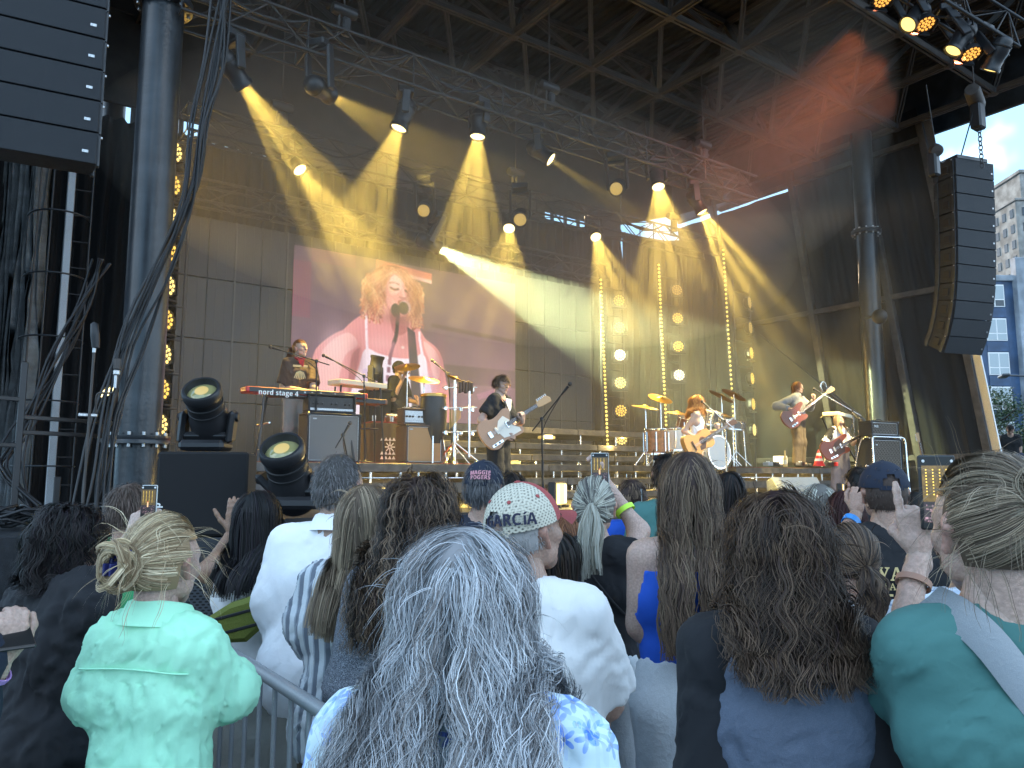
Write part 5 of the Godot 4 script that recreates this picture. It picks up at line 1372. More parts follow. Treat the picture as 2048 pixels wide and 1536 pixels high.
	drum(pk, "tom", turned(Vector3(5.565, 2.601, -10.998) - Vector3(0, f, 0), 0, 0.2), 0.16, 0.22, M.wood_red)
	rod(pk, "tom_post", Vector3(0, 0, 0) + Vector3(5.859, 2.719, -11.019) * Vector3(1, 0, 1), Vector3(5.859, 2.719, -11.019) - Vector3(0, f, 0), 0.016, M.chrome)
	rod(pk, "tom_post", Vector3(5.565, 2.601, -10.998) * Vector3(1, 0, 1), Vector3(5.565, 2.601, -10.998) - Vector3(0, f, 0), 0.016, M.chrome)
	var tb := thing("percussion_table", "small table under a dark cloth printed with white triangles", "table", at(Vector3(0, f, 0) + Vector3(5.292, 2.273, -10.870) * Vector3(1, 0, 1)))
	drape_box(tb, Vector3(0.56, 0.62, 0.44))
	block(tb, "top_tray", Vector3(0, 0.64, 0), Vector3(0.5, 0.03, 0.38), M.red_carpet, 0.006)
	for r_ in 3:
		for c in 5:
			var tri := MB.new(); tri.prism(ID, [Vector2(-0.03, 0), Vector2(0.03, 0), Vector2(0, 0.05)], 0.003)
			part(tb, "print_triangle", tri, M.white_paint, at(Vector3(-0.13 + 0.065 * c, [0.08, 0.15, 0.36][r_], 0.256)))
	for j in 8:
		part(tb, "print_ray", cb(Vector3(0.016, 0.07, 0.003), 0.001), M.white_paint, Transform3D(Basis(Vector3.BACK, TAU * j / 8), Vector3(0, 0.265, 0.256) + Basis(Vector3.BACK, TAU * j / 8) * Vector3(0, 0.05, 0)))
	for j in 2: lathed(tb, "drum_stick_cup", [Vector2(0.03, 0), Vector2(0.035, 0.1)], M.chrome, at(Vector3(-0.15 + 0.3 * j, 0.655, 0)), 12)
	# unlit moving head on the riser behind the percussion
	var ml := Vector3(5.690, 3.608, -11.997)
	moving_head("black moving-head lamp standing behind the percussion, unlit", ml + Vector3(0.02, 0.2, 0.02), Vector3(0.1, 1, 0.15), ml + Vector3(0, -0.32, 0), 0.72, false, "spotlights standing on the floor")
	var mlp := thing("lamp_plinth", "dark plinth under the unlit lamp behind the percussion", "plinth", at(Vector3(ml.x, f, ml.z)))
	block(mlp, "box", Vector3(0, (ml.y - 0.42 - f) / 2, 0), Vector3(0.4, ml.y - 0.42 - f, 0.4), M.curtain, 0.01)
	block(mlp, "lid", Vector3(0, ml.y - 0.405 - f, 0), Vector3(0.44, 0.03, 0.44), M.black_plastic, 0.006)
	# drum kit
	var dk := thing("drum_kit", "drum kit with clear shells and bronze cymbals on the riser behind the singer", "drum kit", at(Vector3(0, f, 0)))
	for q in [[Vector3(9.849, 3.108, -9.352), 0.22, 0.5, 0.05], [Vector3(9.503, 2.935, -9.377), 0.24, 0.22, -0.03], [Vector3(10.418, 2.882, -9.475), 0.24, 0.2, 0.0], [Vector3(11.192, 3.205, -9.122), 0.25, 0.35, -0.35], [Vector3(11.538, 3.254, -9.116), 0.24, 0.3, -0.4], [Vector3(11.108, 2.828, -8.991), 0.2, 0.15, -0.1]]:
		cymbal(dk, q[0] - Vector3(0, f, 0), q[1], q[2], q[3], 0.0)
	drum(dk, "bass_drum", Transform3D(Basis(Vector3.RIGHT, PI / 2 - 0.05) , Vector3(10.618, 2.157, -8.944) - Vector3(0, f, 0)), 0.28, 0.4, M.drum_head)
	drum(dk, "floor_tom", at(Vector3(9.692, 2.338, -9.331) - Vector3(0, f, 0)), 0.2, 0.42, M.drum_shell)
	drum(dk, "floor_tom", at(Vector3(10.257, 2.391, -9.415) - Vector3(0, f, 0)), 0.19, 0.38, M.drum_head)
	drum(dk, "rack_tom", turned(Vector3(10.762, 2.777, -8.997) - Vector3(0, f, 0), 0, 0.35), 0.16, 0.22, M.chrome)
	drum(dk, "rack_tom", turned(Vector3(10.394, 2.690, -9.273) - Vector3(0, f, 0), 0, 0.35), 0.15, 0.2, M.wood_red)
	drum(dk, "snare_drum", turned(Vector3(11.251, 2.668, -8.912) - Vector3(0, f, 0), 0, 0.2), 0.175, 0.14, M.chrome)
	for q in [Vector3(9.692, 2.338, -9.331), Vector3(10.257, 2.391, -9.415), Vector3(11.251, 2.668, -8.912), Vector3(10.762, 2.777, -8.997), Vector3(10.394, 2.690, -9.273)]:
		for j in 3:
			var w := TAU * j / 3 + 0.5
			var t: Vector3 = q - Vector3(0, f, 0)
			rod(dk, "drum_leg", Vector3(t.x + cos(w) * 0.2, 0, t.z + sin(w) * 0.2), Vector3(t.x + cos(w) * 0.17, t.y, t.z + sin(w) * 0.17), 0.009, M.chrome)
	# other floor gear on the drum riser
	var cream2 := Vector3(13.869, 2.912, -8.493)
	keyboard("long cream keyboard beside the bass player", cream2, 0.3, 1.05, M.cream, M.cream, "keyboards on the stage")
	var kst := thing("keyboard_stand", "black crossed stand under the long cream keyboard", "stand", at(Vector3(cream2.x, f, cream2.z)))
	for g in [-1, 1]:
		rod(kst, "leg", Vector3(0.4 * g, 0, 0.15 * g), Vector3(-0.4 * g, cream2.y - f - 0.02, 0.1 * g), 0.018, M.black_plastic)
		rod(kst, "leg", Vector3(0.4 * g, 0, -0.15 * g), Vector3(-0.4 * g, cream2.y - f - 0.02, -0.1 * g), 0.018, M.black_plastic)
	var ln := thing("lantern", "small bright lantern box on the drum riser beside the bottle", "lamp", at(Vector3(12.308, 2.126, -8.733) * Vector3(1, 0, 1) + Vector3(0, f, 0)))
	block(ln, "glow_box", Vector3(0, 0.12, 0), Vector3(0.24, 0.15, 0.14), M.lamp_white, 0.01)
	block(ln, "base", Vector3(0, 0.025, 0), Vector3(0.26, 0.05, 0.16), M.black_plastic, 0.008)
	omni(ln, Vector3(0, 0.14, 0.16), Color(1, 0.8, 0.45), 0.4, 0.08)
	var bt := thing("bottle", "clear bottle beside the bright lantern on the drum riser", "bottle", at(Vector3(12.209, 2.121, -8.557) * Vector3(1, 0, 1) + Vector3(0, f, 0)))
	lathed(bt, "glass", [Vector2(0.035, 0), Vector2(0.037, 0.15), Vector2(0.014, 0.21), Vector2(0.013, 0.29), Vector2(0, 0.29)], M.dim_glow, ID, 14)  # faint glow put into the glass, which is no lamp
	lathed(bt, "label_band", [Vector2(0.0375, 0.04), Vector2(0.0375, 0.12)], M.cream, ID, 14)
	var cn := thing("traffic_cone", "small red and white cone among toys on the drum riser edge", "cone", at(Vector3(12.723, 1.976, -8.212) * Vector3(1, 0, 1) + Vector3(0, f, 0)))
	lathed(cn, "cone", [Vector2(0.11, 0.01), Vector2(0.09, 0.05), Vector2(0.012, 0.30), Vector2(0, 0.31)], M.red_paint, ID, 18)
	for y in [0.1, 0.2]: lathed(cn, "white_band", [Vector2(0.092 - 0.31 * (y - 0.05), y), Vector2(0.092 - 0.31 * (y - 0.005), y + 0.045)], M.white_paint, ID, 18)
	for q in [[1536, "small grey pedal box"], [1550, "effects pedal with white knobs"], [1600, "red toy box"], [1660, "little yellow figure"], [1672, "small white candle"]]:
		var p2 := Vector3(11.883, 1.957, -8.690).lerp(Vector3(13.297, 1.961, -8.052), (q[0] - 1536) / 154.0)
		var pd := thing("pedal_box", q[1] + " on the edge of the drum riser", "pedal", at(Vector3(p2.x, f + 0.01, p2.z)), "small gear on the drum riser edge")
		block(pd, "box", Vector3(0, 0.035, 0), Vector3(0.14 + 0.04 * sin(q[0]), 0.07, 0.12), [M.black_plastic, M.strap_grey, M.red_paint, M.gold_cymbal, M.white_paint][int(q[0]) % 5], 0.008)
		for x in [-0.03, 0.03]: lathed(pd, "knob", [Vector2(0.012, 0), Vector2(0.01, 0.015), Vector2(0, 0.016)], M.white_paint, at(Vector3(x, 0.07, 0)), 8)
	# wedge monitor
	var wm := thing("wedge_monitor", "grey wedge monitor speaker at the stage front before the guitarist in jeans", "speaker", turned(Vector3(10.472, 1.430, -7.177) * Vector3(1, 0, 1) + Vector3(0, fl, 0), 2.6))
	var wp := MB.new()
	wp.prism(Transform3D(Basis(Vector3.UP, PI / 2), Vector3.ZERO), [Vector2(-0.24, 0), Vector2(0.24, 0), Vector2(0.24, 0.12), Vector2(-0.02, 0.36), Vector2(-0.24, 0.30)], 0.72, 0.01)
	part(wm, "cabinet", wp, M.strap_grey)
	block(wm, "handle", Vector3(0, 0.15, 0.245), Vector3(0.2, 0.05, 0.02), M.rubber, 0.008)
	# guitar resting on a stand, consoles at the far side
	guitar("guitar resting upright on a stand beyond the diamond-grille amplifier", Vector3(16.352, 1.781, -8.127), Vector3(16.186, 2.463, -8.145), Vector3(-0.3, 0, 1), "electric", M.wood_dark, M.maple, 0.95)
	var cs := thing("mixing_desk", "dark monitor mixing desk on road cases at the side of the stage", "mixing desk", turned(Vector3(19.995, 2.324, -8.541) * Vector3(1, 0, 1) + Vector3(0, 1.2, 0), 0.9))
	block(cs, "road_case", Vector3(0, 0.35, 0), Vector3(2.4, 0.75, 0.8), M.tolex, 0.015)
	block(cs, "case_lid", Vector3(0, 0.80, 0.05), Vector3(2.5, 0.12, 0.9), M.black_plastic, 0.02)
	block(cs, "desk", Vector3(0.2, 1.0, 0), Vector3(1.7, 0.28, 0.6), M.black_plastic, 0.03, Basis(Vector3.RIGHT, 0.25))
	for j in 3: block(cs, "display_hood", Vector3(-0.4 + 0.55 * j, 1.2, -0.18), Vector3(0.4, 0.26, 0.08), M.rubber, 0.02, Basis(Vector3.RIGHT, -0.2))
	for j in 12: block(cs, "fader_cap", Vector3(-0.5 + 0.12 * j, 1.15, 0.15), Vector3(0.03, 0.02, 0.05), M.aluminium, 0.004)
	for x in [-1.15, 0, 1.15]: block(cs, "case_edge", Vector3(x, 0.35, 0.405), Vector3(0.03, 0.75, 0.015), M.aluminium, 0.003)
	block(cs, "floor_deck", Vector3(0, -0.61, 0), Vector3(3.4, 1.18, 2.2), M.deck, 0.02)
	# microphone stands
	mic_stand("microphone on a slanted boom in front of the guitarist", Vector3(0, fl, 0) + Vector3(5.392, 1.486, -6.956) * Vector3(1, 0, 1), Vector3(5.320, 2.396, -6.874), Vector3(5.486, 2.777, -6.575))
	mic_stand("singer's microphone on a boom stand", Vector3(0, fl, 0) + Vector3(9.611, 1.506, -7.779) * Vector3(1, 0, 1), Vector3(9.503, 2.596, -7.695), Vector3(9.273, 2.903, -7.938), "microphone stands on the stage", true)
	mic_stand("microphone reaching across to the keyboard player", Vector3(0, f, 0) + Vector3(3.825, 2.099, -9.839) * Vector3(1, 0, 1), Vector3(3.749, 3.271, -9.721), Vector3(3.239, 3.456, -10.057))
	mic_stand("microphone on a long boom above the cream synthesiser", Vector3(0, f, 0) + Vector3(4.525, 2.113, -9.833) * Vector3(1, 0, 1), Vector3(4.443, 3.126, -9.742), Vector3(3.969, 3.406, -10.038))
	mic_stand("drum microphone hanging over the conga", Vector3(0, f, 0) + Vector3(6.546, 2.181, -10.856) * Vector3(1, 0, 1), Vector3(6.406, 3.418, -10.773), Vector3(6.171, 3.637, -10.908))
	mic_stand("microphone before the bass player on a tall boom", Vector3(0, f, 0) + Vector3(13.645, 2.057, -8.037) * Vector3(1, 0, 1), Vector3(13.528, 2.968, -7.986), Vector3(12.913, 3.377, -8.364), "microphone stands on the stage", true)
	mic_stand("microphone beside the guitarist in jeans", Vector3(0, fl, 0) + Vector3(13.283, 1.508, -7.758) * Vector3(1, 0, 1), Vector3(13.164, 2.782, -7.654), Vector3(13.258, 2.888, -7.820))
	audience_mics()
	# the thick stay crossing behind the bass player
	var sy := thing("guy_strut", "dark tubular strut slanting down past the bass player", "strut")
	rod(sy, "tube", Vector3(14.607, 4.947, -10.759), Vector3(15.183, 3.000, -8.781), 0.018, M.black_steel)
	rod(sy, "tube", Vector3(14.985, 3.711, -9.559), Vector3(15.241, 2.897, -8.755), 0.045, M.black_steel)
	var rg := []
	for i in 13: rg.append(Vector3(14.949, 3.668, -9.467) + Vector3(cos(TAU * i / 12) * 0.10, sin(TAU * i / 12) * 0.10, 0))
	pipe(sy, "shackle", rg, 0.022, M.chrome, 8)
	rod(sy, "anchor_post", Vector3(15.221, 2.938, -8.763) * Vector3(1, 0, 1) + Vector3(0, 1.38, 0), Vector3(15.221, 2.938, -8.763), 0.05, M.black_steel)

func drape_box(parent: Node3D, s: Vector3) -> void:
	var m := MB.new()
	var n := 48
	for i in n:
		var pts := []; var ns := []
		for e in [[0, 0], [1, 0], [1, 1], [0, 1]]:
			var w: float = TAU * (i + e[0]) / n
			var k := 1.0 / maxf(absf(cos(w)), absf(sin(w)))
			k = minf(k, 1.25)
			var out := Vector3(cos(w) * s.x / 2, 0, sin(w) * s.z / 2) * k
			var fl := 1.0 if e[1] == 1 else 1.12 + 0.05 * sin(w * 12.0)
			pts.append(Vector3(out.x * fl, s.y if e[1] == 1 else 0.02, out.z * fl)); ns.append((Vector3(cos(w), 0.1, sin(w)) + Vector3(-sin(w), 0, cos(w)) * 0.4 * cos(w * 12.0)).normalized())
		m.smooth(pts, ns)
	part(parent, "cloth", m, M.cloth_brown)
	block(parent, "table_top", Vector3(0, s.y, 0), Vector3(s.x, 0.02, s.z), M.cloth_brown, 0.004)

func diamond_amp() -> void:
	var im := Image.create(128, 128, false, Image.FORMAT_RGB8)
	for y in 128:
		for x in 128:
			var a := fmod(x + y * 0.62 + 256.0, 32.0); var b := fmod(x - y * 0.62 + 256.0, 32.0)
			im.set_pixel(x, y, Color(0.85, 0.80, 0.74) if minf(a, b) < 5.5 else Color(0.16, 0.13, 0.12))
	var dm := mat("diamond_cloth", Color(0.42, 0.38, 0.34), 0.85, 0, ImageTexture.create_from_image(im), 6.0)
	dm.uv1_triplanar_sharpness = 8.0
	var b := Vector3(13.396, 1.759, -7.269)
	var base := Vector3(b.x, 1.46, b.z)
	amp("tall speaker cabinet with diamond-pattern cloth in a chrome tube frame", base, -0.12, Vector3(0.80, 0.96, 0.34), M.tolex, dm, "cab", "guitar amplifiers")
	var hd := amp("black amplifier head with diamond-pattern cloth on top of the tall cabinet", base + Vector3(-0.05, 1.0, 0), -0.12, Vector3(0.76, 0.27, 0.27), M.tolex, dm, "cab", "guitar amplifiers")
	words(hd, "lettering", "VOX", 0.05, M.white_paint, at(Vector3(-0.23, 0.17, -0.018)), "Droid Serif", true, 0.003)
	var fr := thing("chrome_trolley", "chrome tube trolley frame around the diamond-cloth cabinet", "stand", turned(Vector3(base.x, 1.38, base.z), -0.12))
	for g in [-1, 1]:
		pipe(fr, "tube", curve([Vector3(0.46 * g, 0.0, 0.05), Vector3(0.455 * g, 0.5, 0.03), Vector3(0.45 * g, 0.98, 0.02), Vector3(0.40 * g, 1.06, 0.0), Vector3(0.28 * g, 1.065, 0.0)], 5), 0.016, M.chrome, 8)
		pipe(fr, "tube", curve([Vector3(0.47 * g, 0.0, -0.36), Vector3(0.46 * g, 0.5, -0.34), Vector3(0.45 * g, 1.0, -0.2), Vector3(0.43 * g, 1.05, -0.05)], 5), 0.016, M.chrome, 8)
		lathed(fr, "pivot", [Vector2(0.03, 0), Vector2(0.025, 0.02), Vector2(0, 0.022)], M.chrome, Transform3D(Basis(Vector3.BACK, -PI / 2 * g), Vector3(0.46 * g, 0.55, -0.1)), 12)
	rod(fr, "crossbar", Vector3(-0.46, 0.04, 0.05), Vector3(0.46, 0.04, 0.05), 0.014, M.chrome)
	rod(fr, "crossbar", Vector3(-0.28, 1.065, 0.0), Vector3(0.28, 1.065, 0.0), 0.016, M.chrome)

func audience_mics() -> void:
	var foot := Vector3(0.861, 1.349, -7.363)
	var o := thing("audience_microphones", "tall stand with a furry shotgun microphone and a grey studio microphone beside the left column", "mic stand", at(Vector3(foot.x, 0, foot.z)))
	var z := Vector3(foot.x, 0, foot.z)
	var top := Vector3(0.840, 2.775, -7.168) - z; var mid := Vector3(0.835, 2.258, -7.247) - z
	rod(o, "pole", Vector3(0, 0.0, 0), Vector3(mid.x * 0.5, 1.5, mid.z * 0.5), 0.018, M.frame_steel)
	rod(o, "pole", Vector3(mid.x * 0.5, 1.5, mid.z * 0.5), top, 0.011, M.frame_steel)
	for k in 3: rod(o, "leg", Vector3(0, 0.45, 0), Vector3(cos(TAU * k / 3) * 0.4, 0.01, sin(TAU * k / 3) * 0.4), 0.012, M.black_plastic)
	lathed(o, "windshield", [Vector2(0, -0.11), Vector2(0.03, -0.10), Vector2(0.036, 0), Vector2(0.03, 0.10), Vector2(0, 0.12)], M.cable, Transform3D(Basis(Vector3(0.3, 0, 1).normalized(), 0.12), top + Vector3(0.0, 0.14, 0)), 16)
	rod(o, "clip_tube", top, top + Vector3(0, 0.06, 0), 0.014, M.aluminium)
	block(o, "clamp", mid, Vector3(0.14, 0.03, 0.03), M.aluminium, 0.006)
	var st := Vector3(1.000, 2.609, -7.078) - z
	pipe(o, "side_arm", curve([mid + Vector3(0.06, 0, 0), Vector3(0.882, 2.415, -7.191) - z, Vector3(0.921, 2.440, -7.159) - z, Vector3(0.991, 2.444, -7.108) - z, st + Vector3(0, -0.1, 0)], 4), 0.009, M.frame_steel, 6)
	rod(o, "swivel", st + Vector3(0, -0.13, 0), st, 0.012, M.aluminium)
	block(o, "studio_microphone", st + Vector3(0.005, 0.07, 0), Vector3(0.055, 0.10, 0.045), M.frame_steel, 0.012)
	block(o, "microphone_body", st + Vector3(0.005, 0.0, 0), Vector3(0.05, 0.05, 0.042), M.aluminium, 0.01)

# body centre, nut end of the neck, outward normal of the face
func guitar(label: String, c: Vector3, nut: Vector3, face: Vector3, kind: String, body_m: Material, neck_m: Material, s := 1.0, pick: Material = null) -> Node3D:
	var x := (nut - c).normalized()
	var z := (face - x * face.dot(x)).normalized()
	var o := thing("guitar", label, "guitar", Transform3D(Basis(x, z.cross(x), z), c), "guitars on the stage")
	var L := c.distance_to(nut)
	var dep := 0.045; var out := []
	match kind:
		"acoustic":
			dep = 0.11
			out = [Vector2(0.25, 0.03), Vector2(0.23, 0.12), Vector2(0.15, 0.15), Vector2(0.06, 0.12), Vector2(-0.04, 0.14), Vector2(-0.14, 0.195), Vector2(-0.22, 0.16), Vector2(-0.255, 0.0), Vector2(-0.22, -0.16), Vector2(-0.14, -0.195), Vector2(-0.04, -0.14), Vector2(0.06, -0.12), Vector2(0.15, -0.15), Vector2(0.23, -0.12), Vector2(0.25, -0.03)]
		"single":
			out = [Vector2(0.15, 0.05), Vector2(0.19, 0.12), Vector2(0.14, 0.16), Vector2(0.05, 0.135), Vector2(-0.03, 0.13), Vector2(-0.13, 0.165), Vector2(-0.21, 0.12), Vector2(-0.23, 0.0), Vector2(-0.20, -0.12), Vector2(-0.12, -0.165), Vector2(-0.02, -0.13), Vector2(0.08, -0.145), Vector2(0.19, -0.155), Vector2(0.215, -0.10), Vector2(0.15, -0.055), Vector2(0.13, 0)]
		_:
			out = [Vector2(0.14, 0.04), Vector2(0.26, 0.10), Vector2(0.24, 0.15), Vector2(0.10, 0.14), Vector2(-0.04, 0.13), Vector2(-0.16, 0.19), Vector2(-0.26, 0.13), Vector2(-0.27, 0.0), Vector2(-0.21, -0.13), Vector2(-0.08, -0.17), Vector2(0.04, -0.135), Vector2(0.14, -0.15), Vector2(0.21, -0.13), Vector2(0.20, -0.08), Vector2(0.13, -0.04)]
	for i in out.size(): out[i] = out[i] * s
	var m := MB.new(); m.prism(ID, round_poly(out, 4), dep * s, 0.008)
	part(o, "body", m, body_m)
	var zf := dep * s / 2
	block(o, "neck", Vector3((0.12 * s + L) / 2, 0, zf + 0.004), Vector3(L - 0.12 * s, 0.046, 0.026), neck_m, 0.01)
	block(o, "fingerboard", Vector3((0.08 * s + L) / 2, 0, zf + 0.020), Vector3(L - 0.08 * s, 0.047, 0.008), M.wood_dark if kind != "single" else M.wood_dark, 0.002)
	for k in 14: block(o, "fret", Vector3(L - (L - 0.1 * s) * (1.0 - pow(0.944, k + 1)), 0, zf + 0.0255), Vector3(0.003, 0.045, 0.003), M.aluminium, 0.001)
	var hd := MB.new(); hd.prism(ID, [Vector2(0, -0.024), Vector2(0.05, -0.04), Vector2(0.19, -0.05), Vector2(0.20, 0.0), Vector2(0.16, 0.045), Vector2(0.04, 0.035), Vector2(0, 0.024)], 0.016, 0.003)
	var hp := part(o, "headstock", hd, neck_m, at(Vector3(L, 0, zf - 0.002)))
	for k in 6: rod(hp, "tuning_peg", Vector3(0.04 + 0.025 * k, 0.0, 0.0), Vector3(0.04 + 0.025 * k, 0.066, 0.0), 0.006, M.chrome)
	for k in 6: rod(o, "string", Vector3(-0.13 * s, -0.018 + 0.0072 * k, zf + 0.028), Vector3(L, -0.016 + 0.0064 * k, zf + 0.027), 0.0009, M.chrome)
	if kind == "acoustic":
		lathed(o, "sound_hole", [Vector2(0.052, 0.0), Vector2(0, 0.001)], M.wood_dark, Transform3D(Basis(Vector3.RIGHT, PI / 2), Vector3(0.06, 0, zf + 0.002)), 24)
		lathed(o, "rosette", [Vector2(0.064, 0.0), Vector2(0.062, 0.0015), Vector2(0.053, 0.0015)], M.wood_red, Transform3D(Basis(Vector3.RIGHT, PI / 2), Vector3(0.06, 0, zf + 0.002)), 24)
		block(o, "bridge", Vector3(-0.12, 0, zf + 0.006), Vector3(0.03, 0.15, 0.01), M.wood_dark, 0.003)
		var pg := MB.new(); pg.prism(ID, [Vector2(0.1, -0.05), Vector2(0.04, -0.12), Vector2(-0.05, -0.11), Vector2(-0.03, -0.05)], 0.003)
		part(o, "pickguard", pg, M.wood_dark, at(Vector3(0, 0, zf + 0.002)))
	else:
		var pg := MB.new()
		var po := [Vector2(0.15, 0.03), Vector2(0.12, 0.12), Vector2(0.0, 0.09), Vector2(-0.06, 0.03), Vector2(-0.1, -0.08), Vector2(-0.02, -0.12), Vector2(0.1, -0.12), Vector2(0.14, -0.05)]
		if kind == "single": po = [Vector2(0.13, 0.03), Vector2(0.09, 0.10), Vector2(0.02, 0.08), Vector2(-0.05, 0.0), Vector2(-0.02, -0.10), Vector2(0.08, -0.125), Vector2(0.18, -0.13), Vector2(0.18, -0.09), Vector2(0.13, -0.04)]
		for i in po.size(): po[i] = po[i] * s
		pg.prism(ID, po, 0.003)
		part(o, "pickguard", pg, pick if pick else M.ivory, at(Vector3(0, 0, zf + 0.002)))
		for k in 2: block(o, "pickup", Vector3((0.08 - 0.13 * k) * s, 0, zf + 0.010), Vector3(0.03, 0.085, 0.014), M.chrome if k == 0 else M.ivory, 0.004)
		block(o, "bridge", Vector3(-0.13 * s, 0, zf + 0.010), Vector3(0.05, 0.08, 0.014), M.chrome, 0.004)
		block(o, "control_plate", Vector3(-0.11 * s, -0.115 * s, zf + 0.004), Vector3(0.15, 0.032, 0.004), M.chrome, 0.002)
		for k in 2: lathed(o, "knob", [Vector2(0.011, 0), Vector2(0.010, 0.014), Vector2(0, 0.015)], M.knob_black, Transform3D(Basis(Vector3.RIGHT, PI / 2), Vector3((-0.14 + 0.05 * k) * s, -0.115 * s, zf + 0.006)), 12)
	return o

# ---- performers ----
func player(label: String, head: Vector3, floor_y: float, toward: Vector3, s: Dictionary) -> Dictionary:
	var hh := (head.y - floor_y) / 1.585 * 1.70
	s.label = label; s.at = Vector3(head.x, floor_y, head.z); s.h = hh; s.face = true
	s.yaw = atan2(-toward.x, -toward.z)
	s.group = "musicians on the stage"
	var lean: float = s.get("lean", 0.0)
	var fw := Vector3(toward.x, 0, toward.z).normalized()
	s.at -= fw * sin(lean) * 0.6
	var inv := turned(s.at, s.yaw).affine_inverse()
	for k in ["la", "ra"]:
		if s.has(k): s[k] = [inv * s[k][0], inv * s[k][1]]
	if s.has("hand_dir"):
		for i in s.hand_dir:
			s.hand_dir[i][0] = inv.basis * s.hand_dir[i][0]
			s.hand_dir[i][1] = inv.basis * s.hand_dir[i][1]
	return person(s)

func performers() -> void:
	var R := Vector3(0.814, 0, 0.581)   # along the picture's rightward direction
	var N := Vector3(-0.581, 0, 0.814)  # towards the crowd
	var pale := Color(0.60, 0.40, 0.31); var warm := Color(0.52, 0.32, 0.23)
	var f := 1.93; var fl := 1.38
	# keyboard player
	var p := player("keyboard player in a brown printed tee and red neckerchief behind the red keyboard", Vector3(3.838, 3.561, -10.603), f, N * 0.9 + R * 0.35, {"wide": 1.04, "skin": pale, "look": 0.75, "nod": 0.05, "seed": 71,
		"ra": [Vector3(3.645, 3.003, -10.700), Vector3(3.805, 2.915, -10.166)], "la": [Vector3(3.961, 2.991, -10.353), Vector3(3.947, 2.888, -10.069)], "hands": ["relaxed", "relaxed"],
		"top": {"m": M.cloth_dark_tee, "hem": 0.95, "sleeve": 0.85, "loose": 0.02, "sleeve_loose": 0.03}, "bottom": {"m": M.cloth_sand, "flare": 0.02}})
	hair(p, {"style": "pony", "colors": RED, "tie": Vector3(-0.1, 0.1, 1.0), "guides": 120, "kids": 12, "spread": 0.006, "width": 0.003, "lift": 0.04, "tail": 26, "tail_len": 0.26, "tail_wave": 0.006, "bush": 2.0, "seed": 72})
	var nk := MB.new()
	nk.tube([p.U.call(Vector3(-0.07, 1.45, -0.02)), p.U.call(Vector3(-0.03, 1.43, -0.085)), p.U.call(Vector3(0.03, 1.43, -0.085)), p.U.call(Vector3(0.07, 1.45, -0.02)), p.U.call(Vector3(0.0, 1.48, 0.065)), p.U.call(Vector3(-0.07, 1.45, -0.02))], 0.020, 8)
	nk.prism(Transform3D(Basis.IDENTITY, p.U.call(Vector3(-0.01, 1.40, -0.118))), [Vector2(-0.05, 0.05), Vector2(0.05, 0.05), Vector2(0.03, -0.03), Vector2(-0.03, -0.09)], 0.012)
	part(p.o, "neckerchief", nk, M.cloth_red)
	var pr := part(p.o, "chest_print", cb(Vector3(0.20, 0.03, 0.004), 0.001), M.lettering_gold, Transform3D(p.tip, p.U.call(Vector3(0, 1.33, -0.118))))
	for k in 7: part(pr, "print_ray", cb(Vector3(0.014, 0.13 - 0.012 * absf(k - 3), 0.004), 0.001), M.lettering_gold, turned(Vector3(-0.06 + 0.02 * k, -0.13, 0), 0, 0.05, (k - 3) * 0.12))
	# percussionist drinking
	p = player("percussionist in a black cap and black shirt drinking from a cup", Vector3(6.188, 3.638, -12.133), f, R * 0.8 + N * 0.4, {"wide": 1.05, "skin": warm, "nod": 0.25, "seed": 73,
		"ra": [Vector3(6.034, 3.069, -12.017), Vector3(6.161, 3.482, -11.866)], "la": [Vector3(6.378, 3.093, -12.078), Vector3(6.367, 3.012, -11.726)], "hands": ["hold", "relaxed"], "hand_dir": {0: [Vector3(0, 0.4, 0), Vector3(-0.5, 0, -0.5)]},
		"top": {"m": M.cloth_black, "hem": 0.88, "sleeve": 0.9, "loose": 0.03}, "bottom": {"m": M.cloth_brown}})
	hair(p, {"style": "short", "colors": DARK, "len": 0.02, "steps": 3, "guides": 120, "kids": 8, "width": 0.003, "lift": 0.03, "seed": 74})
	cap_hat(p, M.cloth_black, M.cloth_black, M.cloth_black)
	var cup := thing("drinking_cup", "small gold cup at the lips of the percussionist", "cup", turned(Vector3(6.188, 3.603, -11.829), 0, 0, -0.9))
	lathed(cup, "cup_wall", [Vector2(0.028, -0.05), Vector2(0.038, 0.05)], M.gold_cymbal, ID, 14)
	lathed(cup, "cup_base", [Vector2(0.028, -0.05), Vector2(0, -0.05)], M.gold_cymbal, ID, 14)
	# lead guitarist
	p = player("guitarist in an open black shirt and glasses playing a blond electric guitar", Vector3(5.249, 2.849, -7.599), fl, R * 0.85 + N * 0.45, {"wide": 1.06, "skin": pale, "look": -0.15, "nod": -0.15, "lean": 0.03, "seed": 75,
		"ra": [Vector3(4.950, 2.410, -7.568), Vector3(5.039, 2.233, -7.222)], "la": [Vector3(5.371, 2.314, -7.468), Vector3(5.235, 2.379, -7.122)], "hands": ["fret", "relaxed"],
		"hand_dir": {1: [R * 0.9 + Vector3(0, -0.2, 0), -N], 0: [Vector3(0, 0.9, 0) + N * 0.5, -R * 0.5 + N * -0.6]},
		"top": {"m": M.cloth_black, "hem": 0.80, "sleeve": 0.72, "loose": 0.015, "flare": 0.02, "sleeve_loose": 0.022, "neck": 0.085, "scoop": 0.03}, "bottom": {"m": M.cloth_black, "flare": 0.035}})
	hair(p, {"style": "short", "colors": BROWN, "len": 0.06, "steps": 7, "guides": 190, "kids": 12, "width": 0.0024, "lift": 0.14, "wave": 0.007, "freq": 70.0, "seed": 76, "stand": 0.5, "gravity": 0.12, "nape": -0.3})
	glasses(p)
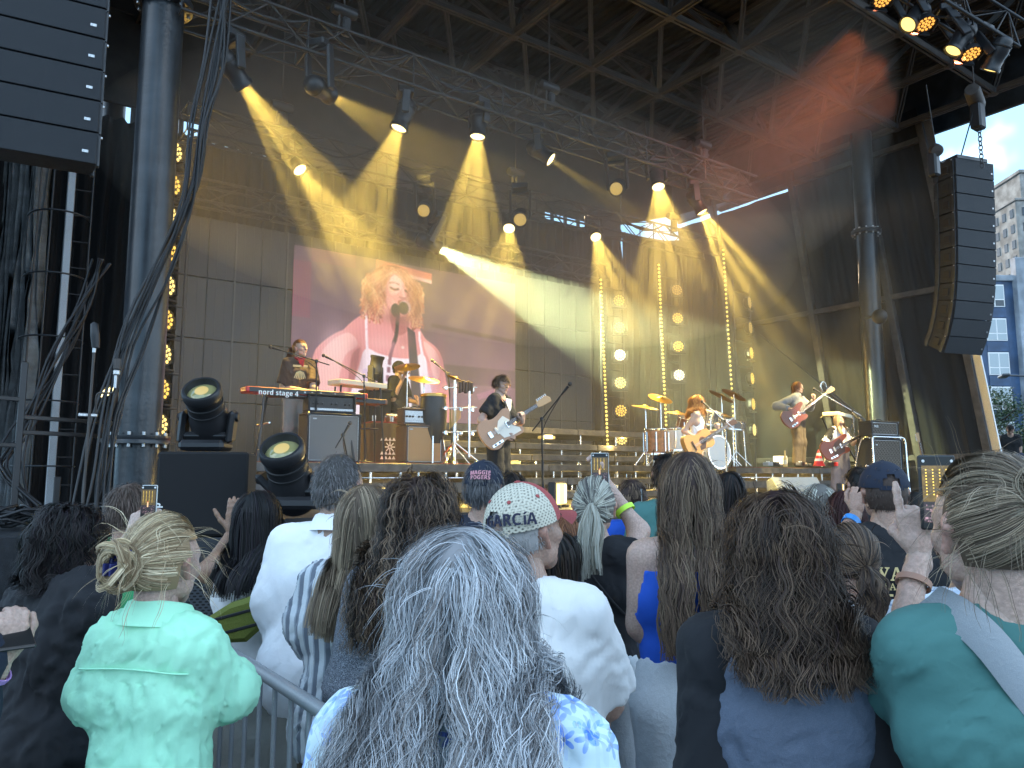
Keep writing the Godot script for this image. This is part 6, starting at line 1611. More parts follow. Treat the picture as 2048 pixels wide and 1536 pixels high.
	part(p.o, "white_undershirt", cb(Vector3(0.13, 0.34, 0.02), 0.01), M.cloth_white, Transform3D(p.tip, p.U.call(Vector3(0.0, 1.22, -0.125))))
	var gt := guitar("blond electric guitar with a cream pickguard and maple neck, played by the man in glasses", Vector3(4.998, 2.290, -7.243), Vector3(5.435, 2.569, -7.137), N + R * 0.1, "single", M.wood_blond, M.maple, 1.12, M.ivory)
	strap(p, "guitar_strap", [p.U.call(Vector3(0.05, 1.46, 0.03)), p.U.call(Vector3(0.10, 1.36, -0.12)), p.U.call(Vector3(0.0, 1.15, -0.17)), p.U.call(Vector3(-0.08, 1.05, -0.18))], 0.045, M.cable, Vector3(0, 0, -1))
	# singer
	p = player("singer with shoulder-length wavy auburn hair in a white dress, playing an acoustic guitar", Vector3(9.283, 2.889, -8.056), fl, R * 0.9 + N * 0.3, {"wide": 0.96, "skin": Color(0.66, 0.46, 0.36), "nod": 0.12, "seed": 77,
		"ra": [Vector3(9.040, 2.446, -8.110), Vector3(9.098, 2.268, -7.810)], "la": [Vector3(9.358, 2.419, -7.949), Vector3(9.386, 2.448, -7.739)], "hands": ["fret", "relaxed"],
		"hand_dir": {1: [R * 0.8 + Vector3(0, -0.5, 0), -N], 0: [Vector3(0, 0.9, 0) + N * 0.4, -R * 0.4 - N * 0.6]},
		"top": {"m": M.cloth_white, "name": "dress", "hem": 0.30, "bare": true, "hi": 1.45, "neck": 0.10, "scoop": 0.06, "loose": 0.02, "flare": 0.14, "fold": 0.012}})
	hair(p, {"colors": [Color(0.42, 0.17, 0.05), Color(0.55, 0.27, 0.09), Color(0.28, 0.10, 0.03)], "len": 0.30, "min": 0.8, "steps": 16, "guides": 150, "kids": 12, "wave": 0.012, "freq": 60.0, "spread": 0.012, "width": 0.003, "lift": 0.35, "puff": 0.1, "seed": 78})
	guitar("honey-coloured acoustic guitar held by the singer", Vector3(9.049, 2.253, -7.847), Vector3(9.550, 2.515, -7.736), N + R * 0.05, "acoustic", M.wood_honey, M.wood_dark, 1.0)
	strap(p, "guitar_strap", [p.U.call(Vector3(-0.04, 1.46, 0.02)), p.U.call(Vector3(-0.08, 1.36, -0.10)), p.U.call(Vector3(0.0, 1.2, -0.15)), p.U.call(Vector3(0.08, 1.05, -0.16))], 0.04, M.cable, Vector3(0, 0, -1))
	# bass player
	p = player("bass player in a pale denim jacket with a red sunburst bass guitar", Vector3(12.916, 3.430, -8.726), f, R * 0.7 + N * 0.6, {"wide": 1.05, "skin": pale, "look": -0.15, "seed": 79,
		"ra": [Vector3(12.484, 3.075, -8.900), Vector3(12.457, 2.992, -8.561)], "la": [Vector3(13.144, 3.060, -8.618), Vector3(12.927, 3.173, -8.385)], "hands": ["fret", "relaxed"],
		"hand_dir": {1: [R * 0.9 + Vector3(0, -0.2, 0), -N], 0: [Vector3(0, 0.9, 0) + N * 0.5, -R * 0.5 + N * -0.6]},
		"top": {"m": M.denim_jacket, "name": "jacket", "hem": 0.95, "sleeve": 1.85, "loose": 0.015, "sleeve_loose": 0.010, "collar": true, "neck": 0.085, "scoop": 0.02}, "bottom": {"m": M.cloth_brown, "flare": 0.02}})
	hair(p, {"style": "long", "colors": [Color(0.15, 0.065, 0.03), Color(0.22, 0.10, 0.05), Color(0.09, 0.04, 0.02)], "len": 0.15, "min": 0.8, "steps": 10, "guides": 110, "kids": 12, "wave": 0.002, "spread": 0.01, "width": 0.003, "lift": 0.14, "seed": 80})
	guitar("red sunburst bass guitar with a maple headstock", Vector3(12.500, 2.861, -8.513), Vector3(13.192, 3.313, -8.299), N + R * 0.1, "electric", M.wood_red, M.maple, 1.05, M.wood_sunburst)
	# guitarist in jeans
	p = player("guitarist in jeans with long blond hair, head thrown back", Vector3(13.235, 2.775, -8.100), fl, N * 0.95 + R * 0.15, {"wide": 0.96, "skin": pale, "nod": 0.5, "tilt": -0.15, "seed": 81,
		"ra": [Vector3(12.889, 2.298, -8.231), Vector3(12.783, 2.314, -7.934)], "la": [Vector3(13.390, 2.346, -7.929), Vector3(13.262, 2.480, -7.691)], "hands": ["fret", "relaxed"],
		"hand_dir": {1: [R * 0.95 + Vector3(0, -0.1, 0), -N], 0: [Vector3(0, 0.9, 0) + N * 0.3, -R * 0.6 - N * 0.6]},
		"top": {"m": M.cloth_white, "hem": 0.95, "sleeve": 0.8, "loose": 0.01}, "bottom": {"m": M.denim_grey, "flare": 0.05, "waist": 1.06}})
	raglan_short(p)
	hair(p, {"colors": [Color(0.40, 0.27, 0.14), Color(0.52, 0.38, 0.22), Color(0.28, 0.17, 0.08)], "len": 0.36, "min": 0.85, "steps": 16, "guides": 110, "kids": 12, "wave": 0.004, "freq": 30.0, "spread": 0.010, "width": 0.003, "lift": 0.10, "seed": 82})
	part(p.o, "tee_print", cb(Vector3(0.13, 0.05, 0.004), 0.001), M.band_blue, Transform3D(p.tip, p.U.call(Vector3(0, 1.27, -0.128))))
	guitar("dark sunburst offset guitar with a maple headstock, played by the woman in jeans", Vector3(12.816, 2.260, -7.918), Vector3(13.422, 2.573, -7.625), N + R * 0.05, "electric", M.wood_sunburst, M.maple, 1.08, M.wood_dark)
	# stage hand by the mixing desk
	p = player("bearded crew member in black bent over the mixing desk", Vector3(21.713, 2.952, -8.583), fl, -R * 0.5 + N, {"wide": 1.05, "skin": warm, "nod": -0.5, "lean": 0.2, "seed": 83, "top": {"m": M.cloth_black, "hem": 0.9, "sleeve": 0.8}, "bottom": {"m": M.cloth_black}})
	hair(p, {"style": "short", "colors": DARK, "len": 0.04, "steps": 4, "guides": 120, "kids": 9, "width": 0.004, "lift": 0.1, "seed": 84})

func glasses(p: Dictionary) -> void:
	var m := MB.new()
	for g in [-1.0, 1.0]:
		var ring := []
		for i in 13: ring.append(Vector3(0.033 * g + cos(TAU * i / 12) * 0.024, 0.004 + sin(TAU * i / 12) * 0.021, -0.112))
		m.tube(ring, 0.003, 6, false)
		m.tube([Vector3(0.057 * g, 0.01, -0.11), Vector3(0.08 * g, 0.012, -0.02), Vector3(0.083 * g, 0.005, 0.01)], 0.0025, 6)
	m.tube([Vector3(-0.01, 0.01, -0.114), Vector3(0.01, 0.01, -0.114)], 0.003, 6)
	part(p.o, "glasses", m, M.gold_cymbal, p.head)

func raglan_short(p: Dictionary) -> void:
	var f := Field.new(); f.k = 0.04
	for i in 2:
		f.cap(p.sh[i], p.sh[i].lerp(p.arms[i][0], 0.85), 0.072, 0.066, 1.0, 1.0)
	part(p.o, "dark_sleeves", field_mesh(f, 0.018, 0.004), M.cloth_black)

# ---- bodies: tapered capsules joined by a smooth minimum, meshed as surface nets ----
class Field:
	var q := PackedFloat32Array()   # a.xyz b.xyz ra rb flat cut
	var holes := PackedFloat32Array()
	var lo := -9.0
	var hi := 9.0
	var k := 0.05
	var cand := PackedInt32Array()
	func cap(a: Vector3, b: Vector3, ra: float, rb: float, flat := 1.0, cut := 0.0) -> void:
		q.append_array([a.x, a.y, a.z, b.x, b.y, b.z, ra, rb, flat, cut])
	func hole(a: Vector3, b: Vector3, ra: float, rb: float) -> void:
		holes.append_array([a.x, a.y, a.z, b.x, b.y, b.z, ra, rb, 1.0, 0.0])
	func one(s: PackedFloat32Array, i: int, x: float, y: float, z: float) -> float:
		var ax := s[i]; var ay := s[i + 1]; var az := s[i + 2]
		var bx := s[i + 3] - ax; var by := s[i + 4] - ay; var bz := s[i + 5] - az
		var px := x - ax; var py := y - ay; var pz := z - az
		var l2 := bx * bx + by * by + bz * bz
		var t := clampf((px * bx + py * by + pz * bz) / maxf(l2, 1e-9), 0.0, 1.0)
		px -= bx * t; py -= by * t; pz = (pz - bz * t) * s[i + 8]
		var d := sqrt(px * px + py * py + pz * pz) - (s[i + 6] + (s[i + 7] - s[i + 6]) * t)
		if s[i + 9] > 0.0:
			d = maxf(d, ((x - s[i + 3]) * bx + (y - s[i + 4]) * by + (z - s[i + 5]) * bz) / sqrt(l2))
		return d
	func value(x: float, y: float, z: float) -> float:
		var d := 9.0
		for i in cand:
			var e := one(q, i, x, y, z)
			var h := clampf(0.5 + 0.5 * (e - d) / k, 0.0, 1.0)
			d = e + (d - e) * h - k * h * (1.0 - h)
		for i in range(0, holes.size(), 10):
			d = maxf(d, -one(holes, i, x, y, z))
		return maxf(d, maxf(lo - y, y - hi))
	func build(cell: float) -> Array:  # [vertices, indices]
		var mn := Vector3(9e9, 9e9, 9e9); var mx := -mn
		for i in range(0, q.size(), 10):
			for o in [0, 3]:
				var p := Vector3(q[i + o], q[i + o + 1], q[i + o + 2]); var r := maxf(q[i + 6], q[i + 7]) * (1.0 if q[i + 8] >= 1.0 else 1.0 / q[i + 8]) + k * 0.4
				mn = mn.min(p - Vector3(r, r, r)); mx = mx.max(p + Vector3(r, r, r))
		mn.y = maxf(mn.y, lo); mx.y = minf(mx.y, hi)
		mn -= Vector3.ONE * cell * 2.3; mx += Vector3.ONE * cell * 2.3
		var bn := Vector3i(((mx - mn) / (cell * 4.0)).ceil())
		var nx := bn.x * 4 + 1; var ny := bn.y * 4 + 1; var nz := bn.z * 4 + 1
		var sy := nx; var sz := nx * ny
		var val := PackedFloat32Array(); val.resize(nx * ny * nz); val.fill(99.0)
		var idx := PackedInt32Array(); idx.resize(nx * ny * nz); idx.fill(-1)
		var blocks := PackedInt32Array()
		var half := cell * 2.0; var reach := half * 1.75
		for bz in bn.z:
			for by in bn.y:
				for bx in bn.x:
					var cx := mn.x + bx * cell * 4.0 + half; var cy := mn.y + by * cell * 4.0 + half; var cz := mn.z + bz * cell * 4.0 + half
					var near := PackedInt32Array()
					for i in range(0, q.size(), 10):
						if one(q, i, cx, cy, cz) < reach * maxf(1.0, q[i + 8]) + k: near.append(i)
					if near.is_empty(): continue
					cand = near
					if absf(value(cx, cy, cz)) > reach * 1.6: continue
					blocks.append_array([bx, by, bz])
					for dz in 5:
						for dy in 5:
							var row := bx * 4 + (by * 4 + dy) * sy + (bz * 4 + dz) * sz
							var y := mn.y + (by * 4 + dy) * cell; var z := mn.z + (bz * 4 + dz) * cell
							for dx in 5:
								if val[row + dx] > 98.0: val[row + dx] = value(mn.x + (bx * 4 + dx) * cell, y, z)
		var vs := PackedVector3Array()
		var ix := PackedInt32Array()
		var live := PackedInt32Array()
		var off := PackedInt32Array([0, 1, sy, sy + 1, sz, sz + 1, sz + sy, sz + sy + 1])
		for n in range(0, blocks.size(), 3):
			for dz in 4:
				for dy in 4:
					for dx in 4:
						var gx := blocks[n] * 4 + dx; var gy := blocks[n + 1] * 4 + dy; var gz := blocks[n + 2] * 4 + dz
						var at := gx + gy * sy + gz * sz
						var s := 0
						for c in 8:
							if val[at + off[c]] < 0.0: s |= 1 << c
						if s == 0 or s == 255: continue
						var sum := Vector3.ZERO; var m := 0
						for e in [[0, 1], [2, 3], [4, 5], [6, 7], [0, 2], [1, 3], [4, 6], [5, 7], [0, 4], [1, 5], [2, 6], [3, 7]]:
							var a: int = e[0]; var b: int = e[1]
							if ((s >> a) & 1) != ((s >> b) & 1):
								var va := val[at + off[a]]; var vb := val[at + off[b]]
								var t := va / (va - vb)
								var pa := Vector3(a & 1, (a >> 1) & 1, a >> 2); var pb := Vector3(b & 1, (b >> 1) & 1, b >> 2)
								sum += pa.lerp(pb, t); m += 1
						idx[at] = vs.size()
						vs.append(mn + (Vector3(gx, gy, gz) + sum / m) * cell)
						live.append(at)
		var st := PackedInt32Array([1, sy, sz])
		for at in live:
			for a in 3:
				var v0 := val[at]; var v1 := val[at + st[a]]
				if (v0 < 0.0) == (v1 < 0.0) or v1 > 98.0: continue
				var b := st[(a + 1) % 3]; var c := st[(a + 2) % 3]
				if at - b - c < 0: continue
				var i0 := idx[at]; var i1 := idx[at - b]; var i2 := idx[at - b - c]; var i3 := idx[at - c]
				if i1 < 0 or i2 < 0 or i3 < 0: continue
				if v0 < 0.0: ix.append_array([i0, i2, i1, i0, i3, i2])
				else: ix.append_array([i0, i1, i2, i0, i2, i3])
		return [vs, ix]

func normals_of(vs: PackedVector3Array, ix: PackedInt32Array) -> PackedVector3Array:
	var ns := PackedVector3Array(); ns.resize(vs.size())
	for i in range(0, ix.size(), 3):
		var a := ix[i]; var b := ix[i + 1]; var c := ix[i + 2]
		var m := (vs[c] - vs[a]).cross(vs[b] - vs[a])
		ns[a] += m; ns[b] += m; ns[c] += m
	for i in ns.size(): ns[i] = ns[i].normalized()
	return ns

func to_mesh(vs: PackedVector3Array, ix: PackedInt32Array, tint = null) -> ArrayMesh:
	var a := []; a.resize(Mesh.ARRAY_MAX)
	a[Mesh.ARRAY_VERTEX] = vs; a[Mesh.ARRAY_NORMAL] = normals_of(vs, ix); a[Mesh.ARRAY_INDEX] = ix
	if tint is Color:
		var c := PackedColorArray(); c.resize(vs.size()); c.fill(tint); a[Mesh.ARRAY_COLOR] = c
	elif tint != null: a[Mesh.ARRAY_COLOR] = tint
	var m := ArrayMesh.new(); m.add_surface_from_arrays(Mesh.PRIMITIVE_TRIANGLES, a)
	return m

func field_mesh(f: Field, cell: float, fold := 0.0, fold_scale := Vector3(9, 5, 9), tint = null, seed_ := 1, gather := 0.0) -> ArrayMesh:
	var r := f.build(cell)
	var vs: PackedVector3Array = r[0]
	if fold > 0.0:  # cloth: long soft creases pushed in and out along the surface
		var ns := normals_of(vs, r[1])
		var n := FastNoiseLite.new(); n.seed = seed_; n.frequency = 1.0; n.fractal_octaves = 2; n.noise_type = FastNoiseLite.TYPE_SIMPLEX
		var w := FastNoiseLite.new(); w.seed = seed_ + 40; w.frequency = 2.5
		for i in vs.size():
			var p := vs[i]
			var sw := w.get_noise_3dv(p) * 0.16
			var e := n.get_noise_3d((p.x + sw) * fold_scale.x, (p.y + sw * 1.5) * fold_scale.y, p.z * fold_scale.z)
			var push := fold * (0.9 - 2.2 * absf(e))
			if gather > 0.0 and p.z > 0.0 and p.y < gather:  # pleats falling from a yoke seam
				push += 0.0034 * sin(p.x * 150.0 + 5.0 * w.get_noise_3dv(p)) * exp((p.y - gather) / 0.16) * (1.0 - smoothstep(0.08, 0.16, absf(p.x)))
			vs[i] = p + ns[i] * push
	return to_mesh(vs, r[1], tint)

# ---- shared heads and hands ----
var head_fine: ArrayMesh
var head_far: ArrayMesh
var hand_mesh := {}

func make_head(cell: float) -> ArrayMesh:  # centre of the skull at the origin, face towards -z, 0.23 high
	var f := Field.new(); f.k = 0.03
	f.cap(Vector3(0, 0.028, 0.018), Vector3(0, 0.032, -0.012), 0.078, 0.076, 0.86)
	f.cap(Vector3(0, -0.005, -0.03), Vector3(0, -0.035, -0.035), 0.062, 0.055, 1.0)
	f.cap(Vector3(-0.03, -0.058, -0.03), Vector3(0, -0.088, -0.068), 0.036, 0.024)
	f.cap(Vector3(0.03, -0.058, -0.03), Vector3(0, -0.088, -0.068), 0.036, 0.024)
	f.cap(Vector3(0, -0.05, 0.03), Vector3(0, -0.14, 0.035), 0.050, 0.047)
	var g := Field.new(); g.k = 0.012
	g.q = f.q.duplicate()
	g.k = 0.02
	g.cap(Vector3(0, 0.018, -0.092), Vector3(0, -0.022, -0.112), 0.009, 0.014)
	for s in [-1.0, 1.0]:
		g.cap(Vector3(0.012 * s, 0.028, -0.088), Vector3(0.045 * s, 0.026, -0.076), 0.012, 0.010)
		g.cap(Vector3(0.045 * s, -0.02, -0.068), Vector3(0.052 * s, -0.015, -0.055), 0.020, 0.02)
		g.cap(Vector3(0.074 * s, 0.012, 0.012), Vector3(0.079 * s, -0.028, 0.002), 0.017, 0.011, 1.9)
		g.cap(Vector3(0.079 * s, 0.022, 0.016), Vector3(0.083 * s, 0.012, 0.024), 0.012, 0.012, 1.6)
	g.cap(Vector3(-0.018, -0.055, -0.092), Vector3(0.018, -0.055, -0.092), 0.009, 0.009)
	g.hole(Vector3(-0.034, 0.006, -0.104), Vector3(-0.026, 0.006, -0.106), 0.013, 0.013)
	g.hole(Vector3(0.034, 0.006, -0.104), Vector3(0.026, 0.006, -0.106), 0.013, 0.013)
	var r := g.build(cell)
	var c := PackedColorArray()
	for p: Vector3 in r[0]:
		var col := Color(1, 1, 1)
		if p.z < -0.05:
			var ax := absf(p.x)
			if Vector2((ax - 0.031) / 0.014, (p.y - 0.004) / 0.007).length() < 1.0: col = Color(0.35, 0.30, 0.30)
			elif Vector2((ax - 0.031) / 0.022, (p.y - 0.032) / 0.006).length() < 1.0: col = Color(0.42, 0.36, 0.34)
			elif Vector2(p.x / 0.023, (p.y + 0.056) / 0.009).length() < 1.0: col = Color(0.85, 0.50, 0.50)
		elif absf(p.x) > 0.078: col = Color(1.0, 0.84, 0.80)
		c.append(col)
	return to_mesh(r[0], r[1], c)

# wrist at the origin, fingers along +y, palm to -z, thumb to +x
func make_hand(pose: String) -> ArrayMesh:
	var f := Field.new(); f.k = 0.008
	f.cap(Vector3(0, -0.03, 0), Vector3(0, 0.02, 0), 0.026, 0.026, 1.15)
	for x in [-0.026, -0.009, 0.009, 0.026]:
		f.cap(Vector3(x * 0.6, 0.015, 0), Vector3(x, 0.08, 0), 0.017, 0.0125, 1.1)
	var curl := {"relaxed": [0.45, 0.5, 0.55, 0.6], "hold": [0.75, 0.8, 0.85, 0.9], "fist": [1.35, 1.4, 1.4, 1.35], "point": [0.06, 1.5, 1.55, 1.5], "open": [0.12, 0.08, 0.1, 0.16], "fret": [0.95, 1.0, 1.05, 1.05]}[pose] as Array
	var lens := [0.076, 0.084, 0.078, 0.062]
	for i in 4:
		var x := 0.026 - 0.0173 * i
		var p := Vector3(x, 0.083 if i != 3 else 0.076, 0)
		var dir := Vector3(x * (2.2 if pose == "open" else 0.8), 1, 0).normalized()
		var ang: float = curl[i]
		var total := 0.0
		for j in 3:
			total += ang * [0.75, 1.0, 0.7][j]
			var d := Vector3(dir.x, dir.y * cos(total), -sin(total)).normalized()
			var e: Vector3 = p + d * lens[i] * [0.45, 0.32, 0.23][j]
			f.cap(p, e, 0.0098 - 0.0008 * j, 0.0090 - 0.0008 * j)
			p = e
	var tb := Vector3(0.022, 0.022, -0.006)
	var t1 := Vector3(0.05, 0.055, -0.022); var t2 := Vector3(0.058, 0.088, -0.036); var t3 := Vector3(0.052, 0.112, -0.044)
	if pose in ["fist", "point"]: t1 = Vector3(0.044, 0.05, -0.03); t2 = Vector3(0.026, 0.072, -0.05); t3 = Vector3(0.004, 0.078, -0.054)
	if pose == "open": t1 = Vector3(0.058, 0.05, -0.012); t2 = Vector3(0.08, 0.078, -0.016); t3 = Vector3(0.094, 0.098, -0.018)
	f.cap(tb, t1, 0.017, 0.0125); f.cap(t1, t2, 0.0118, 0.0108); f.cap(t2, t3, 0.0106, 0.009)
	var r := f.build(0.0042)
	return to_mesh(r[0], r[1], Color(1, 1, 1))

func hand(pose: String) -> ArrayMesh:
	if not hand_mesh.has(pose): hand_mesh[pose] = make_hand(pose)
	return hand_mesh[pose]

# ---- a person. Local axes: feet at the origin, face to -z, left hand at -x ----
func person(s: Dictionary) -> Dictionary:
	var o := thing("person", s.label, "person", turned(s.at, s.yaw), s.get("group", ""))
	var h: float = s.get("h", 1.70); var u := h / 1.70; var wd: float = s.get("wide", 1.0)
	var lean: float = s.get("lean", 0.0)
	var fine: bool = s.get("fine", false)
	var cell: float = s.get("cell", 0.019 if fine else 0.022)
	var hipc := Vector3(0, 0.95, 0) * u
	var tip := Basis.from_euler(Vector3(-lean, s.get("twist", 0.0), s.get("roll", 0.0)))
	var U := func(p: Vector3) -> Vector3: return hipc + tip * (p * u - hipc)
	var sh: Array = [U.call(Vector3(-0.155 * wd, 1.385, 0)), U.call(Vector3(0.155 * wd, 1.385, 0))]
	var arms: Array = [s.get("la", [U.call(Vector3(-0.19 * wd, 1.10, 0.03)), U.call(Vector3(-0.19 * wd, 0.86, -0.06))]), s.get("ra", [U.call(Vector3(0.19 * wd, 1.10, 0.03)), U.call(Vector3(0.19 * wd, 0.86, -0.06))])]
	var hip: Array = [Vector3(-0.085 * wd, 0.92, 0) * u, Vector3(0.085 * wd, 0.92, 0) * u]
	var legs: Array = s.get("legs_at", [[Vector3(-0.10, 0.49, -0.01) * u, Vector3(-0.11, 0.08, 0.03) * u], [Vector3(0.10, 0.49, -0.01) * u, Vector3(0.11, 0.08, 0.03) * u]])
	var torso := func(f: Field, t: float, loose: float) -> void:
		var ta: float = t + loose
		f.cap(U.call(Vector3(-0.075 * wd, 0.95, 0.01)), U.call(Vector3(0.075 * wd, 0.95, 0.01)), 0.112 * u * wd + ta, 0.112 * u * wd + ta, 1.12)
		f.cap(U.call(Vector3(-0.055 * wd, 1.10, 0.0)), U.call(Vector3(0.055 * wd, 1.10, 0.0)), 0.100 * u * wd + t + loose * 0.8, 0.100 * u * wd + t + loose * 0.8, 1.22)
		f.cap(U.call(Vector3(-0.075 * wd, 1.25, 0.0)), U.call(Vector3(0.075 * wd, 1.25, 0.0)), 0.112 * u * wd + t + loose * 0.3, 0.112 * u * wd + t + loose * 0.3, 1.22)
		f.cap(U.call(Vector3(-0.115 * wd, 1.375, 0.005)), U.call(Vector3(0.115 * wd, 1.375, 0.005)), 0.060 * u + t, 0.060 * u + t, 1.0)
		f.cap(U.call(Vector3(-0.06 * wd, 1.415, 0.01)), U.call(Vector3(0.06 * wd, 1.415, 0.01)), 0.045 * u + t, 0.045 * u + t, 1.0)
	# skin
	var b := Field.new(); b.k = 0.045
	torso.call(b, 0.0, 0.0)
	b.cap(U.call(Vector3(0, 1.38, 0.01)), U.call(Vector3(0, 1.50, 0.0)), 0.064 * u * sqrt(wd), 0.054 * u * sqrt(wd))
	for i in 2:
		var sgn := -1.0 + 2.0 * i
		b.cap(sh[i], arms[i][0], 0.052 * u * wd, 0.041 * u * wd); b.cap(arms[i][0], arms[i][1], 0.041 * u * wd, 0.027 * u * sqrt(wd))
		b.cap(hip[i], legs[i][0], 0.090 * u * wd, 0.058 * u * wd); b.cap(legs[i][0], legs[i][1], 0.056 * u * wd, 0.038 * u)
		b.cap(legs[i][1], legs[i][1] + Vector3(0.02 * sgn, -0.045, -0.16) * u, 0.04 * u, 0.032 * u)
	var skin: Color = s.get("skin", Color(0.50, 0.30, 0.22))
	var br := b.build(cell)
	var mb := MB.new(); mb.tinted = true
	mb.add(to_mesh(br[0], br[1], skin), ID)
	if head_fine == null: head_fine = make_head(0.0055); head_far = make_head(0.009)
	var hp: Vector3 = U.call(Vector3(0, 1.585, -0.012))
	var hx := Transform3D(tip * Basis.from_euler(Vector3(s.get("nod", 0.0), s.get("look", 0.0), s.get("tilt", 0.0))) * Basis.from_scale(Vector3.ONE * u * s.get("head", 1.0)), hp)
	mb.add(head_fine if fine or s.get("face", false) else head_far, hx, skin)
	for i in 2:
		var hs: Array = s.get("hands", ["relaxed", "relaxed"])
		if hs[i] == "": continue
		var dir: Vector3 = (arms[i][1] - arms[i][0]).normalized()
		var hd: Dictionary = s.get("hand_dir", {})
		if hd.has(i): dir = hd[i][0].normalized()
		var palm: Vector3 = hd[i][1] if hd.has(i) else Vector3(1.0 if i == 0 else -1.0, 0, 0.2)
		var y := dir; var z := -(palm - y * palm.dot(y)).normalized(); var x := y.cross(z)
		# thumb to +x; mirrored for the other hand when asked
		var side := 1.0
		if hd.has(i) and hd[i].size() > 2: side = hd[i][2]
		else: side = 1.0 if i == 1 else -1.0
		mb.add(hand(hs[i]), Transform3D(Basis(x * side, y, z).scaled_local(Vector3.ONE * u * 0.94), arms[i][1] + dir * 0.012), skin)
	var body := part(o, "body", mb, M.skin)
	# clothes
	var top: Dictionary = s.get("top", {})
	var tf: Field = null
	if top:
		var f := Field.new(); f.k = 0.05
		tf = f
		var t: float = top.get("t", 0.014); var loose: float = top.get("loose", 0.0)
		torso.call(f, t, loose)
		if top.has("flare"): f.cap(Vector3(-0.09 * wd, top.hem + 0.02, 0.015), Vector3(0.09 * wd, top.hem + 0.02, 0.015), 0.11 * wd + t + loose + top.flare, 0.11 * wd + t + loose + top.flare, 1.05)
		var sl: float = top.get("sleeve", 0.0)
		for i in 2:
			if top.get("bare", false): continue
			if sl <= 0.0: continue
			var e: Vector3 = arms[i][0]; var w: Vector3 = arms[i][1]
			var st: float = t + top.get("sleeve_loose", 0.012)
			if sl <= 1.0:
				f.cap(sh[i], sh[i].lerp(e, sl), 0.056 * u * wd + t, 0.050 * u * wd + st, 1.0, 1.0)
			else:
				f.cap(sh[i], e, 0.056 * u * wd + t, 0.046 * u * wd + st)
				f.cap(e, e.lerp(w, sl - 1.0), 0.046 * u * wd + st, 0.034 * u * wd + st, 1.0, 1.0)
		if top.get("bare", false):  # straps only: cut the arm holes away
			for i in 2:
				var c: Vector3 = sh[i]
				f.hole(c + Vector3(0.015 if i == 1 else -0.015, 0.05, 0), c + Vector3(0.035 if i == 1 else -0.035, -0.13, 0), 0.075, 0.065)
		f.lo = top.get("hem", 0.9) ; f.hi = top.get("hi", 9.0)
		var nk: float = top.get("neck", 0.066)
		f.hole(U.call(Vector3(0, 1.45 - top.get("scoop", 0.0), -0.035)), U.call(Vector3(0, 1.64, -0.03)), nk * u, nk * u * 1.35)
		part(o, top.get("name", "shirt"), field_mesh(f, s.get("weave", 0.011 if fine else 0.018), top.get("fold", 0.006), top.get("fold_scale", Vector3(9, 4, 9)), null, int(s.get("seed", 1)), top.get("gather", 0.0)), top.m)
		if top.has("gather"): seam(o, f, top.gather + 0.012, 0.145, top.m)
		if top.get("collar", false):
			var cm := MB.new()
			var at_ := func(w: float, r_: float, y: float) -> Vector3: return U.call(Vector3(sin(w) * r_, y + 0.016 * cos(w), -0.008 + cos(w) * r_ * 0.94))
			for k in 28:
				var w0 := lerpf(-2.75, 2.75, k / 28.0); var w1 := lerpf(-2.75, 2.75, (k + 1) / 28.0)
				for l in [[0.070, 1.445, 0.068, 1.492], [0.068, 1.492, 0.080, 1.488], [0.080, 1.488, 0.108, 1.432]]:
					var nr: float = 0.3 if l[0] < 0.075 else 1.0
					cm.smooth([at_.call(w0, l[0], l[1]), at_.call(w1, l[0], l[1]), at_.call(w1, l[2], l[3]), at_.call(w0, l[2], l[3])], [Vector3(sin(w0), nr, cos(w0)).normalized(), Vector3(sin(w1), nr, cos(w1)).normalized(), Vector3(sin(w1), nr, cos(w1)).normalized(), Vector3(sin(w0), nr, cos(w0)).normalized()])
			part(o, "collar", cm, top.m)
	var lg: Dictionary = s.get("bottom", {})
	if lg:
		var f := Field.new(); f.k = 0.04
		var t: float = lg.get("t", 0.016)
		f.cap(Vector3(-0.075 * wd, 0.95, 0.01) * u, Vector3(0.075 * wd, 0.95, 0.01) * u, 0.112 * u * wd + t, 0.112 * u * wd + t, 1.12)
		f.cap(Vector3(-0.06 * wd, 1.06, 0.0) * u, Vector3(0.06 * wd, 1.06, 0.0) * u, 0.10 * u * wd + t, 0.10 * u * wd + t, 1.2)
		if lg.get("skirt", false):
			for k in 4:
				var y := lerpf(0.85, 0.30, k / 3.0); var r := 0.13 + 0.035 * k
				f.cap(Vector3(-0.08, y, 0.01) * u, Vector3(0.08, y, 0.01) * u, r * u * wd, r * u * wd, 1.05)
			f.lo = 0.25
		else:
			var fl: float = lg.get("flare", 0.0)
			for i in 2:
				f.cap(hip[i] + Vector3(0, 0.0, 0.02), legs[i][0], 0.093 * u * wd + t, 0.062 * u * wd + t + fl * 0.5)
				f.cap(legs[i][0], legs[i][1] + Vector3(0, -0.02, 0), 0.062 * u * wd + t + fl * 0.5, 0.048 * u + t + fl, 1.0, 1.0)
		f.hi = lg.get("waist", 1.02) * u
		part(o, lg.get("name", "trousers"), field_mesh(f, 0.024 if s.get("face", false) else 0.03, lg.get("fold", 0.006), Vector3(7, 4, 7), null, int(s.get("seed", 1)) + 5), lg.m)
	if s.get("shoes", true):
		var f := Field.new(); f.k = 0.03
		for i in 2:
			var a: Vector3 = legs[i][1]
			var sgn := -1.0 + 2.0 * i
			f.cap(a + Vector3(0, -0.03, 0.02), a + Vector3(0.02 * sgn, -0.045, -0.17), 0.047, 0.037)
		f.lo = 0.0
		part(o, "shoes", field_mesh(f, 0.02), M.shoe if not s.has("shoe") else s.shoe)
	return {"o": o, "field": tf, "head": hx, "u": u, "U": U, "sh": sh, "arms": arms, "tip": tip, "wd": wd}

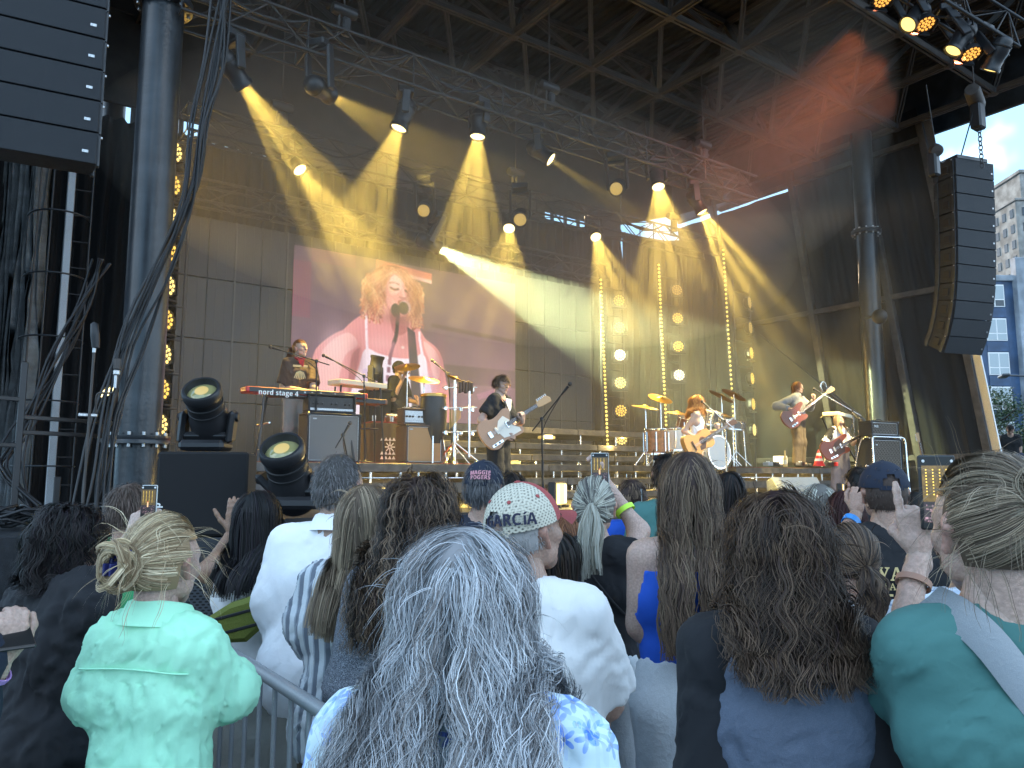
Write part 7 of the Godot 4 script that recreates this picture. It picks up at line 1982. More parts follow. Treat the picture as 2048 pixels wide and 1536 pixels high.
func seam(o: Node3D, f: Field, y: float, half: float, m_: Material) -> void:  # a stitched ridge across the back of a shirt
	f.cand = PackedInt32Array(range(0, f.q.size(), 10))
	var pts := []
	for i in 21:
		var x := lerpf(-half, half, i / 20.0)
		var a := 0.0; var b := 0.4
		for k in 14:
			var c := (a + b) / 2
			if f.value(x, y + 0.01 * cos(x * 9.0), c) < 0.0: a = c
			else: b = c
		pts.append(Vector3(x, y + 0.01 * cos(x * 9.0), a + 0.009))
	pipe(o, "yoke_seam", pts, 0.0024, m_, 6)

# ---- hair: guide paths combed over the head and hung, each with child strands ----
const HR := Vector3(0.083, 0.112, 0.104)
func hair(p: Dictionary, st: Dictionary) -> void:
	var r := RandomNumberGenerator.new(); r.seed = st.get("seed", 3)
	var hx: Transform3D = p.head; var u: float = p.u
	var rad: Vector3 = HR * u * st.get("fat", 1.0)
	var ctr: Vector3 = hx * Vector3(0, 0.014, 0.004)
	var ob := hx.basis.orthonormalized()
	var pal: Array = st.colors
	var style: String = st.get("style", "long")
	var L: float = st.get("len", 0.35); var steps: int = st.get("steps", 16)
	var wave: float = st.get("wave", 0.0); var wf: float = st.get("freq", 40.0)
	var spread: float = st.get("spread", 0.012)
	var kids: int = st.get("kids", 16); var guides: int = st.get("guides", 160)
	var width: float = st.get("width", 0.0022)
	var lift: float = st.get("lift", 0.10)
	# colliders: shoulders and back
	var cap_a: Vector3 = p.sh[0]; var cap_b: Vector3 = p.sh[1]
	var back_r: float = 0.068 * p.wd + st.get("off", 0.01)
	var chest_a: Vector3 = p.U.call(Vector3(-0.07 * p.wd, 1.22, 0)); var chest_b: Vector3 = p.U.call(Vector3(0.07 * p.wd, 1.22, 0))
	var chest_r: float = 0.11 * p.wd + st.get("off", 0.01)
	var vs := PackedVector3Array(); var ns := PackedVector3Array(); var cs := PackedColorArray(); var ix := PackedInt32Array()
	var tie: Vector3 = st.get("tie", Vector3(0, 0.1, 1)).normalized()
	for g in guides:
		var d := Vector3.ZERO
		for attempt in 30:
			d = Vector3(r.randfn(), r.randfn(), r.randfn()).normalized()
			if d.z < -0.15 and d.y < 0.42 + 0.25 * absf(d.x): continue
			if d.y < st.get("nape", -0.55): continue
			if absf(d.x) > 0.8 and d.z < 0.12 and d.y < -0.05: continue
			break
		var path := PackedVector3Array()
		var lf := 1.0 + lift * pow(r.randf(), 0.7)
		var pos := ctr + ob * (d * rad) * 1.0
		var mode := style
		if style in ["pony", "bun"] :
			mode = "comb"
		if mode == "comb":
			var n := 11
			for i in n + 1:
				var f := float(i) / n
				var e := d.slerp(tie, f)
				var bulge: float = 1.0 + (lf - 1.0) * sin(f * PI * 0.9 + 0.2) + 0.02 + st.get("poof", 0.0) * sin(f * PI)
				path.append(ctr + ob * (e * rad * bulge))
		else:
			var crown := Vector3(st.get("part", 0.0), 0.86, 0.30).normalized()
			var t := (d - crown * 0.98)
			if style == "long":
				var sx := d.x - crown.x * 0.5
				t = Vector3(signf(sx) * (0.9 - 0.7 * clampf(d.z, 0.0, 1.0)), -0.7, 0.35 if d.z > -0.2 else 0.1)
			t = (t - d * t.dot(d)).normalized()
			t = ob * t
			if style == "short":
				t = (t + ob * d * st.get("stand", 0.6)).normalized()
			var ln := L * r.randf_range(st.get("min", 0.8), 1.0) * (1.0 if style == "short" else 1.0 + 0.25 * (d.y - 0.3))
			var ds := ln / steps
			var gv: float = st.get("gravity", 0.34)
			var puff: float = st.get("puff", 0.0)
			path.append(pos)
			for i in steps:
				t = (t + Vector3(0, -gv, 0)).normalized()
				if puff > 0.0 and pos.y < ctr.y - 0.02:
					var hz := (pos - ctr) * Vector3(1, 0, 1)
					t = (t + hz.normalized() * puff * (1.0 - smoothstep(0.10, 0.24, hz.length()))).normalized()
				pos += t * ds
				var qv := (ob.transposed() * (pos - ctr)) / rad
				var grow := lf - 1.0
				var lim := 1.0 + grow * minf(1.0, (i + 1) / 4.0)
				var ql := qv.length()
				if ql < lim: pos = ctr + ob * (qv.normalized() * lim * rad)
				elif style != "short" and qv.y > -0.25 and ql < lim + 0.9: pos = ctr + ob * (qv.normalized() * lerpf(ql, lim, 0.9) * rad)
				if style != "short":
					for c in 2:
						var ca := cap_a if c == 0 else chest_a; var cbv := cap_b if c == 0 else chest_b
						var rr_ := (back_r if c == 0 else chest_r) + (lf - 1.0) * 0.10
						var ab := cbv - ca
						var tt := clampf((pos - ca).dot(ab) / ab.length_squared(), 0.0, 1.0)
						var dv := pos - (ca + ab * tt)
						if c == 1: dv.y *= 0.3
						if c == 1 and pos.y > cap_a.y + 0.01: continue
						if dv.length() < rr_:
							dv = dv.normalized()
							if c == 0: dv = (dv + Vector3(0, 0, 0.5 * signf(dv.z + 0.01))).normalized()
							pos = Vector3(pos.x, pos.y, pos.z) + Vector3(dv.x * 0.6, maxf(dv.y, 0.0) * (0.35 if c == 0 else 0.0), dv.z) * minf(ds * 1.3, rr_)
				t = (pos - path[-1]).normalized()
				path.append(pos)
		strands(path, r, vs, ns, cs, ix, kids, spread, width, wave, wf, pal, ctr, st)
	if style == "pony":
		for g in st.get("tail", 60):
			var path := PackedVector3Array()
			var a := ctr + ob * (tie * rad * 1.08)
			var out := (ob * tie).normalized()
			var j := Vector3(r.randfn(), r.randfn(), r.randfn()) * 0.012
			var t: Vector3 = (out * 0.9 + j * 8.0 + st.get("tail_dir", Vector3.ZERO)).normalized()
			var pos := a + j * 0.5
			path.append(pos)
			var ln: float = st.get("tail_len", 0.25) * r.randf_range(0.75, 1.0)
			for i in 14:
				t = (t + Vector3(0, -0.36, 0)).normalized()
				pos += t * ln / 14.0
				path.append(pos + j * minf(1.0, i / 5.0) * st.get("bush", 1.0))
			strands(path, r, vs, ns, cs, ix, kids, spread * 0.8, width, st.get("tail_wave", wave), wf, st.get("tail_colors", pal), ctr, st)
	elif style == "bun":
		for g in st.get("tail", 60):
			var path := PackedVector3Array()
			var a := ctr + ob * (tie * rad * 1.12)
			var e1 := (ob * tie).cross(Vector3.UP).normalized(); var e2 := (ob * tie).cross(e1).normalized()
			var w0 := r.randf() * TAU; var rr0: float = st.get("bun_r", 0.045) * r.randf_range(0.5, 1.0); var tl := r.randf_range(-0.5, 0.5)
			var sweep := r.randf_range(1.2, 3.6)
			for i in 12:
				var w := w0 + sweep * i / 11.0
				path.append(a + (e1 * cos(w) + (e2 * cos(tl) + ob * tie * sin(tl)) * sin(w) * 1.25) * rr0 + ob * tie * (0.018 + 0.02 * sin(w * 1.3 + g)))
			strands(path, r, vs, ns, cs, ix, kids, spread * 0.7, width, wave, wf, st.get("tail_colors", pal), ctr, st)
	# stray ends
	for g in st.get("stray", 0):
		var w := r.randf() * TAU
		var d := Vector3(cos(w), r.randf_range(-0.6, 0.9), absf(sin(w)) - 0.2).normalized()
		var path := PackedVector3Array()
		var pos := ctr + ob * (d * rad * (1.0 + lift))
		var t := ob * (d + Vector3(r.randfn(), r.randfn(), r.randfn()) * 0.6).normalized()
		path.append(pos)
		for i in 8:
			t = (t + Vector3(0, -0.22, 0) + Vector3(r.randfn(), r.randfn(), r.randfn()) * 0.1).normalized()
			pos += t * st.get("stray_len", 0.07) / 8.0
			path.append(pos)
		strands(path, r, vs, ns, cs, ix, 2, 0.003, width * 0.6, 0.004, 60.0, pal, ctr, st)
	var a := []; a.resize(Mesh.ARRAY_MAX)
	a[Mesh.ARRAY_VERTEX] = vs; a[Mesh.ARRAY_NORMAL] = ns; a[Mesh.ARRAY_COLOR] = cs; a[Mesh.ARRAY_INDEX] = ix
	var m := ArrayMesh.new(); m.add_surface_from_arrays(Mesh.PRIMITIVE_TRIANGLES, a)
	var hn := part(p.o, "hair", m, M.hair)
	# the skin of hair close to the skull
	var cp := MB.new(); cp.tinted = true
	cp.col = pal[mini(2, pal.size() - 1)]
	var nu := 20; var nv := 12
	for i in nu:
		for j in nv:
			var pts := []; var nn := []
			var skip := false
			for e in [[0, 0], [1, 0], [1, 1], [0, 1]]:
				var w: float = TAU * (i + e[0]) / nu; var el: float = lerpf(-0.62 if style != "short" else asin(st.get("nape", -0.55)) * 0.85, PI / 2, (j + e[1]) / float(nv))
				var d := Vector3(sin(w) * cos(el), sin(el), cos(w) * cos(el))
				if d.z < -0.2 and d.y < 0.40: skip = true
				if absf(d.x) > 0.8 and d.z < 0.1 and d.y < -0.1: skip = true
				pts.append(ctr + ob * (d * rad * 1.045)); nn.append(ob * d)
			if skip: continue
			if j == nv - 1: pts.remove_at(3); nn.remove_at(3)
			cp.smooth(pts, nn)
	part(hn, "hair_base", cp, M.hair)

func strands(path: PackedVector3Array, r: RandomNumberGenerator, vs: PackedVector3Array, ns: PackedVector3Array, cs: PackedColorArray, ix: PackedInt32Array, kids: int, spread: float, width: float, wave: float, wf: float, pal: Array, ctr: Vector3, st: Dictionary) -> void:
	var n := path.size()
	var ph := r.randf() * TAU; var ph2 := r.randf() * TAU
	var wk := wf * r.randf_range(0.75, 1.3)
	var base: Color = pal[r.randi() % pal.size()]
	var frizz: float = st.get("frizz", 0.25)
	var acc := PackedFloat32Array(); acc.resize(n)
	for i in range(1, n): acc[i] = acc[i - 1] + path[i].distance_to(path[i - 1])
	var total := maxf(acc[n - 1], 0.001)
	var T := PackedVector3Array(); var S := PackedVector3Array(); var O := PackedVector3Array()
	for i in n:
		var t := (path[mini(i + 1, n - 1)] - path[maxi(i - 1, 0)]).normalized()
		var o := path[i] - Vector3(ctr.x, minf(ctr.y, path[i].y), ctr.z)
		if path[i].y > ctr.y: o = path[i] - ctr
		o = (o - t * o.dot(t)).normalized()
		T.append(t); O.append(o); S.append(t.cross(o).normalized())
	for c in kids:
		var ow := r.randfn() * spread; var oo := r.randfn() * spread * 0.7
		var kp := ph + r.randfn() * frizz; var amp := wave * r.randf_range(0.6, 1.3)
		var tint: Color = base.lerp(pal[r.randi() % pal.size()], r.randf() * 0.8) * r.randf_range(0.75, 1.2)
		tint.a = 1.0
		var w := width * r.randf_range(0.6, 1.4)
		var cut := n if r.randf() < 0.7 else maxi(3, int(n * r.randf_range(0.7, 1.0)))
		var k0 := vs.size()
		for i in cut:
			var f := acc[i] / total
			var sh := (0.75 + 0.5 * f) * (1.0 - 0.45 * f * f)
			var ramp := minf(1.0, acc[i] / 0.12)
			var wv := sin(acc[i] * wk + kp) * amp * ramp; var wo := cos(acc[i] * wk * 0.9 + kp + ph2) * amp * 0.7 * ramp
			var p := path[i] + S[i] * (ow * sh + wv) + O[i] * (oo * sh + wo)
			var ww := w * (1.0 if i < cut - 2 else 0.45)
			vs.append(p - S[i] * ww); vs.append(p + S[i] * ww)
			ns.append((O[i] - S[i] * 0.7).normalized()); ns.append((O[i] + S[i] * 0.7).normalized())
			cs.append(tint); cs.append(tint)
		for i in cut - 1:
			var k := k0 + i * 2
			ix.append_array([k, k + 2, k + 1, k + 1, k + 2, k + 3])

func phone(label: String, t: Transform3D, case_mat: Material, w := 0.072, h := 0.148, shown := 0) -> void:
	# back to +z? the lit screen faces +z, where its holder stands
	var o := thing("phone", label, "phone", t, "phones held up by the crowd")
	block(o, "case", Vector3.ZERO, Vector3(w, h, 0.009), case_mat, 0.003)
	block(o, "bezel", Vector3(0, 0, 0.0052), Vector3(w * 0.95, h * 0.97, 0.002), M.knob_black, 0.001)
	if shown > 0:
		var m := ArrayMesh.new(); var a := []; a.resize(Mesh.ARRAY_MAX)
		var x := w * 0.44; var y0 := -h * 0.40; var y1 := h * 0.36
		a[Mesh.ARRAY_VERTEX] = PackedVector3Array([Vector3(-x, y1, 0.0068), Vector3(x, y1, 0.0068), Vector3(x, y0, 0.0068), Vector3(-x, y0, 0.0068)])
		a[Mesh.ARRAY_NORMAL] = PackedVector3Array([Vector3.BACK, Vector3.BACK, Vector3.BACK, Vector3.BACK])
		a[Mesh.ARRAY_TEX_UV] = PackedVector2Array([Vector2(0, 0), Vector2(1, 0), Vector2(1, 1), Vector2(0, 1)])
		a[Mesh.ARRAY_INDEX] = PackedInt32Array([0, 1, 2, 0, 2, 3])
		m.add_surface_from_arrays(Mesh.PRIMITIVE_TRIANGLES, a)
		part(o, "screen_display", m, M["phone_pic%d" % shown])
		for k in 2: lathed(o, "button", [Vector2(0.0035, 0.0), Vector2(0.003, 0.001), Vector2(0, 0.001)], M.white_paint, Transform3D(Basis(Vector3.RIGHT, PI / 2), Vector3(-w * 0.38 + w * 0.76 * k, h * 0.42, 0.0063)), 10)

func phone_pictures() -> void:
	for v in 2:
		var im := Image.create(72, 128, false, Image.FORMAT_RGB8)
		var f := FastNoiseLite.new(); f.seed = 9 + v; f.frequency = 0.05
		for y in 128:
			for x in 72:
				var k := 0.28 + 0.10 * f.get_noise_2d(x, y)
				im.set_pixel(x, y, Color(k * 1.15, k * 0.95, k * 0.45) if y < 82 else Color(k * 0.55, k * 0.5, k * 0.55))
		var r := RandomNumberGenerator.new(); r.seed = 4 + v
		for c in 4:
			for k in 9:
				im.fill_rect(Rect2i(8 + c * 15, 8 + k * 7, 3, 3), Color(1.0, 0.85, 0.35))
		for k in 60: im.fill_rect(Rect2i(r.randi() % 70, 82 + r.randi() % 44, 2 + r.randi() % 5, 2 + r.randi() % 5), Color(0.25, 0.2, 0.22) * r.randf_range(0.4, 2.2))
		im.fill_rect(Rect2i(30, 66, 7, 26), Color(0.95, 0.75, 0.55)); im.fill_rect(Rect2i(31, 60, 5, 7), Color(0.75, 0.4, 0.2))
		var m := mat("phone_pic%d" % (v + 1), Color(0.02, 0.02, 0.02), 0.2)
		m.emission_enabled = true; m.emission = Color.BLACK; m.emission_texture = ImageTexture.create_from_image(im); m.emission_energy_multiplier = [0.8, 1.25][v]

func cloth_materials() -> void:
	mat("shoe", Color(0.02, 0.02, 0.022), 0.7)
	var rn := FastNoiseLite.new()
	rn.seed = 77; rn.frequency = 0.008; rn.noise_type = FastNoiseLite.TYPE_SIMPLEX; rn.fractal_type = FastNoiseLite.FRACTAL_RIDGED; rn.fractal_octaves = 3; rn.fractal_gain = 0.45
	rn.domain_warp_enabled = true; rn.domain_warp_amplitude = 30.0; rn.domain_warp_frequency = 0.01
	var weave := NoiseTexture2D.new()
	weave.width = 512; weave.height = 512; weave.seamless = true; weave.noise = rn; weave.as_normal_map = true; weave.bump_strength = 9.0
	mat("cloth_black", Color(0.010, 0.011, 0.014), 0.9, 0, null, 1.5, weave, 0.10)
	mat("cloth_navy", Color(0.012, 0.018, 0.035), 0.9, 0, null, 1.5, weave, 0.10)
	mat("cloth_white", Color(0.80, 0.82, 0.84), 0.88, 0, null, 2.3, weave, 0.15)
	mat("cloth_offwhite", Color(0.70, 0.70, 0.69), 0.88, 0, null, 2.3, weave, 0.15)
	mat("cloth_mint", Color(0.42, 0.86, 0.60), 0.85, 0, null, 2.3, weave, 0.15)
	M.cloth_mint.backlight_enabled = true; M.cloth_mint.backlight = Color(0.3, 0.4, 0.33)
	mat("cloth_teal", Color(0.055, 0.165, 0.155), 0.9, 0, null, 2.3, weave, 0.15)
	mat("cloth_green", Color(0.05, 0.38, 0.15), 0.9, 0, M.fine, 4.0)
	mat("cloth_blue", Color(0.010, 0.085, 0.50), 0.85, 0, null, 1.5, weave, 0.10)
	mat("cloth_heather", Color(0.17, 0.21, 0.29), 0.95, 0, noise_tex(0.35, 0.6, 1.0, 3, false, 256, 31), 7.0, weave, 0.6)
	mat("denim", Color(0.09, 0.14, 0.24), 0.9, 0, M.grain, 4.0, weave, 0.5)
	mat("denim_grey", Color(0.17, 0.17, 0.25), 0.9, 0, M.grain, 4.0, weave, 0.5)
	mat("denim_jacket", Color(0.26, 0.28, 0.30), 0.9, 0, M.grain, 4.0, weave, 0.5)
	mat("denim_white", Color(0.66, 0.71, 0.74), 0.9, 0, M.fine, 5.0, weave, 0.4)
	mat("cloth_brown", Color(0.10, 0.075, 0.05), 0.9, 0, M.fine, 5.0, weave, 0.4)
	mat("cloth_sand", Color(0.38, 0.38, 0.34), 0.9, 0, M.fine, 5.0, weave, 0.4)
	mat("cloth_dark_tee", Color(0.075, 0.045, 0.032), 0.9, 0, M.fine, 5.0, weave, 0.3)
	mat("cloth_olive", Color(0.17, 0.20, 0.03), 0.8, 0, M.fine, 6.0, weave, 0.4)
	mat("cloth_red", Color(0.45, 0.02, 0.035), 0.85, 0, M.fine, 6.0)
	mat("cap_beige", Color(0.55, 0.52, 0.42), 0.85, 0, M.perf_light, 40.0)
	mat("cap_red", Color(0.46, 0.09, 0.09), 0.85, 0, M.grain, 8.0)
	mat("strap_white", Color(0.60, 0.64, 0.64), 0.6, 0, M.fine, 8.0)
	mat("strap_grey", Color(0.36, 0.40, 0.43), 0.5, 0, M.fine, 10.0, weave, 0.3)
	mat("band_purple", Color(0.42, 0.25, 0.60), 0.5)
	mat("band_lime", Color(0.50, 0.85, 0.06), 0.5)
	mat("band_blue", Color(0.05, 0.30, 0.75), 0.45)
	mat("leather_tan", Color(0.36, 0.20, 0.14), 0.6)
	mat("clip_blue", Color(0.025, 0.03, 0.12), 0.25)
	mat("phone_white", Color(0.55, 0.58, 0.57), 0.35)
	mat("phone_dark", Color(0.015, 0.016, 0.018), 0.35)
	mat("barrier_steel", Color(0.46, 0.49, 0.52), 0.45, 0.35, M.grain, 3.0, M.bumps, 0.1)
	mat("lettering_dark", Color(0.01, 0.012, 0.04), 0.7)
	mat("lettering_gold", Color(0.62, 0.48, 0.22), 0.6)
	mat("lettering_pink", Color(0.65, 0.30, 0.34), 0.7)
	# striped cotton
	var im := Image.create(64, 64, false, Image.FORMAT_RGB8)
	for x in 64:
		var k := x % 32
		im.fill_rect(Rect2i(x, 0, 1, 64), Color(0.46, 0.49, 0.53) if k < 13 else (Color(0.85, 0.87, 0.88) if k < 28 else Color(0.66, 0.69, 0.72)))
	var sm := mat("cloth_striped", Color(0.72, 0.75, 0.78), 0.88, 0, ImageTexture.create_from_image(im), 13.0, weave, 0.3)
	sm.uv1_triplanar_sharpness = 4.0
	var im3 := Image.create(64, 64, false, Image.FORMAT_RGB8)
	im3.fill(Color(0.95, 0.96, 0.97))
	for y in [8, 40]: im3.fill_rect(Rect2i(0, y, 64, 4), Color(0.6, 0.68, 0.78))
	mat("cloth_pale_stripe", Color(0.66, 0.74, 0.82), 0.88, 0, ImageTexture.create_from_image(im3), 11.0)
	# black and white scrolls
	var im2 := Image.create(256, 256, false, Image.FORMAT_RGB8)
	var f := FastNoiseLite.new(); f.seed = 12; f.frequency = 0.035; f.domain_warp_enabled = true; f.domain_warp_amplitude = 40; f.domain_warp_frequency = 0.02
	for y in 256:
		for x in 256:
			var e := absf(sin(f.get_noise_2d(x, y) * 16.0))
			im2.set_pixel(x, y, Color(0.85, 0.86, 0.88) if e < 0.35 else (Color(0.10, 0.11, 0.14) if e < 0.8 else Color(0.4, 0.42, 0.46)))
	mat("cloth_scroll", Color(0.72, 0.74, 0.78), 0.88, 0, ImageTexture.create_from_image(im2), 5.0)
	# blue flowers on white
	var im4 := Image.create(512, 512, false, Image.FORMAT_RGB8)
	im4.fill(Color(0.86, 0.93, 0.96))
	var r := RandomNumberGenerator.new(); r.seed = 8
	for n in 46:
		var c := Vector2(r.randf() * 512, r.randf() * 512); var s := r.randf_range(20, 38); var w0 := r.randf() * TAU
		var col := Color(0.16, 0.36, 0.90).lerp(Color(0.35, 0.62, 0.98), r.randf())
		if n % 4 == 0: col = Color(0.30, 0.62, 0.52)
		for y in range(-40, 41):
			for x in range(-40, 41):
				var d := Vector2(x, y)
				var lim := s * (0.62 + 0.38 * cos(5.0 * (d.angle() + w0)))
				if n % 4 == 0: lim = s * absf(sin(d.angle() + w0)) * 0.5
				if d.length() < lim:
					var q := Vector2i(posmod(int(c.x) + x, 512), posmod(int(c.y) + y, 512))
					im4.set_pixelv(q, col.darkened(0.45) if d.length() < s * 0.2 else col.lightened(0.25 * d.length() / s))
	mat("cloth_floral", Color(0.80, 0.84, 0.86), 0.85, 0, ImageTexture.create_from_image(im4), 3.2)

var GREY := [Color(0.390, 0.410, 0.436), Color(0.572, 0.592, 0.617), Color(0.247, 0.247, 0.254), Color(0.169, 0.156, 0.150), Color(0.468, 0.481, 0.501)]
var DARK := [Color(0.022, 0.017, 0.015), Color(0.040, 0.028, 0.022), Color(0.014, 0.012, 0.012)]
var BROWN := [Color(0.078, 0.052, 0.039), Color(0.130, 0.088, 0.060), Color(0.046, 0.031, 0.025), Color(0.182, 0.124, 0.081)]
var ASH := [Color(0.195, 0.150, 0.104), Color(0.312, 0.240, 0.163), Color(0.111, 0.081, 0.058)]
var BLOND := [Color(0.520, 0.410, 0.247), Color(0.715, 0.598, 0.403), Color(0.286, 0.202, 0.117), Color(0.390, 0.286, 0.169)]
var SILVERBLOND := [Color(0.442, 0.429, 0.351), Color(0.624, 0.624, 0.533), Color(0.130, 0.124, 0.111), Color(0.078, 0.075, 0.072)]
var RED := [Color(0.20, 0.085, 0.042), Color(0.28, 0.13, 0.065), Color(0.12, 0.05, 0.028)]

# a person whose head is centred at `head`, looking at the stage
func fan_of(label: String, head: Vector3, s: Dictionary) -> Dictionary:
	var hh := head.y / 1.585 * 1.70
	var look: Vector3 = s.get("toward", Vector3(9.0, 0, -9.5)) - head
	s.label = label
	s.at = Vector3(head.x, 0, head.z); s.h = hh
	s.yaw = atan2(-look.x, -look.z)
	var inv := turned(s.at, s.yaw).affine_inverse()
	for k in ["la", "ra"]:
		if s.has(k): s[k] = [inv * s[k][0], inv * s[k][1]]
	if s.has("hand_dir"):
		for i in s.hand_dir:
			s.hand_dir[i][0] = inv.basis * s.hand_dir[i][0]
			s.hand_dir[i][1] = inv.basis * s.hand_dir[i][1]
	if not s.has("group"): s.group = "concertgoers standing before the stage"
	return person(s)

func cap_hat(p: Dictionary, crown: Material, front: Material, brim: Material, opening := true) -> Node3D:
	# a six-panel cap as a part of its wearer: dome, bill, button, strap over the arched opening
	var hx: Transform3D = p.head
	var c := Node3D.new()
	var m := MB.new()
	var R := Vector3(0.096, 0.112, 0.112)
	var f2 := MB.new()
	var nu := 36; var nv := 9
	for i in nu:
		for j in nv:
			var pts := []; var ns := []
			var mid := TAU * (i + 0.5) / nu
			for e in [[0, 0], [1, 0], [1, 1], [0, 1]]:
				var w: float = TAU * (i + e[0]) / nu; var el: float = lerpf(0.02, PI / 2, (j + e[1]) / float(nv))
				var d := Vector3(sin(w) * cos(el), sin(el), cos(w) * cos(el))
				var seam := 1.0 + 0.012 * absf(cos(w * 3.0)) - 0.012 * pow(absf(sin(w * 3.0 + PI / 2)), 12.0)
				pts.append(Vector3(0, 0.028, 0.004) + d * R * seam); ns.append(d)
			var back := absf(wrapf(mid, -PI, PI)) < 0.42
			if opening and back and j < 3 - int(absf(wrapf(mid, -PI, PI)) * 5.0): continue
			if j == nv - 1: pts.remove_at(3); ns.remove_at(3)
			if absf(absf(wrapf(mid, -PI, PI)) - PI) < 1.2: f2.smooth(pts, ns)
			else: m.smooth(pts, ns)
	var cn := part(p.o, "cap", m, crown, hx)
	part(cn, "front_panel", f2, front)
	var b := MB.new()
	for i in 14:
		for s in 4:
			var pts := []; var ns := []
			for e in [[0, 0], [1, 0], [1, 1], [0, 1]]:
				var w: float = PI + lerpf(-0.95, 0.95, (i + e[0]) / 14.0); var k: float = (s + e[1]) / 4.0
				var rr_ := 1.0 + 0.72 * k * pow(cos(w - PI), 0.6)
				pts.append(Vector3(sin(w) * R.x * (1.0 + 0.05 * k), 0.034 - 0.018 * k - 0.02 * pow(sin(w), 2.0) * k, cos(w) * R.z * rr_)); ns.append(Vector3(0, 1, -0.1).normalized())
			b.smooth(pts, ns)
	part(cn, "bill", b, brim)
	lathed(cn, "button", [Vector2(0.009, 0.138), Vector2(0.008, 0.143), Vector2(0, 0.145)], front, ID, 10)
	if opening:
		var st := []
		for k in 9:
			var w := lerpf(-0.5, 0.5, k / 8.0)
			st.append(Vector3(sin(w) * R.x * 1.01, 0.030, cos(w) * R.z * 1.01 + 0.004))
		var sm := MB.new()
		for k in 8:
			sm.flat([st[k] + Vector3(0, -0.009, 0), st[k + 1] + Vector3(0, -0.009, 0), st[k + 1] + Vector3(0, 0.009, 0), st[k] + Vector3(0, 0.009, 0)], Vector3.BACK)
		part(cn, "strap", sm, crown)
	for k in 6:
		lathed(cn, "eyelet", [Vector2(0.006, 0.0), Vector2(0.005, 0.0015), Vector2(0, 0.0015)], front, Transform3D(along(Vector3.ZERO, Vector3(sin(TAU * (k + 0.5) / 6), 0.9, cos(TAU * (k + 0.5) / 6))).basis, Vector3(0, 0.028, 0.004) + Vector3(sin(TAU * (k + 0.5) / 6) * cos(0.75), sin(0.75), cos(TAU * (k + 0.5) / 6) * cos(0.75)) * R * 1.012), 8)
	return cn

func strap(p: Dictionary, called: String, pts: Array, w: float, m_: Material, out := Vector3(0, 0, 1)) -> void:
	var path := curve(pts, 5)
	if p.field != null and out.z > 0.5:  # lay it on the cloth
		var f: Field = p.field
		f.cand = PackedInt32Array(range(0, f.q.size(), 10))
		for i in path.size():
			var a := 0.0; var b := 0.4
			for k in 13:
				var c := (a + b) / 2
				if f.value(path[i].x, path[i].y, c) < 0.0: a = c
				else: b = c
			if a > 0.005: path[i].z = a + 0.010
		path[0].z -= 0.035  # its end goes over the shoulder
	var mb := MB.new()
	var sd := []
	for i in path.size():
		var t: Vector3 = (path[mini(i + 1, path.size() - 1)] - path[maxi(i - 1, 0)]).normalized()
		sd.append(t.cross(out).normalized() * w / 2)
	for i in path.size() - 1:
		for g in [-1.0, 1.0]:  # a slight crown across the webbing
			var lift := out * 0.004
			mb.smooth([path[i] + lift, path[i] + sd[i] * g, path[i + 1] + sd[i + 1] * g, path[i + 1] + lift], [out, (out + sd[i] * g * 8.0 / w * 0.1).normalized(), (out + sd[i + 1] * g * 8.0 / w * 0.1).normalized(), out])
	part(p.o, called, mb, m_)

func bangle(p: Dictionary, called: String, side: int, f: float, w: float, m_: Material, r := 0.036) -> void:
	var a: Vector3 = p.arms[side][0].lerp(p.arms[side][1], f)
	var t := along(a, p.arms[side][1])
	lathed(p.o, called, [Vector2(r, -w / 2), Vector2(r + 0.004, -w / 2), Vector2(r + 0.004, w / 2), Vector2(r, w / 2)], m_, t, 20)

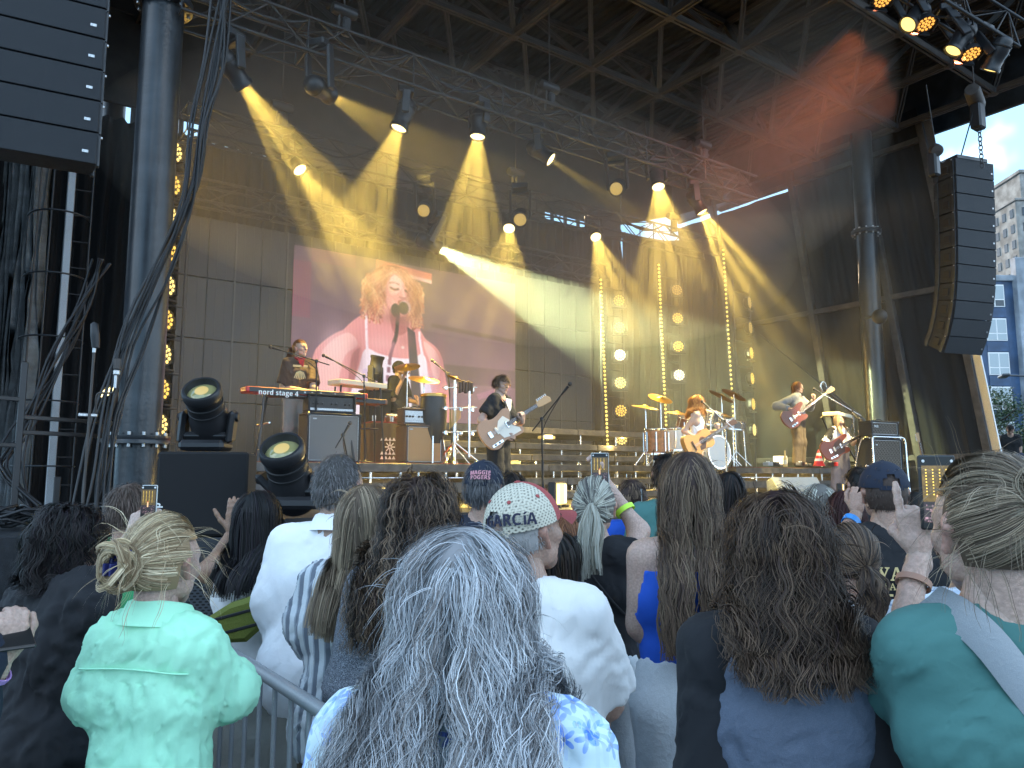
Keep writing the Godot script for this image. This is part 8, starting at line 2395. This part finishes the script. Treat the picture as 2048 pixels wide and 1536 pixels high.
func crowd() -> void:
	phone_pictures()
	var pale := Color(0.61, 0.42, 0.34); var warm := Color(0.52, 0.33, 0.25); var tan := Color(0.36, 0.21, 0.14)
	# grey-haired woman
	var p := fan_of("woman with very long wavy grey hair in a blue floral dress", Vector3(0.643, 1.545, -1.032), {"fine": true, "wide": 1.05, "skin": pale, "seed": 2,
		"top": {"m": M.cloth_floral, "name": "dress", "hem": 0.45, "loose": 0.03, "flare": 0.10, "sleeve": 0.9, "fold": 0.008}})
	hair(p, {"colors": GREY, "len": 0.74, "min": 0.8, "steps": 36, "guides": 430, "kids": 23, "wave": 0.013, "freq": 52.0, "spread": 0.010, "width": 0.00065, "puff": 0.10, "lift": 0.30, "frizz": 0.5, "part": 0.1, "seed": 5, "off": 0.03, "stray": 40, "stray_len": 0.08, "gravity": 0.30})
	# mint shirt, claw clip
	p = fan_of("woman in a loose mint green shirt, blond hair held by a blue claw clip", Vector3(0.430, 1.525, -2.139), {"fine": true, "wide": 0.80, "skin": pale, "seed": 3, "head": 0.97,
		"la": [Vector3(0.321, 1.212, -2.239), Vector3(0.424, 1.074, -2.457)], "ra": [Vector3(0.603, 1.204, -2.100), Vector3(0.620, 1.065, -2.356)], "hands": ["relaxed", "relaxed"],
		"top": {"m": M.cloth_mint, "hem": 0.74, "loose": 0.025, "flare": 0.03, "sleeve": 1.25, "sleeve_loose": 0.012, "fold": 0.0075, "fold_scale": Vector3(19, 3.0, 13), "neck": 0.075, "collar": true, "t": 0.016, "gather": 1.27},
		"bottom": {"m": M.cloth_sand}})
	hair(p, {"style": "bun", "colors": BLOND, "tie": Vector3(-0.25, 0.0, 1.0), "guides": 210, "kids": 24, "spread": 0.006, "width": 0.0008, "lift": 0.07, "poof": 0.04, "tail": 46, "bun_r": 0.05, "wave": 0.003, "stray": 60, "stray_len": 0.13, "seed": 6})
	clip(p)
	# raglan and dark curls
	p = fan_of("woman with long dark curly hair in a heather blue raglan with black sleeves", Vector3(1.418, 1.590, -1.016), {"fine": true, "wide": 0.92, "skin": warm, "seed": 4,
		"top": {"m": M.cloth_heather, "hem": 0.86, "loose": 0.02, "fold": 0.007, "t": 0.014}, "bottom": {"m": M.denim}})
	raglan(p)
	hair(p, {"colors": [Color(0.046, 0.030, 0.022), Color(0.080, 0.052, 0.036), Color(0.028, 0.019, 0.016), Color(0.13, 0.085, 0.056)], "len": 0.30, "min": 0.72, "steps": 32, "guides": 310, "kids": 20, "wave": 0.014, "freq": 68.0, "spread": 0.011, "width": 0.0009, "puff": 0.05, "lift": 0.26, "frizz": 0.5, "part": -0.3, "seed": 7, "off": 0.03, "stray": 60, "stray_len": 0.10})
	# teal tee, messy updo, phone
	p = fan_of("woman in a teal tee with a pale bag strap across her back, filming", Vector3(1.560, 1.645, -0.659), {"fine": true, "wide": 0.94, "skin": pale, "seed": 5, "look": 0.10,
		"la": [Vector3(1.584, 1.294, -0.892), Vector3(1.780, 1.571, -0.909)], "hands": ["point", "relaxed"], "hand_dir": {0: [Vector3(0.06, 1, -0.12), Vector3(0.75, 0.1, -0.5)]},
		"top": {"m": M.cloth_teal, "hem": 0.80, "loose": 0.015, "t": 0.010, "sleeve": 0.9, "sleeve_loose": 0.014, "fold": 0.005, "fold_scale": Vector3(5, 11, 5), "neck": 0.082}, "bottom": {"m": M.denim}})
	hair(p, {"style": "bun", "colors": ASH + [Color(0.30, 0.25, 0.18)], "tie": Vector3(0.35, 0.35, 0.9), "guides": 220, "kids": 26, "spread": 0.006, "width": 0.0007, "lift": 0.10, "poof": 0.07, "tail": 70, "bun_r": 0.055, "wave": 0.004, "stray": 90, "stray_len": 0.12, "seed": 9})
	strap(p, "bag_strap", [p.U.call(Vector3(-0.105, 1.470, 0.0)), p.U.call(Vector3(-0.085, 1.445, 0.05)), p.U.call(Vector3(-0.04, 1.385, 0.12)), p.U.call(Vector3(0.07, 1.22, 0.172)), p.U.call(Vector3(0.15, 1.06, 0.172)), p.U.call(Vector3(0.22, 0.90, 0.13))], 0.062, M.strap_grey)
	bangle(p, "bracelet", 0, 0.80, 0.014, M.leather_tan, 0.033)
	phone("large dark phone filming, held up by the woman in teal", turned(Vector3(1.784, 1.715, -0.861), deg_to_rad(-38)), M.phone_dark, 0.082, 0.165, 2)
	# white tee, trucker cap
	p = fan_of("man in a white tee and a beige mesh trucker cap with a red front", Vector3(1.266, 1.594, -1.718), {"fine": true, "wide": 1.02, "skin": warm, "seed": 6, "toward": Vector3(8.0, 0, -7.0), "head": 1.02, "nod": 0.22, "look": -0.5,
		"ra": [Vector3(1.508, 1.126, -1.664), Vector3(1.595, 0.942, -1.976)], "top": {"m": M.cloth_offwhite, "hem": 0.80, "loose": 0.04, "sleeve": 0.82, "sleeve_loose": 0.03, "fold": 0.005, "fold_scale": Vector3(7, 4, 8)}, "bottom": {"m": M.denim}})
	hair(p, {"style": "short", "colors": [Color(0.25, 0.24, 0.23), Color(0.35, 0.34, 0.33)], "len": 0.012, "steps": 3, "guides": 420, "kids": 6, "width": 0.0010, "spread": 0.008, "lift": 0.015, "nape": -0.42, "seed": 3})
	var cn := cap_hat(p, M.cap_beige, M.cap_red, M.cap_red)
	words(cn, "lettering", "GARCíA", 0.042, M.lettering_dark, Transform3D(Basis(Vector3.UP, 0.45), Vector3.ZERO) * Transform3D(Basis(Vector3.RIGHT, -0.28), Vector3(0.0, 0.066, 0.112)), "Droid Sans", true, 0.003, 0.10)
	# striped shirt
	p = fan_of("woman with straight brown hair in a striped shirt with a white strap", Vector3(1.106, 1.594, -2.389), {"fine": true, "wide": 1.0, "skin": pale, "seed": 7,
		"la": [Vector3(0.986, 1.278, -2.521), Vector3(1.085, 1.081, -2.728)], "top": {"m": M.cloth_striped, "hem": 0.72, "loose": 0.03, "sleeve": 1.5, "sleeve_loose": 0.02, "fold": 0.010, "collar": true}, "bottom": {"m": M.cloth_brown, "flare": 0.03}})
	hair(p, {"colors": ASH, "len": 0.42, "min": 0.85, "steps": 18, "guides": 220, "kids": 18, "wave": 0.003, "freq": 22.0, "spread": 0.009, "width": 0.0014, "lift": 0.12, "part": 0.05, "seed": 11, "off": 0.015, "stray": 16})
	strap(p, "bag_strap", [p.U.call(Vector3(-0.11, 1.44, 0.07)), p.U.call(Vector3(-0.07, 1.36, 0.13)), p.U.call(Vector3(0.0, 1.24, 0.175)), p.U.call(Vector3(0.07, 1.12, 0.18)), p.U.call(Vector3(0.16, 0.98, 0.15))], 0.055, M.strap_white)
	# curly dark hair, scroll print
	p = fan_of("woman with big dark crimped curls in a black and white scroll print top", Vector3(1.152, 1.618, -2.105), {"wide": 1.0, "skin": warm, "seed": 8,
		"top": {"m": M.cloth_scroll, "hem": 0.80, "loose": 0.02, "sleeve": 1.7}, "bottom": {"m": M.cloth_black}})
	hair(p, {"colors": BROWN + [Color(0.02, 0.017, 0.016), Color(0.018, 0.015, 0.015)], "len": 0.46, "min": 0.7, "steps": 40, "guides": 190, "kids": 11, "puff": 0.12, "wave": 0.008, "freq": 130.0, "spread": 0.014, "width": 0.0014, "lift": 0.40, "frizz": 0.9, "seed": 12, "off": 0.02, "stray": 40})
	# white shirt, grey crop
	p = fan_of("man with cropped grey hair in a white button shirt", Vector3(1.203, 1.698, -2.862), {"wide": 1.18, "skin": warm, "seed": 9,
		"la": [Vector3(1.051, 1.272, -3.032), Vector3(1.143, 1.044, -3.186)], "top": {"m": M.cloth_white, "hem": 0.68, "loose": 0.045, "sleeve": 1.9, "sleeve_loose": 0.025, "fold": 0.006, "fold_scale": Vector3(10, 2.5, 9), "collar": true}, "bottom": {"m": M.cloth_sand}})
	hair(p, {"style": "short", "colors": [Color(0.11, 0.10, 0.10), Color(0.18, 0.17, 0.17), Color(0.07, 0.065, 0.06)], "len": 0.022, "steps": 4, "guides": 700, "kids": 7, "width": 0.0012, "spread": 0.009, "lift": 0.04, "nape": -0.6, "seed": 13, "stand": 0.8})
	# white strap top, black hair, arm raised
	p = fan_of("woman with sleek black hair in a white strap top, one hand raised, olive hip bag", Vector3(1.065, 1.562, -3.413), {"wide": 1.0, "skin": tan, "seed": 10,
		"la": [Vector3(0.908, 1.335, -3.558), Vector3(1.039, 1.487, -3.690)], "hands": ["open", "relaxed"], "hand_dir": {0: [Vector3(0.1, 1, 0), Vector3(0.3, 0, -1)]},
		"top": {"m": M.cloth_white, "name": "strap_top", "hem": 0.92, "bare": true, "hi": 1.46, "neck": 0.10, "scoop": 0.05, "fold": 0.004}, "bottom": {"m": M.cloth_sand, "skirt": true, "name": "skirt", "fold": 0.012}})
	hair(p, {"colors": [Color(0.016, 0.015, 0.017), Color(0.028, 0.026, 0.028), Color(0.010, 0.010, 0.011)], "len": 0.38, "min": 0.85, "steps": 16, "guides": 170, "kids": 16, "wave": 0.003, "freq": 20.0, "spread": 0.010, "width": 0.0016, "lift": 0.13, "seed": 14, "off": 0.015})
	hip_bag(Vector3(0.964, 1.180, -3.232))
	# left: dark curls, black dress, phone
	p = fan_of("woman with short dark curls in a black dress, holding a phone up in both hands", Vector3(0.260, 1.530, -2.878), {"fine": true, "wide": 1.18, "skin": pale, "seed": 11, "toward": Vector3(9, 0, -6), "look": -0.2, "lean": 0.06,
		"la": [Vector3(0.456, 1.280, -3.394), Vector3(0.635, 1.486, -3.125)], "ra": [Vector3(0.353, 1.413, -2.841), Vector3(0.503, 1.532, -3.014)], "hands": ["hold", "hold"],
		"hand_dir": {0: [Vector3(-0.15, 1, -0.1), Vector3(-0.6, 0.1, 0.5)], 1: [Vector3(0.3, 1, -0.2), Vector3(0.9, 0.1, -0.4)]},
		"top": {"m": M.cloth_black, "name": "dress", "hem": 0.35, "loose": 0.035, "sleeve": 0.75, "sleeve_loose": 0.03, "fold": 0.012, "neck": 0.085}})
	hair(p, {"colors": [Color(0.014, 0.012, 0.013), Color(0.026, 0.021, 0.021), Color(0.009, 0.008, 0.009)], "len": 0.17, "min": 0.7, "steps": 16, "guides": 280, "kids": 14, "wave": 0.014, "freq": 70.0, "spread": 0.010, "width": 0.0013, "lift": 0.32, "gravity": 0.42, "seed": 15, "stray": 50, "stray_len": 0.06})
	bangle(p, "wristband", 1, 0.62, 0.02, M.band_purple, 0.036)
	phone("white phone filming, held up in both hands by the woman in black", turned(Vector3(0.552, 1.664, -2.984), deg_to_rad(-32)), M.phone_white, 0.055, 0.112, 1)
	# green shirt man behind
	p = fan_of("man with short brown hair in a bright green tee behind the raised white phone", Vector3(0.639, 1.587, -3.898), {"wide": 1.05, "skin": warm, "top": {"m": M.cloth_green, "hem": 0.85, "loose": 0.03, "sleeve": 0.8}, "bottom": {"m": M.denim}})
	hair(p, {"style": "short", "colors": [Color(0.07, 0.05, 0.04), Color(0.11, 0.08, 0.065)], "len": 0.05, "steps": 5, "guides": 260, "kids": 9, "width": 0.0018, "lift": 0.10, "seed": 16, "nape": -0.4})
	# hand with a phone entering at the far left
	p = fan_of("person at the crowd's end holding a dark phone low, purple wristband", Vector3(-0.050, 1.550, -2.230), {"fine": true, "skin": pale, "ra": [Vector3(0.015, 1.227, -2.170), Vector3(0.101, 1.331, -2.118)], "hands": ["relaxed", "hold"],
		"hand_dir": {1: [Vector3(0.25, 1, -0.15), Vector3(-0.2, 0.1, -1)]}, "top": {"m": M.cloth_navy, "hem": 0.85, "sleeve": 0.8}, "bottom": {"m": M.denim}})
	bangle(p, "wristband", 1, 0.90, 0.012, M.band_purple, 0.036)
	phone("dark phone held low at the crowd's end beside the perforated barrier", turned(Vector3(0.120, 1.406, -2.143), deg_to_rad(10), deg_to_rad(-60)), M.phone_dark, 0.075, 0.15, 0)
	# navy cap
	p = fan_of("man in a navy cap with pink lettering and a navy tee", Vector3(2.138, 1.683, -3.248), {"wide": 1.12, "skin": warm, "top": {"m": M.cloth_navy, "hem": 0.85, "sleeve": 0.9, "loose": 0.03}, "bottom": {"m": M.denim}})
	hair(p, {"style": "short", "colors": [Color(0.07, 0.07, 0.075), Color(0.13, 0.13, 0.135)], "len": 0.05, "steps": 6, "guides": 240, "kids": 9, "width": 0.0018, "lift": 0.12, "seed": 17, "nape": -0.62, "wave": 0.004})
	cn = cap_hat(p, M.cloth_navy, M.cloth_navy, M.cloth_navy)
	words(cn, "lettering", "MAGGIE", 0.026, M.lettering_pink, Transform3D(Basis(Vector3.RIGHT, -0.25), Vector3(0.012, 0.082, 0.117)), "Droid Sans", true, 0.003, 0.10)
	words(cn, "lettering", "ROGERS", 0.026, M.lettering_pink, Transform3D(Basis(Vector3.RIGHT, -0.15), Vector3(0.012, 0.060, 0.120)), "Droid Sans", true, 0.003, 0.10)
	# blond ponytail, arm and phone up
	p = fan_of("woman with a silvery blond ponytail in a black top, filming overhead", Vector3(2.193, 1.614, -2.477), {"fine": true, "wide": 0.96, "skin": pale, "seed": 18,
		"ra": [Vector3(2.390, 1.518, -2.412), Vector3(2.343, 1.721, -2.564)], "hands": ["relaxed", "hold"], "hand_dir": {1: [Vector3(-0.15, 1, -0.1), Vector3(-0.6, 0.2, -0.6)]},
		"top": {"m": M.cloth_black, "hem": 0.98, "sleeve": 0.35, "fold": 0.005}, "bottom": {"m": M.denim_white, "flare": 0.02}})
	hair(p, {"style": "pony", "colors": SILVERBLOND, "tie": Vector3(-0.05, -0.02, 1.0), "guides": 190, "kids": 14, "spread": 0.005, "width": 0.0013, "lift": 0.06, "poof": 0.03, "tail": 46, "tail_len": 0.30, "tail_wave": 0.006, "tail_colors": [Color(0.50, 0.50, 0.43), Color(0.38, 0.37, 0.31), Color(0.30, 0.28, 0.22)], "freq": 26.0, "seed": 19, "stray": 12})
	bangle(p, "wristband", 1, 0.42, 0.022, M.band_lime, 0.042)
	strap(p, "bag_strap", [p.U.call(Vector3(-0.08, 1.43, 0.06)), p.U.call(Vector3(-0.02, 1.34, 0.125)), p.U.call(Vector3(0.08, 1.22, 0.155)), p.U.call(Vector3(0.17, 1.12, 0.13))], 0.012, M.cable)
	phone("white phone filming overhead, held by the woman with the ponytail", turned(Vector3(2.303, 1.785, -2.559), deg_to_rad(-37)), M.phone_white, 0.078, 0.138, 1)
	# blue crop top
	p = fan_of("woman with long brown wavy hair in a blue crop top and white jeans", Vector3(2.027, 1.696, -1.803), {"fine": true, "wide": 0.98, "skin": pale, "seed": 20,
		"la": [Vector3(1.911, 1.252, -1.928), Vector3(2.159, 1.156, -2.086)], "top": {"m": M.cloth_blue, "name": "crop_top", "hem": 1.135, "hi": 1.44, "bare": true, "neck": 0.095, "scoop": 0.04, "fold": 0.002}, "bottom": {"m": M.denim_white, "waist": 1.085, "fold": 0.005}})
	hair(p, {"colors": BROWN + [Color(0.17, 0.125, 0.085)], "len": 0.60, "min": 0.82, "steps": 22, "guides": 240, "kids": 17, "wave": 0.008, "freq": 48.0, "spread": 0.009, "width": 0.0012, "lift": 0.08, "seed": 21, "off": 0.012, "stray": 20})
	# black cap, tour tee
	p = fan_of("man in a black cap and a black tour tee with gold lettering, filming", Vector3(3.288, 1.670, -1.811), {"fine": true, "wide": 1.12, "skin": warm, "seed": 22, "toward": Vector3(11, 0, -9.5),
		"la": [Vector3(3.196, 1.378, -2.043), Vector3(3.448, 1.575, -2.045)], "hands": ["hold", "relaxed"], "hand_dir": {0: [Vector3(0.25, 1, 0), Vector3(0.9, 0, -0.3)]},
		"top": {"m": M.cloth_black, "hem": 0.84, "loose": 0.03, "sleeve": 0.85, "sleeve_loose": 0.03}, "bottom": {"m": M.denim}})
	hair(p, {"style": "short", "colors": [Color(0.045, 0.034, 0.028), Color(0.07, 0.05, 0.04)], "len": 0.012, "steps": 3, "guides": 400, "kids": 7, "width": 0.0012, "lift": 0.02, "seed": 23, "nape": -0.7})
	cap_hat(p, M.cloth_navy, M.cloth_navy, M.cloth_navy)
	bangle(p, "watch_strap", 0, 0.82, 0.03, M.band_blue, 0.036)
	tour_print(p)
	# dark ponytail, white vest
	p = fan_of("woman with a dark low ponytail in a white vest beside the tour tee", Vector3(2.431, 1.472, -1.462), {"fine": true, "wide": 0.95, "skin": warm, "seed": 24,
		"top": {"m": M.cloth_white, "name": "vest", "hem": 0.9, "bare": true, "hi": 1.46, "neck": 0.09, "scoop": 0.02, "fold": 0.004}, "bottom": {"m": M.denim}})
	hair(p, {"style": "pony", "colors": BROWN + [Color(0.03, 0.026, 0.024)], "tie": Vector3(0.1, -0.25, 1.0), "guides": 180, "kids": 15, "spread": 0.005, "width": 0.0013, "lift": 0.07, "tail": 40, "tail_len": 0.22, "tail_wave": 0.010, "freq": 70.0, "seed": 25, "stray": 26})
	# pale striped shirt between
	p = fan_of("person in a pale striped shirt and jeans, mostly hidden behind the woman in teal", Vector3(2.319, 1.557, -1.034), {"wide": 1.05, "skin": warm, "seed": 26, "top": {"m": M.cloth_pale_stripe, "hem": 0.74, "loose": 0.05, "sleeve": 1.9, "sleeve_loose": 0.03, "fold": 0.012}, "bottom": {"m": M.denim}})
	hair(p, {"style": "short", "colors": BROWN, "len": 0.05, "steps": 5, "guides": 160, "kids": 8, "width": 0.002, "lift": 0.1, "seed": 27})
	# farther heads
	var far := [
		[Vector3(2.590, 1.435, -3.148), "woman with straight red hair, behind the trucker cap", RED, 0.36, 0.003, M.cloth_black, "long"],
		[Vector3(2.693, 1.640, -3.786), "person with black hair in black, behind the trucker cap's red front", DARK, 0.20, 0.004, M.cloth_black, "long"],
		[Vector3(1.854, 1.428, -2.313), "person in a black jacket between the white tee and the ponytail", DARK, 0.16, 0.004, M.cloth_black, "long"],
		[Vector3(3.427, 1.604, -3.515), "man with short brown curls in a blue shirt, holding a phone to his eye", BROWN, 0.06, 0.010, M.cloth_blue, "short"],
		[Vector3(3.380, 1.744, -3.157), "man in a teal tee with sunglasses pushed up on dark hair", DARK, 0.04, 0.002, M.cloth_teal, "short"],
		[Vector3(4.080, 1.647, -3.291), "person with dark hair between the long brown hair and the dark curls", DARK, 0.24, 0.004, M.cloth_navy, "long"],
		[Vector3(3.838, 1.582, -2.484), "woman with silver bobbed hair filming with a dark phone", SILVERBLOND, 0.22, 0.004, M.cloth_navy, "long"],
		[Vector3(3.768, 1.551, -2.291), "woman with straight dark red hair beside the black cap", [Color(0.03, 0.013, 0.013), Color(0.05, 0.02, 0.02)], 0.36, 0.002, M.cloth_black, "long"],
		[Vector3(4.968, 1.676, -2.901), "person with short black hair behind the black cap", DARK, 0.05, 0.002, M.cloth_black, "short"],
		[Vector3(4.274, 1.541, -2.178), "woman with long black hair right of the tour tee", DARK, 0.34, 0.003, M.cloth_black, "long"],
		[Vector3(4.514, 1.719, -1.733), "person in a dark cap beyond the messy updo", DARK, 0.04, 0.002, M.cloth_navy, "short"]]
	for i in far.size():
		var q: Array = far[i]
		p = fan_of(q[1], q[0], {"wide": 1.0, "skin": pale if i % 2 else warm, "seed": 40 + i, "top": {"m": q[5], "hem": 0.88, "sleeve": 0.85, "loose": 0.02}, "bottom": {"m": M.denim}, "cell": 0.03, "weave": 0.024})
		hair(p, {"style": q[6], "colors": q[2], "len": q[3], "min": 0.8, "steps": 12 if q[6] == "long" else 5, "guides": 85, "kids": 11, "wave": q[4], "freq": 45.0, "spread": 0.012, "width": 0.0030, "lift": 0.13, "seed": 60 + i, "nape": -0.5})
		if i == 4:
			var g := part(p.o, "sunglasses", cb(Vector3(0.15, 0.035, 0.012), 0.005), M.tyre_black, p.head * turned(Vector3(0, 0.105, -0.06), 0, -0.6))
			for k in [-1, 1]: rod(g, "temple", Vector3(0.074 * k, 0, 0), Vector3(0.082 * k, -0.03, 0.12), 0.003, M.drum_shell)
		if i == 10: cap_hat(p, M.cloth_navy, M.cloth_navy, M.cloth_navy)
	phone("dark phone held by the woman with silver bobbed hair", turned(Vector3(3.827, 1.592, -2.428), deg_to_rad(-37)), M.phone_dark, 0.060, 0.120, 0)
	phone("white-edged phone held to his eye by the man with brown curls", turned(Vector3(3.442, 1.606, -3.443), deg_to_rad(40)), M.phone_white, 0.07, 0.14, 0)
	barriers()

func clip(p: Dictionary) -> void:
	# claw clip: two toothed jaws and a spring hinge
	var hx: Transform3D = p.head
	var ob := hx.basis.orthonormalized()
	var c := hx * Vector3(-0.028, 0.005, 0.128)
	var n := Node3D.new(); n.name = "hair_clip"; n.transform = Transform3D(ob * Basis(Vector3.UP, -0.25), c)
	p.o.add_child(n, true)
	for g in [-1.0, 1.0]:
		var m := MB.new()
		for k in 7:
			var y := -0.042 + 0.014 * k
			m.tube([Vector3(0.004 * g, y, 0.012), Vector3(0.018 * g, y, 0.008), Vector3(0.026 * g, y, -0.008), Vector3(0.022 * g, y, -0.026)], [0.0045, 0.0045, 0.004, 0.0025], 6)
		m.tube([Vector3(0.014 * g, -0.046, 0.012), Vector3(0.016 * g, 0.0, 0.015), Vector3(0.014 * g, 0.046, 0.012)], 0.006, 8)
		m.cbox(turned(Vector3(0.012 * g, 0, 0.026), 0, 0, 0), Vector3(0.006, 0.03, 0.024), 0.002)
		part(n, "jaw", m, M.clip_blue)

func raglan(p: Dictionary) -> void:
	var f := Field.new(); f.k = 0.04
	for i in 2:
		f.cap(p.U.call(Vector3((-0.045 if i == 0 else 0.045), 1.435, 0.02)), p.sh[i], 0.046, 0.062)
		f.cap(p.sh[i], p.arms[i][0], 0.068, 0.058); f.cap(p.arms[i][0], p.arms[i][1], 0.058, 0.044, 1.0, 1.0)
	f.hole(p.U.call(Vector3(0, 1.43, -0.02)), p.U.call(Vector3(0, 1.62, -0.02)), 0.072, 0.095)
	part(p.o, "raglan_sleeves", field_mesh(f, 0.011, 0.006, Vector3(8, 5, 8), null, 33), M.cloth_black)

func hip_bag(c: Vector3) -> void:
	var o := thing("hip_bag", "olive zip bag slung behind the woman in the white strap top", "bag", turned(c, deg_to_rad(-30), 0, 0.35))
	var m := MB.new()
	m.prism(ID, [Vector2(-0.13, 0.0), Vector2(-0.11, 0.055), Vector2(-0.02, 0.075), Vector2(0.08, 0.07), Vector2(0.13, 0.03), Vector2(0.10, -0.05), Vector2(0.0, -0.09), Vector2(-0.09, -0.06)], 0.09, 0.018)
	part(o, "pouch", m, M.cloth_olive)
	for y in [0.03, -0.03]:
		part(o, "zip", cb(Vector3(0.16, 0.012, 0.006), 0.002), M.cable, turned(Vector3(-0.01, y, 0.047), 0, 0, -0.1))
	part(o, "webbing", cb(Vector3(0.16, 0.035, 0.006), 0.002), M.cable, turned(Vector3(0.18, 0.07, -0.02), 0, 0, 0.55))

func tour_print(p: Dictionary) -> void:
	var n := Node3D.new(); n.name = "back_print"; n.transform = Transform3D(p.tip, p.U.call(Vector3(0.0, 1.27, 0.0)))
	p.o.add_child(n, true)
	var z := 0.148
	words(n, "lettering", "ROYAL", 0.072, M.lettering_gold, at(Vector3(-0.07, 0.01, z)), "Droid Serif", true, 0.003, 0.36)
	words(n, "lettering", "USA·20", 0.036, M.lettering_gold, at(Vector3(-0.03, -0.04, z)), "Droid Serif", false, 0.003, 0.36)
	for k in 9:
		for s in [[-0.155, 0.03], [-0.095, 0.065], [0.05, 0.05], [0.11, 0.08]]:
			part(n, "print_line", cb(Vector3(s[1], 0.009, 0.002), 0.0005), M.lettering_gold, at(Vector3(s[0] + s[1] / 2, -0.075 - 0.026 * k, z - 0.004 - absf(s[0]) * 0.06)))

func barriers() -> void:
	# steel crowd barrier: tube frame with upright bars
	var a := Vector3(0.838, 1.219, -3.440); var b := Vector3(0.843, 1.237, -1.801)
	a.y = 1.12; b.y = 1.12
	var o := thing("crowd_barrier", "galvanised steel crowd barrier with upright bars beside the striped shirt", "barrier")
	var ext := b + (b - a).normalized() * 0.5
	rod(o, "top_rail", a, ext, 0.021, M.barrier_steel)
	rod(o, "bottom_rail", Vector3(a.x, 0.2, a.z), Vector3(ext.x, 0.2, ext.z), 0.019, M.barrier_steel)
	var n := 15
	for k in n + 1:
		var q := a.lerp(ext, k / float(n))
		rod(o, "bar", Vector3(q.x, 0.2, q.z), Vector3(q.x, 1.11, q.z), 0.0085, M.barrier_steel)
	for k in 2:
		var q := a.lerp(ext, 0.02 + 0.96 * k)
		rod(o, "end_post", Vector3(q.x, 0.0, q.z), Vector3(q.x, 1.12, q.z), 0.019, M.barrier_steel)
		block(o, "foot", Vector3(q.x, 0.012, q.z), Vector3(0.5, 0.02, 0.05), M.barrier_steel, 0.004, Basis(Vector3.UP, 0.6))
	var pl := a.lerp(b, 0.55)
	block(o, "name_plate", Vector3(pl.x, 0.55, pl.z), Vector3(0.26, 0.16, 0.006), M.strap_grey, 0.002, Basis(Vector3.UP, atan2(-(b - a).z, (b - a).x)))
	# perforated security barrier at the left edge
	var c := Vector3(0.204, 1.093, -3.292)
	var s := thing("security_barrier", "dark perforated security barrier at the left edge of the crowd", "barrier", turned(Vector3(c.x, 0, c.z), deg_to_rad(25)))
	block(s, "panel", Vector3(0, 0.56, 0), Vector3(1.0, 1.1, 0.012), M.perforated, 0.002)
	rod(s, "top_rail", Vector3(-0.5, 1.13, 0), Vector3(0.5, 1.13, 0), 0.024, M.barrier_steel)
	for x in [-0.49, 0.2, 0.49]: block(s, "upright", Vector3(x, 0.56, 0.02), Vector3(0.05, 1.12, 0.03), M.barrier_steel, 0.004)
	block(s, "tread_plate", Vector3(0, 0.01, 0.5), Vector3(1.0, 0.012, 1.0), M.barrier_steel, 0.002)
	block(s, "brace", Vector3(0.0, 0.55, -0.3), Vector3(0.04, 1.2, 0.04), M.barrier_steel, 0.004, Basis(Vector3.RIGHT, -0.5))
